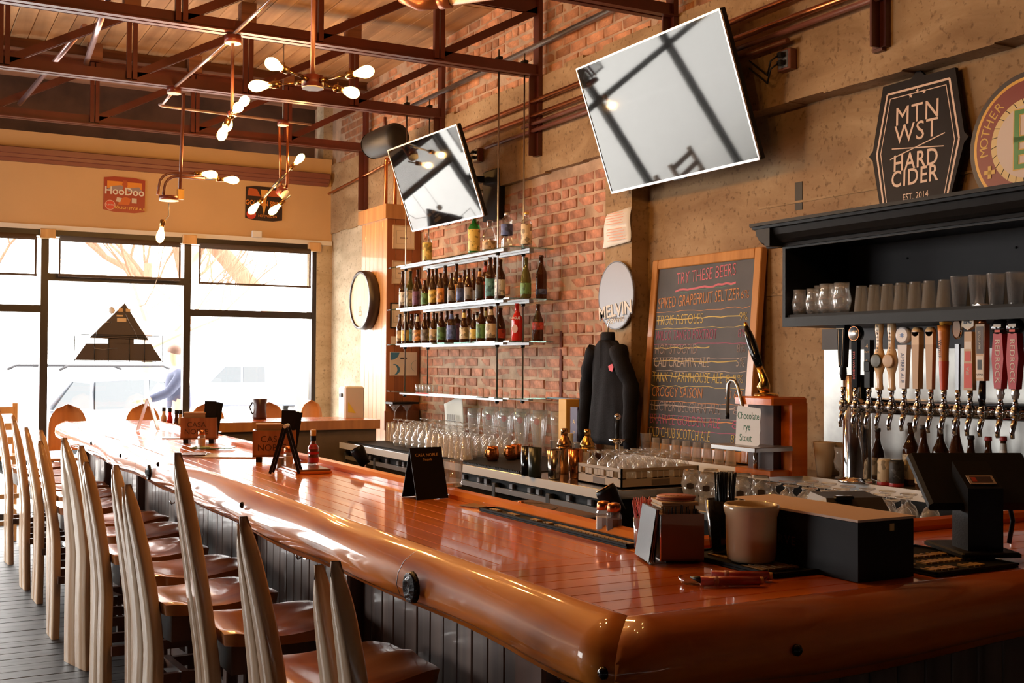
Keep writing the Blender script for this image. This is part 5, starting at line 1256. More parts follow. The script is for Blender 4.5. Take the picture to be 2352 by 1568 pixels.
# glass rack (grey dish crate) with upturned stemmed glasses
rk=thing('dish_crate','beige plastic dishwasher crate at the end of the back counter','crate',(0,0,0))
rx0,rx1,ry0,ry1=3.34,3.84,4.97,5.40
crate=mat('beige_crate',(.42,.33,.24),rough=.5)
b=MB(); th=.008; h=.105
b.box(rx0,rx1,ry0,ry1,BZ+.001,BZ+.01)
for (xa,xb,ya,yb_) in ((rx0,rx0+th,ry0,ry1),(rx1-th,rx1,ry0,ry1),(rx0,rx1,ry0,ry0+th),(rx0,rx1,ry1-th,ry1)):
    b.box(xa,xb,ya,yb_,BZ+.001,BZ+.055); b.box(xa,xb,ya,yb_,BZ+.088,BZ+h)
for f in (0,.2,.28,.42,.5,.58,.72,.8,1):
    for xx in (rx0,rx1-th): y=ry0+(ry1-ry0-.03)*f; b.box(xx,xx+th,y,y+.03,BZ+.05,BZ+.09)
    for yy in (ry0,ry1-th): x=rx0+(rx1-rx0-.03)*f; b.box(x,x+.03,yy,yy+th,BZ+.05,BZ+.09)
b.build('shell',crate,rk)
for xx,yy in ((rx0-.001,None),(None,ry0-.001)):
    if yy is None: MB().bbox(xx,xx+.004,(ry0+ry1)/2-.06,(ry0+ry1)/2+.06,BZ+.012,BZ+.045,.002).build('hand_hole',mat('crate_shadow',(.16,.12,.09)),rk)
    else: MB().bbox((rx0+rx1)/2-.06,(rx0+rx1)/2+.06,yy,yy+.004,BZ+.012,BZ+.045,.002).build('hand_hole',mat('crate_shadow',(.16,.12,.09)),rk)
for i in range(5):
    for j in range(4): glass(G['tulip'],'tulip_glass',rx0+.06+.095*i,ry0+.065+.1*j,BZ+.012,'upturned stemmed glass in the beige crate, %s row from the crate front'%('first','second','third','fourth')[j],'stemmed glasses in the crate',1.08)
# copper mugs
for px,py in ((1122,1063),(1150,1061),(1178,1057)):
    p=P(px,py,2,BZ); t=thing('copper_mug','copper mule mug '+('nearest the pint row' if px==1122 else 'in the middle of three' if px==1150 else 'next to the black shaker cup'),'mug',(p.x+.06+{1122:0,1150:.05,1178:.0}[px],p.y+.06,zc+.001),group='copper mugs')
    MB().lathe([(0,0),(.032,0),(.042,.02),(.044,.045),(.038,.08),(.036,.095),(.034,.094),(.036,.08),(.042,.045),(0,.008)],16).build('cup',mat('hammered_copper',(.65,.22,.07),rough=.2,metal=1,bump=.3,bscale=60),t)
    MB().tube([(-.036,-.02,.08),(-.065,-.03,.07),(-.066,-.03,.035),(-.042,-.02,.025)],.005,8).build('handle',brass,t)
# shakers and tins
def tin(px,py,h,r0,r1,m_,label,dx=0,nm='shaker_tin'):
    p=P(px,py,2,BZ); o=MB().lathe([(0,0),(r0,0),(r0+.002,.005),(r1,h),(r1-.0015,h),(r0,.008),(0,.008)],18).build(nm,m_,None,(p.x+.045+dx,p.y,BZ+.001)); return tag(o,label,'shaker','bar tins on the back counter')
tin(1195,1092,.165,.034,.036,blackgloss,'black cylinder cup among the bar tins')
tin(1213,1096,.168,.036,.038,mat('dark_green_tin',(.02,.028,.024),rough=.25),'dark green cylinder cup beside the black one',.0)
tin(1257,1100,.16,.033,.043,mat('steel_tin',(.5,.45,.38),rough=.16,metal=1),'flared steel mixing tin at the counter edge')
tin(1283,1098,.14,.03,.038,clearglass,'clear mixing glass between two metal tins',.12)
tin(1306,1099,.165,.034,.044,mat('copper_tin',(.6,.24,.1),rough=.16,metal=1),'flared copper mixing tin',.0)
for px,py,dx,lab in ((1262,1090,.10,'tall bronze cobbler shaker behind the steel tin'),(1332,1092,.05,'tall gold cobbler shaker beside the beige crate')):
    p=P(px,py,2,BZ); t=thing('cobbler_shaker',lab,'shaker',(p.x+dx,p.y,BZ+.001),group='cobbler shakers')
    mm=mat('bronze_shaker',(.42,.22,.1),rough=.22,metal=1) if px<1300 else mat('gold_shaker',(.55,.33,.1),rough=.2,metal=1)
    MB().lathe([(0,0),(.036,0),(.045,.15),(.046,.16)],18).build('cup',mm,t); MB().lathe([(.046,.16),(.043,.18),(.026,.215),(.019,.222),(.019,.23)],18).build('shoulder',mm,t); MB().lathe([(.02,.228),(.02,.262),(.015,.268),(0,.269)],16).build('cap',mm,t)
p=P(1237,1098,2,BZ); t=thing('bar_spoon_jar','ribbed glass mixing jar with a strainer in it','jar',(p.x+.12,p.y+.03,BZ+.001)); MB().lathe([(0,0),(.028,0),(.024,.03),(.034,.08),(.03,.11),(.036,.13),(.034,.13),(.028,.11),(.032,.08),(0,.01)],14).build('jar',clearglass,t)
MB().lathe([(.03,0),(.045,.006),(.03,.012)],16,(0,0,.135),axis_to((-.3,-.4,1))).build('strainer',mat('dark_strainer',(.1,.07,.05),rough=.3,metal=1),t)
# corkscrew lever / juicer with ball knob
p=P(1270,1000,0,3.9); t=thing('lever_juicer','chrome lever juicer with ball knob behind the shakers','juicer',(3.9,5.85,BZ+.001)); MB().lathe([(.05,0),(.055,.01),(.02,.02),(.018,.16),(.04,.17),(.055,.19),(.0,.2)],16).build('stand',chrome,t); MB().tube([(0,0,.19),(-.02,-.03,.26),(-.03,-.05,.31)],.012,8).build('lever',black,t); MB().ball((-.032,-.053,.33),.022).build('knob',chrome,t)
# ice bin with woven lid in the well behind the bar
t=thing('ice_bin','dark brown lidded bin with a copper knob behind the bar','bin',(2.52,4.55,0))
MB().bbox(-.2,.22,-.3,.32,0,.82,.01).build('body',mat('dark_bin',(.06,.04,.03),rough=.6),t)
MB().bbox(-.23,.25,-.33,.35,.82,.885,.008).build('lid',mat('woven_brown',(.14,.08,.05),rough=.55,bump=.8,bscale=70,var=.3,vscale=60),t)
MB().lathe([(.0,.03),(.012,.03),(.018,.022),(.008,.01),(.012,0)],12,(0.05,.1,.885)).build('knob',copper,t)
MB().lathe([(.16,0),(.165,.004),(.17,0)],28,(0.05,.1,.885),cap=False).build('groove_ring',mat('groove',(.05,.03,.02)),t)
t=thing('prep_well','steel-lidded prep well behind the bar, next to the ice bin','bin',(2.5,3.75,0)); MB().bbox(-.2,.25,-.35,.4,0,.72,.01).build('body',blackpaint,t); MB().bbox(-.22,.27,-.37,.42,.72,.755,.006).build('lid',mat('brown_steel_lid',(.3,.2,.14),rough=.35,metal=.5),t)
for i,q in enumerate(((.13,.25),(.02,.1))): MB().lathe([(.006,0),(.006,.01),(0,.011)],8,(q[0],q[1],.755)).build('indicator_stud',mat('green_stud',(.1,.5,.05),rough=.3),t)
# soda guns in holsters on the bar's inner side
for (px,py,lab) in ((822,1048,'black soda gun in its holster past the hot sauce'),(1395,1150,'black soda gun in its holster behind the salt shakers')):
    p=P(px,py,0,1.9); t=thing('soda_gun',lab,'soda gun',(1.915,p.y,p.z)); t.scale=(.85,.85,.85); A=axis_to((-.35,.3,.8))
    MB().lathe([(0,-.05),(.03,-.05),(.034,.0),(.04,.035),(.036,.05),(.014,.052),(.012,.03),(0,.03)],18,(0,0,0),A).build('head',black,t)
    MB().lathe([(.037,.0505),(.037,.0525),(.016,.053)],18,(0,0,0),A).build('button_ring',bronze,t)
    MB().tube([(.01,-.01,-.05),(-.02,-.05,-.08),(-.035,-.06,-.12),(-.03,-.05,-.2)],.016,10).build('hose',chrome,t)
    MB().box(-.115,-.005,-.03,.03,-.3,-.05).build('holster',black,t)
# items at the wall above the far counter
t=thing('leaning_poster','curled white poster leaning on the brick under the lowest shelf','poster',M4=frame((4.09,8.52,.912),(.0,-1,0),(.02,0,1)))
b=MB(); n=8; vs=[];fs=[]
for i in range(n+1):
    for j in range(n+1):
        u,v=i/n,j/n; vs.append(((u-.5)*.34*(1-.0*v)+ .02*v,(v*.37)*(1-.25*abs(u-.8)),.05*(u-.5)**2+.03*v*v))
for i in range(n):
    for j in range(n): q=i*(n+1)+j; fs.append((q,q+n+1,q+n+2,q+1))
b.add(vs,fs,True); o=b.build('sheet',paper,t); md=o.modifiers.new('thick','SOLIDIFY'); md.thickness=.002
MB().box(-.07,.1,.16,.165,.05,.052).build('printed_line',mat('print_dark',(.08,.09,.12)),t)
for i in range(4): MB().box(-.06+.04*i,-.04+.04*i,.17,.215,.05,.052).build('printed_glyph',mat('grey_ink',(.35,.32,.3)),t)
# metal strip and yellow boards to the right of the shelves
tag(MB().box(4.10,4.19,6.42,7.05,1.298,1.312).build('wall_strip',mat('dark_strip',(.05,.045,.045),rough=.4,metal=.6)),'thin dark metal strip on the brick beside the lowest glass shelf','strip')
a=P(1285,1000,0,4.05); c=P(1318,915,0,4.05)
tag(MB().bbox(4.0,4.12,6.62,6.72,BZ+.001,1.31,.004).build('yellow_box',mat('ochre_board',(.72,.40,.07),rough=.55)),'tall ochre-yellow carton standing against the brick','box')
t=thing('purple_book','dark purple spined book upright between carton and shirt','book',M4=frame((4.06,6.535,BZ),(0,-1,0),(0,0,1))); MB().box(-.045,.045,0,.36,-.05,.05).build('block',mat('purple_cover',(.055,.03,.09),rough=.5),t); MB().box(-.046,.046,-.0,.361,-.051,-.046).build('cover',mat('purple_cover',(.055,.03,.09)),t)
for i,ch in enumerate('APR'): txt(ch,.045,mat('spine_gold',(.7,.5,.25)),t,0,.26-.075*i,.0505)
t=thing('white_cartons','white paper cups stacked behind the shakers','cups',(3.95,6.52,zc+.001)); 
for i in range(1): MB().lathe([(.03,0),(.04,.15),(.038,.15),(.028,.01)],14).build('cup',paper,t); MB().lathe([(.031,.0),(.041,.15)],14,(0,0,.03)).build('cup',paper,t)
# coffee urn and small bits at the far counter
p=P(567,960,2,BAR_Z); 
t=thing('coffee_urn','dark brown tapered urn standing on the far counter','urn',(2.72,9.45,BAR_Z+.001)); MB().lathe([(.0,0),(.055,0),(.06,.02),(.052,.09),(.062,.165),(.058,.17),(0,.17)],18).build('body',mat('dark_brown_gloss',(.05,.02,.015),rough=.3),t); MB().tube([(-.06,0,.14),(-.085,0,.1),(-.06,0,.04)],.006,8).build('handle',black,t)
t=thing('drink_cooler','white beverage dispenser with yellow fruit picture on the far counter','dispenser',(3.52,9.42,BAR_Z+.001)); MB().bbox(-.09,.09,-.08,.08,0,.27,.012).build('body',white,t); MB().prism([(-.06,.03),(.0,.03),(-.05,.11)],0,.001)
b=MB(); b.add([(-.06,-.082,.05),(.01,-.082,.04),(-.06,-.082,.14)],[(0,1,2)]); b.add([(-.06,-.081,.05),(.01,-.081,.04),(-.06,-.081,.14)],[(0,2,1)]); b.build('fruit_print',mat('lemon_yellow',(.8,.75,.1),rough=.5),t)
for z_ in (.18,): 
    for sx in (-1,1): MB().bbox(sx*.092-.012,sx*.092+.012,-.03,.03,z_,z_+.03,.004).build('latch',black,t)
# ================================================================ beer taps
XT=3.93; ZR=1.365
tr=thing('tap_tower','chrome beer tap rail on a round column at the wall ledge','tap tower',(0,0,0))
MB().lathe([(.09,1.0),(.09,1.012),(.068,1.02),(.066,1.03),(.066,1.50),(.06,1.505)],24,(XT+.08,3.985,0)).build('column',chrome,tr)
MB().tube([(XT+.06,3.99,ZR),(XT+.06,.9,ZR)],.037,18).build('rail',chrome,tr)
MB().tube([(XT+.06,1.1,1.0),(XT+.06,1.1,ZR)],.05,16).build('column',chrome,tr)
def faucet(y,par,x=XT):
    b=MB(); b.lathe([(.017,0),(.017,.015),(.011,.017),(.011,.045)],12,(x+.0215,y,ZR),axis_to((-1,0,0))); b.lathe([(.018,-.022),(.021,0),(.018,.02),(.009,.03),(.012,.034),(.007,.06)],12,(x-.04,y,ZR)); b.tube([(x-.04,y,ZR-.015),(x-.052,y,ZR-.05),(x-.06,y-.0,ZR-.075),(x-.056,y,ZR-.1)],[.012,.0115,.010,.008],12)
    f=b.build('faucet',chrome,par); f.matrix_parent_inverse=par.matrix_world.inverted()
    MB().lathe([(.0,.004),(.010,.003),(.012,0)],12,(x-.058,y,ZR),axis_to((-1,0,0))).build('badge',silver,f)
HM={'guinness':blackgloss,'cream':mat('handle_cream',(.66,.42,.2),rough=.3,coat=.4),'white':mat('handle_white',(.75,.68,.66),rough=.3),'tan':mat('handle_tan',(.5,.29,.12),rough=.4),'red':mat('handle_red',(.42,.008,.012),rough=.45),'orange':mat('handle_orange',(.62,.2,.03),rough=.35),'copper':copper}
LG=mat('letter_pale',(.7,.6,.5),rough=.5); LK=mat('letter_black',(.02,.02,.02)); LR=mat('letter_red',(.6,.06,.03))
ZH=ZR+.055
def handle(px,lab,fn):
    y=P(px,900,0,XT-.04).y
    M_=frame((XT-.04,y,ZH),(0,-1,0),(0,0,1)); t=thing('beer_tap',lab,'beer tap',M4=M_,group='beer taps on the rail'); bpy.context.view_layer.update(); faucet(y,t)
    MB().lathe([(.007,-.005),(.009,.0),(.012,.01),(.011,.03)],10,(0,0,0),Matrix(((1,0,0),(0,0,1),(0,-1,0)))).build('ferrule',chrome,t)
    fn(t); return t
def slab(t,w0,w1,y0,y1,d,m_,nm='grip'):
    b=MB(); vs=[(-w0,y0,-d),(w0,y0,-d),(w1,y1,-d),(-w1,y1,-d),(-w0,y0,d),(w0,y0,d),(w1,y1,d),(-w1,y1,d)]
    b.add(vs,[(0,3,2,1),(4,5,6,7),(0,1,5,4),(1,2,6,5),(2,3,7,6),(3,0,4,7)]); return b.build(nm,m_,t)
YU=Matrix(((1,0,0),(0,0,1),(0,-1,0)))   # lathe axis along local up
def h1(t):
    MB().lathe([(.01,.0),(.017,.03),(.015,.06),(.02,.075)],14,(0,.06,0),YU).build('neck',black,t)
    slab(t,.014,.026,.12,.30,.016,blackgloss); slab(t,.027,.032,.30,.375,.02,blackgloss,'head')
    for s_ in (-.6,.6): stroke([(.014*s_,.13),(.026*s_,.295)],.0025,gold,t,.0175,'gold_stripe')
    stroke([(-.026,.30),(.026,.30)],.003,gold,t,.0205,'gold_stripe'); txt('GUINNESS',.013,gold,t,0,.335,.0205)
handle(1937,'tall black and gold flared stout beer tap handle at the column',h1)
def h2(t):
    slab(t,.016,.018,.03,.25,.012,blackgloss); MB().lathe([(.0,-.014),(.037,-.014),(.037,.014),(0,.014)],24,(0,.275,0)).build('disc',blackgloss,t); MB().lathe([(0,.0),(.031,0),(.031,.002),(0,.002)],24,(0,.275,.014)).build('disc_face',silver,t)
    stroke(ell(.032,.032,24,0,.275)+[(.032,.275)],.003,copper,t,.0145,'copper_ring'); txt('BOHEMIAN PALE',.017,LR,t,0,.13,.0125,rot=PI/2)
handle(1966,'black beer tap handle with round silver disc head',h2)
def h3(t):
    slab(t,.016,.017,.03,.245,.013,black); txt('4',.03,gold,t,0,.215,.0135); txt('PLAY',.012,gold,t,0,.19,.0135); txt('PORTER',.015,gold,t,0,.13,.0135,rot=PI/2)
    MB().bbox(-.02,.018,.1,.15,-.016,.016,.004).build('knurl',black,t)
handle(1996,'plain square black beer tap handle with small gold print',h3)
def boh(dark):
    def f(t):
        MB().lathe([(.02,.02),(.022,.03),(.018,.045),(.017,.09),(.03,.125),(.034,.15),(.026,.185),(.017,.21),(.017,.25),(.024,.29),(.022,.315),(.012,.33),(0,.333)],18,(0,0,0),Matrix(((1,0,0),(0,0,1),(0,-.62,0)))).build('grip',HM['cream'],t)
        MB().lathe([(0,0),(.031,0),(.031,.004),(.026,.005),(0,.005)],24,(0,.15,.02)).build('medallion',mat('medal_green',(.07,.06,.03),rough=.4) if dark else mat('medal_tan',(.5,.3,.14),rough=.4),t)
        for i,ch in enumerate('bohemian'): txt(ch,.017,LK,t,0,.305-.016*i,.014)
    return f
handle(2020,'cream pawn-shaped beer tap handle with a dark green medallion',boh(True)); handle(2048,'cream pawn-shaped beer tap handle with a tan medallion',boh(False))
def h6(t):
    slab(t,.016,.026,.03,.22,.013,HM['white']); MB().lathe([(0,-.014),(.036,-.014),(.036,.014),(0,.014)],24,(0,.262,0)).build('disc',HM['white'],t)
    MB().prism(ell(.03,.03,20,0,.262),.014,.015).build('disc_face',mat('pale_disc',(.8,.76,.76)),t); MB().prism([((.014 if q%2 else .006)*math.cos(q*PI/8),.262+(.014 if q%2 else .006)*math.sin(q*PI/8)) for q in range(16)],.015,.0155).build('blue_burst',mat('burst_blue',(.12,.2,.45)),t)
    txt('AMBER ALE',.026,mat('letter_navy',(.1,.13,.25)),t,0,.12,.0135,rot=-PI/2)
handle(2077,'white beer tap handle with round top and dark blue lettering',h6)
def tanh(w):
    def f(t): slab(t,.014,.02,.03,.22,w,HM['tan']); slab(t,.02,.02,.22,.275,w,HM['cream'],'head'); MB().lathe([(0,-w),(.02,-w),(.02,w),(0,w)],16,(0,.275,0)).build('rounded_top',HM['cream'],t)
    return f
handle(2108,'tan round-topped beer tap handle beside the white one',tanh(.016)); handle(2138,'slimmer tan round-topped beer tap handle left of the orange one',tanh(.011))
def h9(t):
    MB().lathe([(.014,.03),(.018,.1),(.02,.2),(.024,.27),(.026,.30)],16,(0,0,0),YU).build('grip',HM['orange'],t); MB().lathe([(.0145,.03),(.0185,.1),(.0198,.15)],16,(0,0,0),Matrix(((1.02,0,0),(0,0,1),(0,-1.02,0))),cap=False).build('red_fade',mat('handle_redorange',(.55,.06,.015),rough=.35),t)
    b=MB(); b.tube([(.012,.30,0),(.0,.325,0),(-.018,.345,0)],[.025,.02,.010],12); b.build('hooked_top',mat('handle_amber',(.72,.34,.04),rough=.3),t); txt('Wasatch',.022,LK,t,-.003,.2,.0235,rot=-PI/2)
handle(2168,'orange and red bottle-shaped beer tap handle with a hooked top',h9)
def h10(t):
    slab(t,.008,.010,.02,.22,.006,chrome); MB().lathe([(0,-.006),(.03,-.006),(.03,.006),(0,.006)],24,(0,.285,0),Matrix(((.8,0,0),(0,1.5,0),(0,0,1)))).build('oval_disc',chrome,t); MB().prism(ell(.019,.038,24,0,.285),.006,.008).build('disc_face',mat('rust_face',(.3,.16,.08)),t)
handle(2200,'thin chrome beer tap handle with an oval rusty disc',h10)
def hexa(c,r=.028): return [(c[0]+r*math.sin(i*PI/3),c[1]+r*math.cos(i*PI/3)) for i in range(6)][::-1]
def h11(t):
    slab(t,.022,.018,.03,.27,.012,HM['tan']); MB().prism(hexa((0,.31),.034),-.012,.014).build('hexagon_top',HM['cream'],t); txt('EPIC',.02,LK,t,0,.31,.0145,off=.001); MB().box(-.019,.019,.04,.14,.012,.0128).build('red_panel',LR,t); txt('IPA',.022,LG,t,0,.11,.013,rot=PI/2); MB().box(-.014,.014,.15,.19,.012,.0128).build('red_state',LR,t); MB().box(-.017,.017,.2,.23,.012,.0128).build('cream_panel',LG,t)
handle(2228,'red paneled beer tap handle with a cream hexagon top',h11)
def h12(t):
    slab(t,.02,.022,.07,.30,.016,HM['tan']); MB().lathe([(.018,.30),(.012,.32)],12,(0,0,0),YU).build('neck',copper,t); MB().prism(hexa((0,.35),.034),-.03,.03).build('hexagon_top',mat('pale_silver',(.75,.7,.68),rough=.25,metal=.3),t); MB().box(-.017,.017,.18,.29,.016,.0168).build('brown_panel',mat('panel_brown',(.07,.045,.03)),t); txt('MILK STOUT',.013,LG,t,0,.235,.0172,rot=PI/2); MB().box(-.017,.017,.08,.17,.016,.0168).build('cream_panel',LG,t); MB().box(-.011,.011,.115,.155,.0168,.0174).build('state_shape',LK,t); txt('UTAH',.011,LK,t,0,.095,.0172)
    b=MB(); b.tube([(0,.07,0),(0,-.0,.005),(0,-.06,.01)],[.013,.016,.006],10); b.build('nitro_nozzle',blackgloss,t)
handle(2257,'copper beer tap handle with a silver hexagon top and dark panel',h12)
def redr(top):
    def f(t):
        slab(t,.016,.028,.04,.16,.018,HM['red']); slab(t,.028,.02,.16,.26,.018,HM['red']); MB().lathe([(.011,.0),(.017,.02),(.014,.03),(.017,.04)],14,(0,0,0),YU).build('steel_collar',silver,t)
        MB().lathe([(0,-.018),(.03,-.018),(.034,-.01),(.034,.012),(.028,.018),(0,.018)],24,(0,.285,0)).build('black_disc',blackgloss,t)
        txt('REDROCK',.036,LG,t,0,.15,.0185,rot=-PI/2,sx=1.05,sy=.9); MB().box(-.017,.017,.285,.297,.018,.0188).build('print_band',LG,t); MB().box(-.013,.013,.265,.274,.018,.0188).build('print_band',LR,t)
    return f
handle(2298,'red beer tap handle with a black disc top, beside the hexagon handle',redr(0)); handle(2332,'red beer tap handle with a black disc top, outermost on the rail',redr(1))
# ---------------------------------------------------------------- hand pump (cask engine)
hp=thing('beer_engine','wooden cask beer engine with black pump handle and swan-neck spout','beer engine',(0,0,0))
yc=4.50; xc=3.90
MB().bbox(xc-.10,xc+.12,yc-.15,yc+.12,1.0,1.03,.004).build('base',barwoodx,hp)
MB().box(xc-.03,xc+.12,yc-.09,yc+.10,1.03,1.35).build('housing',mat('dark_cask_wood',(.07,.025,.012),rough=.6),hp)
MB().box(xc+.02,xc+.12,yc-.17,yc-.09,1.0,1.36).build('side_post',barwoodx,hp)
MB().bbox(xc-.09,xc+.14,yc-.15,yc+.14,1.35,1.39,.008).build('cap',barwoodx,hp)
MB().lathe([(.065,0),(.06,.012),(.03,.02),(.0,.022)],20,(xc,yc,1.39)).build('brass_plate',brass,hp)
c0=Vector((xc,yc,1.40)); pts=[c0,c0+Vector((-.0,.02,.04)),c0+Vector((0,.012,.07)),c0+Vector((0,.03,.10)),c0+Vector((-.005,.045,.14))]
MB().tube(pts,[.02,.035,.022,.02,.017],14).build('pump_fitting',brass,hp)
pts2=[pts[-1],pts[-1]+Vector((0,.03,.06)),pts[-1]+Vector((0,.06,.12)),pts[-1]+Vector((-.0,.085,.17)),pts[-1]+Vector((0,.10,.205))]
MB().tube(pts2,[.018,.024,.026,.02,.011],14).build('pump_handle',blackgloss,hp)
MB().lathe([(.011,0),(.013,.006),(.008,.012),(.011,.02),(0,.03)],12,pts2[-1],axis_to((0,.5,1))).build('ferrule',brass,hp)
sp=[(3.80,4.55,1.30),(3.80,4.56,1.33),(3.80,4.60,1.44),(3.80,4.62,1.465),(3.80,4.65,1.47),(3.80,4.675,1.45),(3.80,4.68,1.30)]
MB().tube(sp,.009,10).build('swan_neck',steel,hp); MB().lathe([(.010,0),(.011,.02),(.006,.035)],10,(3.80,4.68,1.27)).build('sparkler',black,hp)
MB().bbox(3.66,3.90,4.30,4.64,1.128,1.15,.004).build('drip_tray',mat('tray_steel',(.4,.38,.37),rough=.35,metal=.9),hp)
MB().tube([(3.85,4.52,1.0),(3.85,4.52,1.13)],.012,8).build('tray_leg',chrome,hp)
t=thing('paper_sign','torn grey paper beer sign clipped to the beer engine','sign',M4=frame((3.745,4.45,1.15),(0,-1,0),(.0,0,1)))
pp=[(-.098,.0),(.06,-.004),(.085,.01),(.085,.06),(.09,.075),(.088,.12),(.095,.17),(.09,.185),(-.08,.195),(-.088,.17)]
MB().prism(pp,0,.0015).build('sheet',mat('grey_paper',(.62,.63,.65),rough=.8),t)
gi=mat('green_ink',(.03,.14,.09),rough=.8)
txt('Chocolate',.05,gi,t,0,.145,.0016,sx=.78); txt('rye',.05,gi,t,-.01,.09,.0016,sx=.8); txt('Stout',.05,gi,t,-.02,.035,.0016,sx=.85)
# pitcher, cups and pots on the ledge
for y_,r_,h_,m_,lab in ((4.10,.06,.16,mat('stone_pot',(.42,.31,.2),rough=.5),'tan stoneware pot standing beside the beer engine'),):
    tag(MB().lathe([(0,0),(r_*.8,0),(r_,h_*.3),(r_,h_*.95),(r_*.9,h_),(r_*.8,h_*.98),(0,.02)],20).build('stone_pot',m_,None,(4.18,4.28,1.001)),lab,'pot')
tag(MB().lathe([(0,0),(.035,0),(.054,.165),(.056,.17),(.052,.168),(.034,.01),(0,.01)],22).build('cream_tumbler',mat('cream_plastic',(.62,.44,.26),rough=.45),None,(4.06,4.255,1.001)),'cream plastic tumbler standing left of the tap column','cup')
glass(GU['tulip'],'tulip_glass',4.06,4.14,1.0,'upright stemmed glass beside the cream tumbler','glass beside tumbler')
tag(MB().lathe([(0,0),(.03,0),(.033,.12),(.03,.125)],16).build('tan_jar',mat('tan_jar',(.5,.33,.2),rough=.4),None,(4.15,4.8,1.001)),'small tan jar under the torn paper sign','jar')
for i in range(8): glass(G['pint'],'small_glass',4.05+.0*i,5.66-.1*i,1.0,'small upturned tasting glass in the row below the chalkboard','tasting glasses below the chalkboard',.72)
glass(GU['pint'],'pint_glass',4.06,5.775,1.0,'upright pint glass between the shirt and the chalkboard','pint beside the chalkboard',.85)
# upturned glasses on the lower counter
for i in range(7):
    for j in range(3): glass(G['snifter'],'snifter_glass',3.60+.115*j,4.10-.118*i+.04*(j%2),.85,'upturned snifter below the tap ledge, '+('row at the counter edge','middle row','row against the ledge')[j],'snifters below the taps',1.05)
for i in range(4):
    for j in range(2):
        o=glass(G['belly'],'belly_glass',3.62+.13*j,4.75-.13*i,.85,'upturned bellied glass with dark badge, '+('row at the counter edge','row against the ledge')[j],'bellied glasses near the beer engine',1.25)
        b_=MB().lathe([(.0405,.05),(.0408,.052),(.0408,.075),(.0405,.077)],14,cap=False)
        me=MB().prism([(-.014,0),(0,-.004),(.014,0),(.014,.018),(0,.022),(-.014,.018)],0,.001).mesh('badge',mat('dark_badge',(.04,.025,.02),rough=.5))
        q=inst(me,'badge',o); q.matrix_local=frame((-.028,-.032,.055),(.75,-.66,0),(0,0,1)); o.rotation_euler=(0,0,0)
# glasses in the cabinet
zc2=1.735+.057
for i in range(4): glass(GU['belly'],'belly_glass',3.89,4.245-.094*i,zc2,'bellied tasting glass at the cabinet end','bellied glasses in the cabinet',.98 if i<2 else 1.12)
for i in range(2): glass(GU['belly'],'belly_glass',3.99,4.2-.105*i,zc2,'bellied tasting glass at the cabinet end','bellied glasses in the cabinet',1.15)
for i in range(7): glass(G['pint'],'low_tumbler',3.89,3.84-.078*i,zc2,'upturned low tumbler in the cabinet, front row','low tumblers in the cabinet',.8)
for i in range(5): glass(G['pint'],'low_tumbler',3.99,3.9-.082*i,zc2,'upturned low tumbler in the cabinet, row nearest the back panel','low tumblers in the cabinet',.8)
for i in range(6): glass(GU['pint'],'pint_glass',3.89,3.295-.09*i,zc2,'heavy upright tumbler above the red tap handles, front row','tumblers above the red handles',.86)
for i in range(5): glass(GU['pint'],'pint_glass',3.985,3.28-.09*i,zc2,'heavy upright tumbler above the red tap handles, row nearest the back panel','tumblers above the red handles',.9)
# stack of glasses right of the till
for i in range(5): glass(G['pint'],'pint_glass',3.55,2.92-.095*i,.85,'upturned pint glass in the row behind the till','pints behind the till')
# ================================================================ things on the bar
Z0=BAR_Z+.0015
def onbar(px,py): 
    p=P(px,py,2,Z0); return p
# tent cards
def tent(px_l,px_m,px_r,h,lab,m_,edge,frosted=False):
    l,mi,r_=onbar(*px_l),onbar(*px_m),onbar(*px_r)
    w=(r_-mi).length; base=(l-mi).length; x=(r_-mi).normalized(); t=thing('tent_card',lab,'card',M4=Matrix.Identity(4)); 
    nrm=Vector((-x.y,x.x,0)); 
    if (l-mi).dot(nrm)<0: nrm=-nrm
    base=max(.07,(l-mi).dot(nrm)); M_=Matrix.Identity(4)
    for k in range(3): M_[k][0]=x[k]; M_[k][1]=nrm[k]
    M_.translation=mi; t.matrix_world=M_
    if M_.to_3x3().determinant()<0: pass
    th=.003; apex=(base/2,h)
    for (y0,y1,nm) in ((0,base/2,'front_panel'),(base,base/2,'rear_panel')):
        s_=1 if y1>y0 else -1
        b=MB(); b.add([(0,y0,0),(w,y0,0),(w,y1,h),(0,y1,h),(0,y0+th*s_,0),(w,y0+th*s_,0),(w,y1,h-.012),(0,y1,h-.012)],[(0,1,2,3),(7,6,5,4),(0,4,5,1),(1,5,6,2),(2,6,7,3),(3,7,4,0)])
        me=b.mesh(nm,m_); fixnormals(me); inst(me,nm,t)
    return t,w,base
t,w,bs=tent((932,1140),(957,1148),(1030,1143),.178,'black folded tent card with gold lettering standing on the bar',mat('black_card',(.012,.009,.009),rough=.45),paper)
sl=math.atan2(bs/2,.178)
fr_=Matrix.Translation((w/2,.0,0))@Matrix.Rotation(PI/2-sl,4,'X')
for s_,yy,sz,mm in (('CASA NOBLE',.158,.0155,gold),('Tequila',.142,.013,gold)):
    o=txt(s_,sz,mm,t,0,yy,.001,shear=0 if s_[0]=='C' else .3); o.matrix_local=fr_
stroke([(0.0,0),(bs/2*.0,.0)],.001,paper,t,0,'edge') if 0 else None
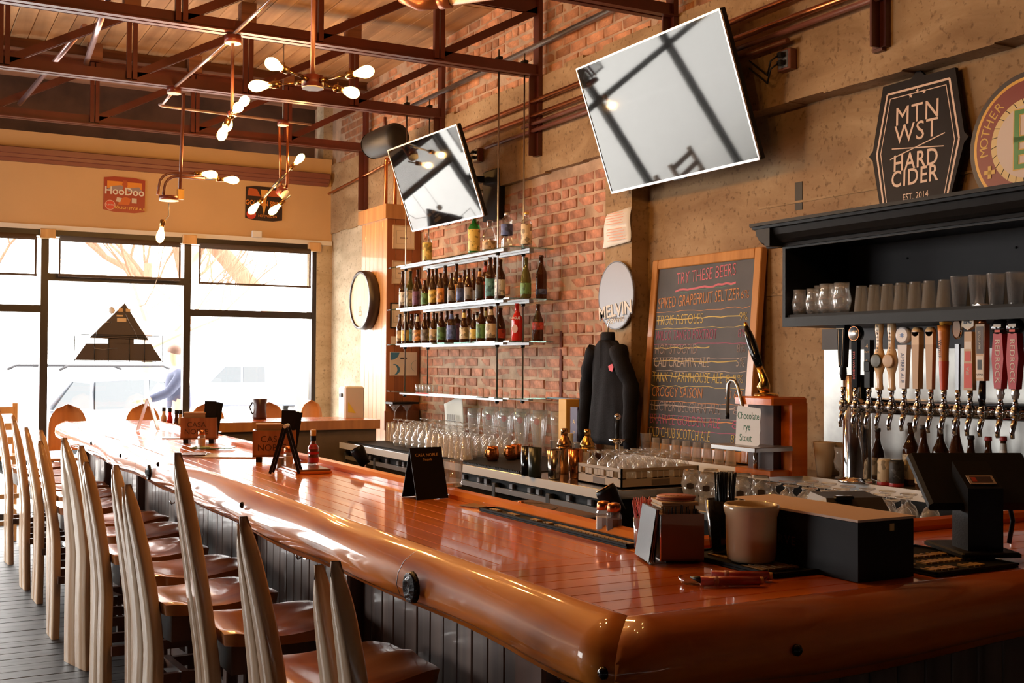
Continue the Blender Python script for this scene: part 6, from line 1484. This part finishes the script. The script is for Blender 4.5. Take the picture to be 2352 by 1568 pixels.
# wooden menu stand, leaning menus, condiments half way along
def holder(px,py,yaw,lab,pages,name='menu_holder'):
    p=onbar(px,py); p.x-=(.05 if px<600 else .13); t=thing(name,lab,'menu holder',(p.x,p.y,Z0),yaw); t.scale=(1.2,1.2,1.2)
    wd_=wood('holder_wood_'+str(px),(.2,.07,.025),(.36,.15,.06),axis='z',scale=5,rough=.45,coat=.2)
    b=MB(); b.box(-.085,.085,-.05,-.042,.02,.125); b.box(-.085,.085,.042,.05,.02,.125); b.box(-.085,-.077,-.042,.042,.02,.125); b.box(.077,.085,-.042,.042,.02,.125); b.box(-.085,.085,-.05,.05,.02,.028); b.build('box',wd_,t)
    for sx in (-1,1): MB().box(sx*.06-.012,sx*.06+.012,-.045,.045,0,.02).build('foot',black,t)
    MB().box(-.07,.03,-.035,.035,.12,.145).build('coaster_stack',cardbrown,t)
    MB().box(-.074,.034,-.037,.037,.145,.15).build('top_coaster',mat('pale_card',(.55,.36,.2),rough=.7),t)
    for i in range(pages):
        b=MB(); b.bar((.05+.004*i,-.03+.02*i,.03),(.055+.014*i,-.034+.022*i,.205-.004*i),.055,.003,(0,1,0)); b.build('menu_sheet',black,t)
    for i,s_ in enumerate(('CASA','NOBLE')):
        o=txt(s_,.036,mat('burnt_letter',(.06,.025,.01),rough=.7),t,0,0,0,ext=.0003); o.matrix_local=frame((-.01,-.0506,.09-.034*i),(1,0,0),(0,0,1))
    return t
holder(478,1016,-.35,'wooden menu box with branded lettering and black menus at the far end of the bar',3)
holder(690,1056,-.3,'wooden menu box with black menus behind the frosted stand',3)
# wooden tray with leaning A-frame stand
p=onbar(720,1082); t=thing('serving_tray','small dark wooden tray under the hot sauce bottle','tray',(p.x-.03,p.y+.02,Z0),-.05); MB().bbox(-.08,.08,-.14,.16,0,.012,.004).build('board',barwoodx,t); MB().bbox(-.075,.075,-.135,.155,.012,.02,.003).build('upper_board',mat('dark_tray',(.16,.06,.03),rough=.3,coat=.6),t)
p=onbar(684,1086); t=thing('table_stand','slim black A-frame sign holder with clear sheet beside the menu box','sign holder',(p.x+.01,p.y,Z0),-.5); t.location=t.location+Vector((-.075,-.04,.006))
for sx in (-1,1): MB().bar((sx*.062,-.03,.0),(sx*.004,-.03,.2),.006,.012).build('leg',black,t); MB().bar((sx*.062,.03,.0),(sx*.004,.03,.2),.006,.012).build('leg',black,t)
MB().tube([(0,-.034,.2),(0,.034,.2)],.009,8).build('ridge',white,t)
b=MB(); b.add([(-.06,-.028,.01),(-.06,.028,.01),(-.005,.028,.195),(-.005,-.028,.195)],[(0,1,2,3)]); b.build('clear_sheet',glassy('clear_sheet',tint=(.8,.82,.82),fac=1.4),t)
p=onbar(333,988); t=thing('table_stand','white A-frame sign holder alone near the far end of the bar','sign holder',(p.x+.02,p.y,Z0),-.4)
for sx in (-1,1): MB().bar((sx*.07,0,.0),(sx*.003,0,.22),.09,.005,(1,0,0)).build('panel',mat('frosted_white',(.8,.82,.83),rough=.3),t)
# hot sauce
p=onbar(746,1075); t=thing('hot_sauce_bottle','small hot sauce bottle with red bands and gold cap on the tray','bottle',(p.x-.055,p.y,Z0+.0215))
MB().lathe([(0,0),(.022,0),(.024,.004),(.024,.075),(.012,.092),(.0105,.125)],16).build('glass',clearb,t); MB().lathe([(0,.003),(.0222,.003),(.0222,.07),(.010,.09),(.0095,.12)],14).build('sauce',mat('amber_sauce',(.3,.05,.01),rough=.2),t)
for z0,z1 in ((.068,.088),(.044,.056),(.008,.03)): MB().lathe([(.0245 if z0<.06 else .0248,z0),(.0248 if z0<.06 else .016,z1)],16,cap=False).build('red_band',mat('band_red',(.6,.02,.015),rough=.4),t)
MB().lathe([(.0125,.125),(.013,.128),(.013,.15),(.011,.153)],14).build('cap',mat('cap_amber',(.65,.3,.05),rough=.4),t); MB().lathe([(.0128,.105),(.0128,.126)],14,cap=False).build('neck_wrap',black,t)
# salt and pepper
def shaker(p,fill,lab,grp,s=1):
    t=thing('salt_shaker' if 'salt' in lab else 'pepper_shaker',lab,'shaker',p,.4,grp); t.scale=(s,s,s)
    b=MB(); o=[(.021*(1 if abs(math.cos(4*a/2+.0))>.38 else .93)*math.cos(a),.021*math.sin(a)) for a in [2*PI*i/8+PI/8 for i in range(8)]]
    vs=[];fs=[]; prof=[(1.0,0),(1.06,.004),(1.06,.05),(1.0,.06),(.78,.068),(.78,.074)]
    for k,z in prof: vs+=[(x*k,y*k,z) for x,y in o]
    for i in range(len(prof)-1):
        for j in range(8): j2=(j+1)%8; fs.append((i*8+j,i*8+j2,(i+1)*8+j2,(i+1)*8+j))
    fs.append(tuple(range(7,-1,-1))); b.add(vs,fs); b.build('jar',clearglass,t)
    b=MB(); b.prism([(x*.97,y*.97) for x,y in o],.004,.048); b.build('filling',fill,t)
    MB().lathe([(.0185,.068),(.0195,.07),(.0195,.082),(.017,.09),(.008,.0935),(0,.094)],16).build('cap',copper,t)
saltm=mat('salt',(.78,.74,.7),rough=.9); pepm=mat('ground_pepper',(.14,.075,.045),rough=.9)
shaker(onbar(1386,1226),saltm,'glass salt shaker with copper cap beside the tip mat','salt and pepper beside the tip mat')
shaker(onbar(1410,1231),pepm,'glass pepper shaker with copper cap beside the tip mat','salt and pepper beside the tip mat')
shaker(onbar(642,1076),pepm,'glass pepper shaker left of the wooden menu box','salt and pepper by the menu box'); shaker(onbar(662,1072),mat('tan_spice',(.5,.3,.14),rough=.9),'glass spice shaker with tan filling by the menu box','salt and pepper by the menu box')
shaker(onbar(463,1026),mat('tan_spice',(.5,.3,.14)),'glass spice shaker with tan filling near the far menu box','salt and pepper by the far menu box'); shaker(onbar(442,1002),saltm,'glass salt shaker near the far menu box','salt and pepper by the far menu box')
for i,(px,py) in enumerate(((376,974),(390,976),(405,982),(414,982))):
    p=onbar(px,py); o=MB().lathe([(0,0),(.02,0),(.022,.05),(.012,.075),(.012,.11)],12).build('condiment_bottle',[mat('tan_spice',(.5,.3,.14)),redglass,brownglass,mat('tan_spice',(.5,.3,.14))][i],None,p); tag(o,['tan','red','brown','slim tan'][i]+' condiment bottle at the far end of the bar','bottle','condiments at the far bar end'); MB().lathe([(.013,.1),(.014,.102),(.014,.125),(.01,.128)],12).build('cap',black,o)
# dark standing card near the far menu box
p=onbar(462,1000); t=thing('dark_card_stand','grey and black tilted card standing behind the far menu box','card',(p.x+.1,p.y+.25,Z0),-.3); MB().bar((0,0,0),(.04,.03,.19),.11,.006,(0,1,0)).build('card',mat('grey_card',(.1,.09,.1),rough=.4),t); MB().box(-.05,.09,-.05,.05,0,.006).build('foot',black,t)
# menus lying on the bar
for (px,py,w,h,rz,col,lab) in ((560,1046,.30,.22,-.5,(.7,.68,.64),'large open white menu lying on the bar by the menu box'),(520,1030,.22,.16,-.45,(.08,.2,.1),'green and red printed menu sheet lying on the bar'),(445,1006,.24,.05,-.3,(.5,.45,.4),'narrow pale menu lying near the far menu box'),(478,1045,.12,.16,-.3,(.12,.05,.03),'dark closed menu lying on the bar before the printed sheet')):
    p=onbar(px,py); p.x-=.07; t=thing('menu',lab,'menu',(p.x,p.y,Z0+(.006 if px in (520,478) else 0)),rz); MB().bbox(-w/2,w/2,-h/2,h/2,0,.005,.001).build('sheet',mat('menu_%d'%px,col,rough=.25),t)
    if px==520: MB().prism(ell(.045,.03,20,.03,-.02),.005,.0056).build('red_spot',mat('spot_red',(.6,.05,.06),rough=.4),t); MB().prism(ell(.03,.02,5,-.04,.03),.005,.0056).build('gold_star',mat('star_gold',(.6,.38,.06)),t)
    if px==560: MB().box(-w/2-.002,-w/2+.04,-h/2-.002,h/2,.0051,.0056).build('dark_edge',mat('menu_edge',(.05,.03,.03)),t)
# rubber bar-rail mats with moulded letters (unreadable at this size: raised glyph blocks)
def barmat(x0,x1,y0,y1,rows,cols,lab,along):
    t=thing('rubber_bar_mat',lab,'mat',(0,0,0),group='rubber bar mats')
    zz=BAR_Z+.001
    MB().bbox(x0,x1,y0,y1,zz,zz+.006,.002).build('sheet',rubber,t)
    b=MB()
    for (xa,xb,ya,yb_) in ((x0,x0+.006,y0,y1),(x1-.006,x1,y0,y1),(x0,x1,y0,y0+.006),(x0,x1,y1-.006,y1)): b.box(xa,xb,ya,yb_,zz+.006,zz+.011)
    b.build('raised_rim',rubber,t)
    b=MB(); rr=random.Random(int(x0*100)); L_=(y1-y0-.03) if along=='y' else (x1-x0-.03); Wd=(x1-x0-.02) if along=='y' else (y1-y0-.02)
    for r in range(rows):
        s=0
        while s<L_-.02:
            if rr.random()<.14: s+=.03; continue
            gw=rr.uniform(.012,.02); gh=Wd/rows*.45; c0=r*Wd/rows+Wd/rows*.25
            if along=='y': b.box(x0+.01+c0,x0+.01+c0+gh,y0+.015+s,y0+.015+s+gw,zz+.006,zz+.0105)
            else:
                xx=x0+.015+s; yy=y0+.01+c0; b.box(xx,xx+gw,yy,yy+gh*.35,zz+.006,zz+.0105); b.box(xx,xx+gw*.4,yy+gh*.35,yy+gh,zz+.006,zz+.0105)
                if rr.random()<.6: b.box(xx+gw*.55,xx+gw,yy+gh*.35,yy+gh*.8,zz+.006,zz+.0105)
            s+=gw+.004
    tag(b.build('moulded_letters',gold,t),kind='stuff')
barmat(XI-.115,XI-.055,2.48,3.33,1,1,'long narrow black rubber rail mat with gold letters','y')
barmat(2.09,2.37,1.835,2.15,4,1,'wide black rubber mat with rows of gold letters beside the carton','x')
barmat(1.745,1.893,1.99,2.34,2,1,'black rubber mat under the cream crock','x')
# coasters scattered
p=onbar(1105,1160)
for i,(px,py,rz,lab) in enumerate(((1100,1161,.3,'square tan beer mat lying at the bar rail'),(1165,1166,-.4,'square tan beer mat tucked under the rail mat'))):
    p=onbar(px,py); tag(MB().bbox(-.047,.047,-.047,.047,0,.003,.001).build('beer_mat',cardbrown,None,(p.x,p.y,Z0+.003*i),rz),lab,'coaster','beer mats by the rail')
# short tumbler near tent card, beyond the bar rail on the ice bin
p=onbar(1045,1120); o=MB().lathe([(0,.012),(.03,.012),(.036,0),(.038,.004),(.041,.095),(.0425,.095),(.04,.093),(.035,.016),(0,.015)],22,cap=False).build('rocks_glass',clearglass,None,(1.783,3.745,BAR_Z+.0352)); tag(o,'empty rocks glass standing behind the black tent card','glass')
# straw glass
p=Vector((1.708,2.438,Z0)); t=thing('straw_glass','glass packed with thin red cocktail straws','glass',(p.x,p.y,Z0))
MB().lathe([(0,.006),(.02,.006),(.022,0),(.0225,0),(.026,.085),(.0275,.085),(.024,.008),(0,.008)],18,cap=False).build('tumbler',clearglass,t)
rs=mat('red_straw',(.75,.19,.17),rough=.35); rr=random.Random(5)
sm=MB().tube([(0,0,0),(0,0,.118)],.0013,5).mesh('straw',rs)
for i in range(46):
    a=rr.uniform(0,6.28); ti=rr.uniform(.03,.22); o=inst(sm,'straw',t,(rr.uniform(-.01,.01),rr.uniform(-.01,.01),.009+rr.uniform(0,.012)),(ti*math.cos(a),ti*math.sin(a),0))
MB().tube([(.0,-.005,.1),(-.025,-.01,.125),(-.035,-.012,.11),(-.02,-.01,.09)],.0013,6).build('bent_straw',rs,t)
# napkin caddy with coasters and black stirrers
a=onbar(1535,1297); t=thing('bar_caddy','metal bar caddy holding coasters, stirrers and menus','caddy',(a.x+.06,a.y+.04,Z0),-.35)
cw=mat('brown_caddy',(.22,.12,.07),rough=.35,metal=.3)
b=MB(); b.box(-.055,.05,-.045,-.041,.006,.118); b.box(-.055,.05,.12,.124,.006,.118); b.box(.046,.05,-.041,.12,.006,.118); b.box(-.055,.05,-.045,.124,.006,.01); b.build('body',cw,t)
MB().bbox(-.06,-.0555,-.045,.06,.006,.118,.001).build('bright_side_plate',mat('mirror_steel',(.85,.86,.88),rough=.12,metal=1),t)
MB().box(-.04,.03,-.03,.1,0,.006).build('foot',black,t)
for i in range(4): MB().bar((-.072-.005*i,.02,.004),(-.062-.002*i,.02,.13),.13,.002,(1,0,0)).build('menu_sheet',[black,mat('violet_card',(.16,.1,.12)),mat('clear_menu',(.25,.2,.2)),black][i],t)
rr=random.Random(3)
for i in range(9): MB().bbox(-.048+rr.uniform(-.004,.004),.04+rr.uniform(-.004,.006),-.02+rr.uniform(-.004,.004),.075+rr.uniform(-.004,.004),.1+.005*i,.1045+.005*i,.001).build('paper_coaster',mat('pale_card',(.55,.36,.2)),t)
MB().lathe([(0,0),(.048,0),(.048,.003),(0,.003)],26,(0,.03,.146)).build('round_coaster',mat('rust_coaster',(.34,.08,.03),rough=.5),t)
MB().lathe([(0,0),(.048,0),(.048,.004),(0,.004)],26,(.004,.034,.15)).build('round_coaster',mat('rust_coaster',(.34,.08,.03)),t)
txt('Reserve',.02,gold,t,.004,.034,.1542,ext=.0003,shear=.2)
for i in range(14):
    x_=-.045+.0065*i; MB().bar((x_,-.036,.02),(x_+rr.uniform(-.01,.01),-.036+rr.uniform(-.008,.004),.128+rr.uniform(0,.012)),.004,.0015).build('stirrer',black,t)
# tall black napkin/straw holder behind
p=onbar(1685,1190); t=thing('black_straw_cup','tall flared black cup of black straws behind the caddy','cup',(1.835,2.268,Z0+.012))
MB().lathe([(0,0),(.035,0),(.036,.004),(.05,.13),(.048,.13),(.034,.006),(0,.006)],10).build('cup',blackgloss,t)
bs_=MB().tube([(0,0,0),(0,0,.19)],.0022,5).mesh('straw',black)
for i in range(30): a=rr.uniform(0,6.28); ti=rr.uniform(.02,.17); inst(bs_,'straw',t,(rr.uniform(-.015,.015),rr.uniform(-.015,.015),.008),(ti*math.cos(a),ti*math.sin(a),0))
# cream crock
p=onbar(1725,1296); t=thing('ceramic_crock','plain cream ceramic crock on the black rubber mat','crock',(p.x-.006,p.y-.008,BAR_Z+.0135)); t.scale=(1,1,.92)
MB().lathe([(0,0),(.052,0),(.057,.006),(.0595,.03),(.061,.115),(.0635,.122),(.066,.132),(.066,.142),(.063,.147),(.060,.146),(.0565,.13),(.055,.01),(0,.008)],32,cap=False).build('body',cream,t)
# long black carton with pale lid
C0=P(1972,1338,2,Z0); 
t=thing('wine_carton','long black carton with a pale card lid at the bar corner','carton',(C0.x,C0.y,BAR_Z+.0015),.0)
MB().bbox(0,.172,0,.47,0,.132,.002).build('box',mat('black_carton',(.012,.009,.009),rough=.5),t)
MB().box(-.004,.176,-.002,.475,.132,.1375).build('lid',mat('pale_kraft',(.64,.45,.33),rough=.6),t)
MB().box(.095,.108,-.0012,0,.108,.124).build('tab',mat('gold_tab',(.7,.5,.2),rough=.4),t); MB().prism(ell(.008,.008,16,0,0),0,.0008)
for q_ in ('black_carton','black_card'): MATS[q_].node_tree.nodes['Principled BSDF'].inputs['Specular IOR Level'].default_value=.15
o=txt('RESERVE',.03,mat('dim_red_print',(.10,.03,.02),rough=.5),t,0,0,.0004,ext=.0003,space=1.3); o.matrix_local=frame((-.0006,.27,.062),(0,-1,0),(0,0,1))
# two cellophane-wrapped pens / cigars on the bar
p=onbar(1668,1338); t=thing('wrapped_cigars','two red cigars in clear wrap lying on the bar','cigars',(p.x,p.y,Z0),-.35); t.scale=(1.35,1.35,1.2)
rc=mat('cigar_red',(.42,.03,.015),rough=.3,coat=.6)
for (x0,y0,z0,x1,y1) in ((-.05,-.02,.009,.045,-.03),(-.015,.03,.009,.075,.008)):
    MB().tube([(x0,y0,z0),(x1,y1,z0)],.0085,12).build('cigar',rc,t); MB().tube([(x1,y1,z0),(x1+.006,y1-.001,z0)],.007,12).build('cut_end',mat('tobacco_tan',(.6,.32,.14),rough=.7),t); q=.22; MB().tube([(x0+(x1-x0)*q,y0+(y1-y0)*q,z0),(x0+(x1-x0)*(q+.08),y0+(y1-y0)*(q+.08),z0)],.0088,12).build('band',mat('pale_band',(.6,.25,.2),rough=.3),t)
MB().lathe([(0,0),(.055,0),(.056,.001),(.06,.012),(.058,.012)],20,(-.005,.0,0),Matrix(((1.25,0,0),(0,.62,0),(0,0,1))),cap=False).build('clear_wrap',glassy('cellophane',tint=(.93,.93,.93),fac=1.3),t)
MB().tube([(-.06,-.0,.012),(-.045,-.02,.01)],[.002,.008],8).build('dark_tip',black,t)
# ---------------------------------------------------------------- till
p=P(2240,1290,2,Z0); t=thing('till_terminal','black till terminal with tilted screen seen from behind','till',(p.x+.06,p.y+.05,BAR_Z+.0135),-.42)
tm=mat('till_black',(.016,.016,.018),rough=.5,bump=.1,bscale=250); tm.node_tree.nodes['Principled BSDF'].inputs['Specular IOR Level'].default_value=.15
MB().bbox(-.075,.075,-.09,.13,0,.012,.004).build('base',tm,t)
b=MB(); b.add([(-.045,-.055,.012),(.045,-.055,.012),(.045,.03,.012),(-.045,.03,.012),(-.045,-.055,.165),(.045,-.055,.165),(.045,.03,.225),(-.045,.03,.225)],[(0,3,2,1),(4,5,6,7),(0,1,5,4),(1,2,6,5),(2,3,7,6),(3,0,4,7)]); b.build('pedestal',tm,t)
c=thing('screen_frame',None,None,M4=Matrix.Identity(4)); c.name='screen'; c.parent=t
scr=MB(); scr.bbox(-.15,.16,-.016,.012,-.095,.085,.008)
o=scr.build('screen',tm,t); o.matrix_local=Matrix.Translation((.02,.05,.178))@Matrix.Rotation(-.85,4,'X'); bpy.data.objects.remove(c)
o=MB().box(-.135,.145,.012,.0135,-.08,.07).build('display_glass',blackgloss,t); o.matrix_local=Matrix.Translation((.02,.05,.178))@Matrix.Rotation(-.85,4,'X')
lf=frame((0,-.032,.184),(1,0,0),(0,.82,.57)); q=MB().bbox(-.034,.034,-.016,.016,0,.0012,.0005).build('label_plate',mat('plate_tan',(.6,.45,.35),rough=.4),t); q.matrix_local=lf
q=MB().box(-.027,.027,-.011,.011,.0012,.0018).build('label_window',mat('plate_dark',(.08,.05,.06)),t); q.matrix_local=lf; q=MB().box(-.025,-.013,-.008,.008,.0018,.0022).build('red_mark',LR,t); q.matrix_local=lf
MB().tube([(.06,.03,.17),(.11,.05,.14),(.13,.06,.07),(.12,.06,.012)],.006,8).build('cable',black,t)
p=P(2075,1240,2,Z0); t=thing('receipt_printer','black receipt printer behind the long carton','printer',(2.24,2.265,BAR_Z+.0015),-.35)
MB().bbox(-.085,.085,-.075,.075,0,.10,.008).build('body',tm,t)
b=MB(); b.add([(-.085,-.075,.10),(.085,-.075,.10),(.085,.075,.10),(-.085,.075,.10),(-.07,-.03,.13),(.085,-.03,.13),(.085,.075,.135),(-.07,.075,.135)],[(0,3,2,1),(4,5,6,7),(0,1,5,4),(1,2,6,5),(2,3,7,6),(3,0,4,7)]); b.build('cover',mat('printer_grey',(.03,.03,.034),rough=.4),t)
MB().box(.0,.05,-.077,-.075,.06,.085).build('paper_slot',mat('slot_tan',(.2,.13,.08)),t); MB().bbox(-.05,.0,-.05,-.03,.128,.137,.003).build('release_tab',blackgloss,t)
# ================================================================ the street outside the window
tag(MB().box(-30,60,YF+.35,90,-.35,-.25).build('ground_outside',mat('pale_asphalt',(.62,.6,.57),rough=.9,var=.1)),kind='structure')
tag(MB().box(-6.5,8,YF+.33,YF+2.6,-.25,-.02).build('sidewalk',mat('pale_sidewalk',(.7,.68,.64),rough=.9)),kind='structure')
def car(prof,wid,m_,wins,wheels,lab,loc,rz,pillars=None,rails=False,nm='parked_car'):
    """side profile in x-z, swept across y with a slight tumblehome"""
    t=thing(nm,lab,'car',loc,rz); n=len(prof); vs=[]
    for s_,k in ((-.5,.0),(-.5,1),(.5,1),(.5,0)):
        pass
    for yy in (-.5,.5):
        for x,z in prof: vs.append((x,yy*wid*(1 if z<.95 else .86),z))
    fs=[tuple(range(n)),tuple(range(2*n-1,n-1,-1))]+[(i,n+i,n+(i+1)%n,(i+1)%n) for i in range(n)]
    b=MB(); b.add(vs,fs); me=b.mesh('body',m_); fixnormals(me); o=inst(me,'body',t); md=o.modifiers.new('bevel','BEVEL'); md.width=.05; md.segments=2
    gl=mat('car_window',(.02,.025,.03),rough=.08)
    for w in wins:
        for s_ in (-1,1):
            b=MB(); k=len(w); v2=[(x,s_*(wid*.43+.012+max(0,(.95-z))*.05),z) for x,z in w]+[(x,s_*(wid*.43-.02),z) for x,z in w]
            b.add(v2,[tuple(range(k)),tuple(range(2*k-1,k-1,-1))]+[(i,k+i,k+(i+1)%k,(i+1)%k) for i in range(k)]); me=b.mesh('side_window',gl); fixnormals(me); inst(me,'side_window',t)
    for x in wheels:
        for s_ in (-1,1):
            w_=MB().lathe([(.16,-.1),(.33,-.1),(.34,-.06),(.34,.06),(.33,.1),(.16,.1)],24,(x,s_*(wid/2-.1),.34),axis_to((0,1,0))).build('tyre',rubber,t); MB().lathe([(0,-.102),(.2,-.102),(.21,0),(.2,.102),(0,.102)],18,(x,s_*(wid/2-.1),.34),axis_to((0,1,0))).build('hub',silver,w_)
    if rails:
        for s_ in (-1,1): MB().tube([(rails[0],s_*.6,rails[2]-.06),(rails[0]+.15,s_*.6,rails[2]),(rails[1]-.2,s_*.6,rails[2]),(rails[1],s_*.6,rails[2]-.06)],.022,8).build('roof_rail',darkgrey,t)
    return t
suv=[(-2.3,.35),(2.25,.35),(2.35,.6),(2.25,.85),(1.4,1.0),(.55,1.5),(-.2,1.62),(-1.6,1.58),(-2.1,1.1),(-2.35,.9)]
car(suv,1.8,mat('silver_car_paint',(.085,.09,.105),rough=.3,coat=.3),[[(-1.95,1.08),(-1.3,1.08),(-1.3,1.45),(-1.6,1.48)],[(-1.2,1.06),(-.25,1.05),(-.25,1.5),(-1.2,1.47)],[(-.15,1.04),(.95,1.02),(.5,1.4),(-.15,1.5)]],(-1.45,1.4),'pale silver wagon with roof rails parked outside the middle pane',(3.35,19.6,-.25),.55,rails=(-1.7,.5,1.72))
pk=[(-2.7,.5),(2.7,.5),(2.75,.8),(2.65,1.05),(1.5,1.15),(.9,1.75),(-.35,1.78),(-.55,1.15),(-2.7,1.12)]
car(pk,1.9,mat('pale_blue_paint',(.05,.06,.085),rough=.3,coat=.3),[[(-.3,1.2),(.35,1.2),(.35,1.65),(-.28,1.66)],[(.42,1.2),(1.3,1.2),(.85,1.65),(.42,1.65)]],(-1.7,1.75),'silver-blue pickup truck across the street behind the right pane',(9.4,34,-.25),PI,nm='pickup_truck')
car(suv,1.8,mat('red_car_paint',(.4,.03,.03),rough=.25,coat=.5),[[(-1.2,1.06),(-.25,1.05),(-.25,1.5),(-1.2,1.47)]],(-1.45,1.4),'red car parked outside the left pane',(-.9,24,-.25),.1)
# hedge, pole
rr=random.Random(11)
def leaves(n,c,s,m_,nm,par,sz=.09):
    b=MB()
    for i in range(n):
        while 1:
            q=Vector((rr.uniform(-1,1),rr.uniform(-1,1),rr.uniform(-1,1)))
            if q.length<1: break
        p=Vector((c[0]+q.x*s[0],c[1]+q.y*s[1],c[2]+q.z*s[2])); d=Vector((rr.uniform(-1,1),rr.uniform(-1,1),rr.uniform(-1,1))).normalized(); e=d.orthogonal().normalized()
        b.add([p-d*sz,p+e*sz*.5,p+d*sz,p-e*sz*.5],[(0,1,2,3)])
    return b.build(nm,m_,par)
t=thing('hedge','dark clipped hedge beyond the parking lot','hedge',(0,40,-.25)); tag(leaves(1800,(2.4,0,.5),(2.2,.6,.6),mat('hedge_green',(.05,.06,.03),rough=.8),'foliage',t,.12),kind='stuff'); MB().bar((.6,0,.3),(4.2,0,.3),.5,.6).build('core',mat('hedge_core',(.04,.045,.03)),t)
tag(MB().tube([(3.1,30,-.25),(3.1,30,6)],.06,10).build('lamp_pole',galv),'thin grey pole across the street','pole')
# bare street trees
bark=mat('pale_bark',(.3,.17,.11),rough=.9)
def tree(x,y,h,lab,seed,r0,leanv=(0,0)):
    rr2=random.Random(seed); t=thing('street_tree',lab,'tree',(x,y,-.25)); tr_=[(0,0,0),(leanv[0]*.3,0,h*.3),(leanv[0],leanv[1],h*.55)]
    MB().tube(tr_,[r0,r0*.8,r0*.6],10).build('trunk',bark,t); b=MB()
    def br(p,d,l,r,dep):
        q=p+d*l; m2=(p+q)/2+Vector((rr2.uniform(-.1,.1),rr2.uniform(-.1,.1),rr2.uniform(-.05,.1)))*l*.5
        b.tube([p,m2,q],[r,r*.8,r*.55],5,False)
        if dep>0:
            for k in range(3 if dep>1 else 2): 
                a=Vector((rr2.uniform(-1,1),rr2.uniform(-.8,.8),rr2.uniform(.1,.9))); br(q if k else m2,(d*.8+a*.75).normalized(),l*rr2.uniform(.6,.8),r*.55,dep-1)
    for k in range(6): br(Vector(tr_[-1])-Vector((0,0,rr2.uniform(0,h*.25))),Vector((rr2.uniform(-1,1),rr2.uniform(-.6,.6),rr2.uniform(.4,1))).normalized(),h*.22,r0*.4,3)
    tag(b.build('branches',bark,t),kind='stuff')
tree(4.1,21.5,6.5,'bare spreading street tree behind the middle pane',2,.12)
tree(9.2,27,9.5,'thick-limbed leaning street tree behind the right pane',5,.3,(-3.2,0))
tree(.6,23,7,'bare street tree behind the left pane',9,.13)
# ---------------------------------------------------------------- person walking past
pr_=thing('person','person in a dark blue top walking past outside, arm stretched forward','person',(3.05,14.0,-.02),0)
def skin_fig(name,verts,edges,mt,par,sub=2):
    me=bpy.data.meshes.new(name); me.from_pydata([v[:3] for v in verts],edges,[]); o=bpy.data.objects.new(name,me); COL.objects.link(o); o.parent=par
    sk=o.modifiers.new('skin','SKIN'); 
    for i,v in enumerate(verts): me.skin_vertices[0].data[i].radius=(v[3],v[4] if len(v)>4 else v[3])
    me.skin_vertices[0].data[0].use_root=True
    sb=o.modifiers.new('sub','SUBSURF'); sb.levels=sub; sb.render_levels=sub; sk.use_smooth_shade=True
    me.materials.append(mt); return o
V=[(0,0,.95,.15,.11),(0,0,1.12,.14,.10),(-.02,0,1.30,.17,.11),(-.03,0,1.42,.15,.09),(-.05,0,1.50,.055,.055),(-.07,0,1.57,.06,.06),(-.075,0,1.64,.085,.09),(-.07,0,1.72,.075,.08),
   (-.02,-.2,1.40,.06,.06),(-.18,-.25,1.20,.045,.045),(-.40,-.26,1.12,.038,.038),(-.47,-.26,1.11,.03,.03),
   (-.02,.2,1.40,.06,.06),(.08,.25,1.16,.045,.045),(.02,.25,.95,.036,.036),
   (.0,-.1,.88,.09,.09),(-.10,-.1,.50,.06,.06),(-.06,-.1,.10,.045,.045),(-.16,-.1,.05,.04,.035),
   (.0,.1,.88,.09,.09),(.08,.1,.50,.06,.06),(.25,.1,.14,.045,.045),(.18,.1,.06,.04,.035)]
E_=[(0,1),(1,2),(2,3),(3,4),(4,5),(5,6),(6,7),(3,8),(8,9),(9,10),(10,11),(3,12),(12,13),(13,14),(0,15),(15,16),(16,17),(17,18),(0,19),(19,20),(20,21),(21,22)]
skin_fig('body',V,E_,mat('skin_tone',(.5,.3,.2),rough=.6),pr_)
Vs=[(0,0,.93,.17,.125),(0,0,1.12,.155,.115),(-.02,0,1.30,.185,.125),(-.03,0,1.43,.14,.09),(-.02,-.2,1.40,.075,.075),(-.18,-.25,1.20,.06,.06),(-.40,-.26,1.12,.05,.05),(-.02,.2,1.40,.075,.075),(.08,.25,1.16,.06,.06),(.03,.25,.98,.05,.05)]
skin_fig('jacket',Vs,[(0,1),(1,2),(2,3),(3,4),(4,5),(5,6),(3,7),(7,8),(8,9)],mat('navy_cloth',(.03,.035,.07),rough=.8),pr_)
Vt=[(0,0,.92,.15,.12),(.0,-.1,.86,.105,.105),(-.10,-.1,.50,.08,.08),(-.065,-.1,.13,.062,.062),(.0,.1,.86,.105,.105),(.08,.1,.50,.08,.08),(.24,.1,.17,.062,.062)]
skin_fig('trousers',Vt,[(0,1),(1,2),(2,3),(0,4),(4,5),(5,6)],mat('pale_denim',(.3,.33,.4),rough=.8),pr_)
MB().ball((-.06,0,1.70),.092,14,10,(1,1,.85)).build('hair',mat('brown_hair',(.12,.06,.04),rough=.7),pr_)
# hand with separate fingers
hb=MB(); hb.tube([(-.47,-.26,1.11),(-.55,-.26,1.10)],[.03,.036],10)
for i in range(4): hb.tube([(-.54,-.285+.017*i,1.10),(-.58,-.288+.019*i,1.098),(-.61-.006*(1 if i in(1,2) else 0),-.289+.02*i,1.088)],[.0095,.0085,.007],7)
hb.tube([(-.51,-.235,1.11),(-.545,-.215,1.115),(-.565,-.21,1.105)],[.011,.0095,.008],7); hb.build('hand',mat('skin_tone',(.5,.3,.2)),pr_)
for s_,x_ in ((-1,-.13),(1,.2)): MB().ball((x_-.05,s_*.1,.045),.06,12,8,(2.0,.8,.75)).build('shoe',darkgrey,pr_)
bpy.context.view_layer.update()
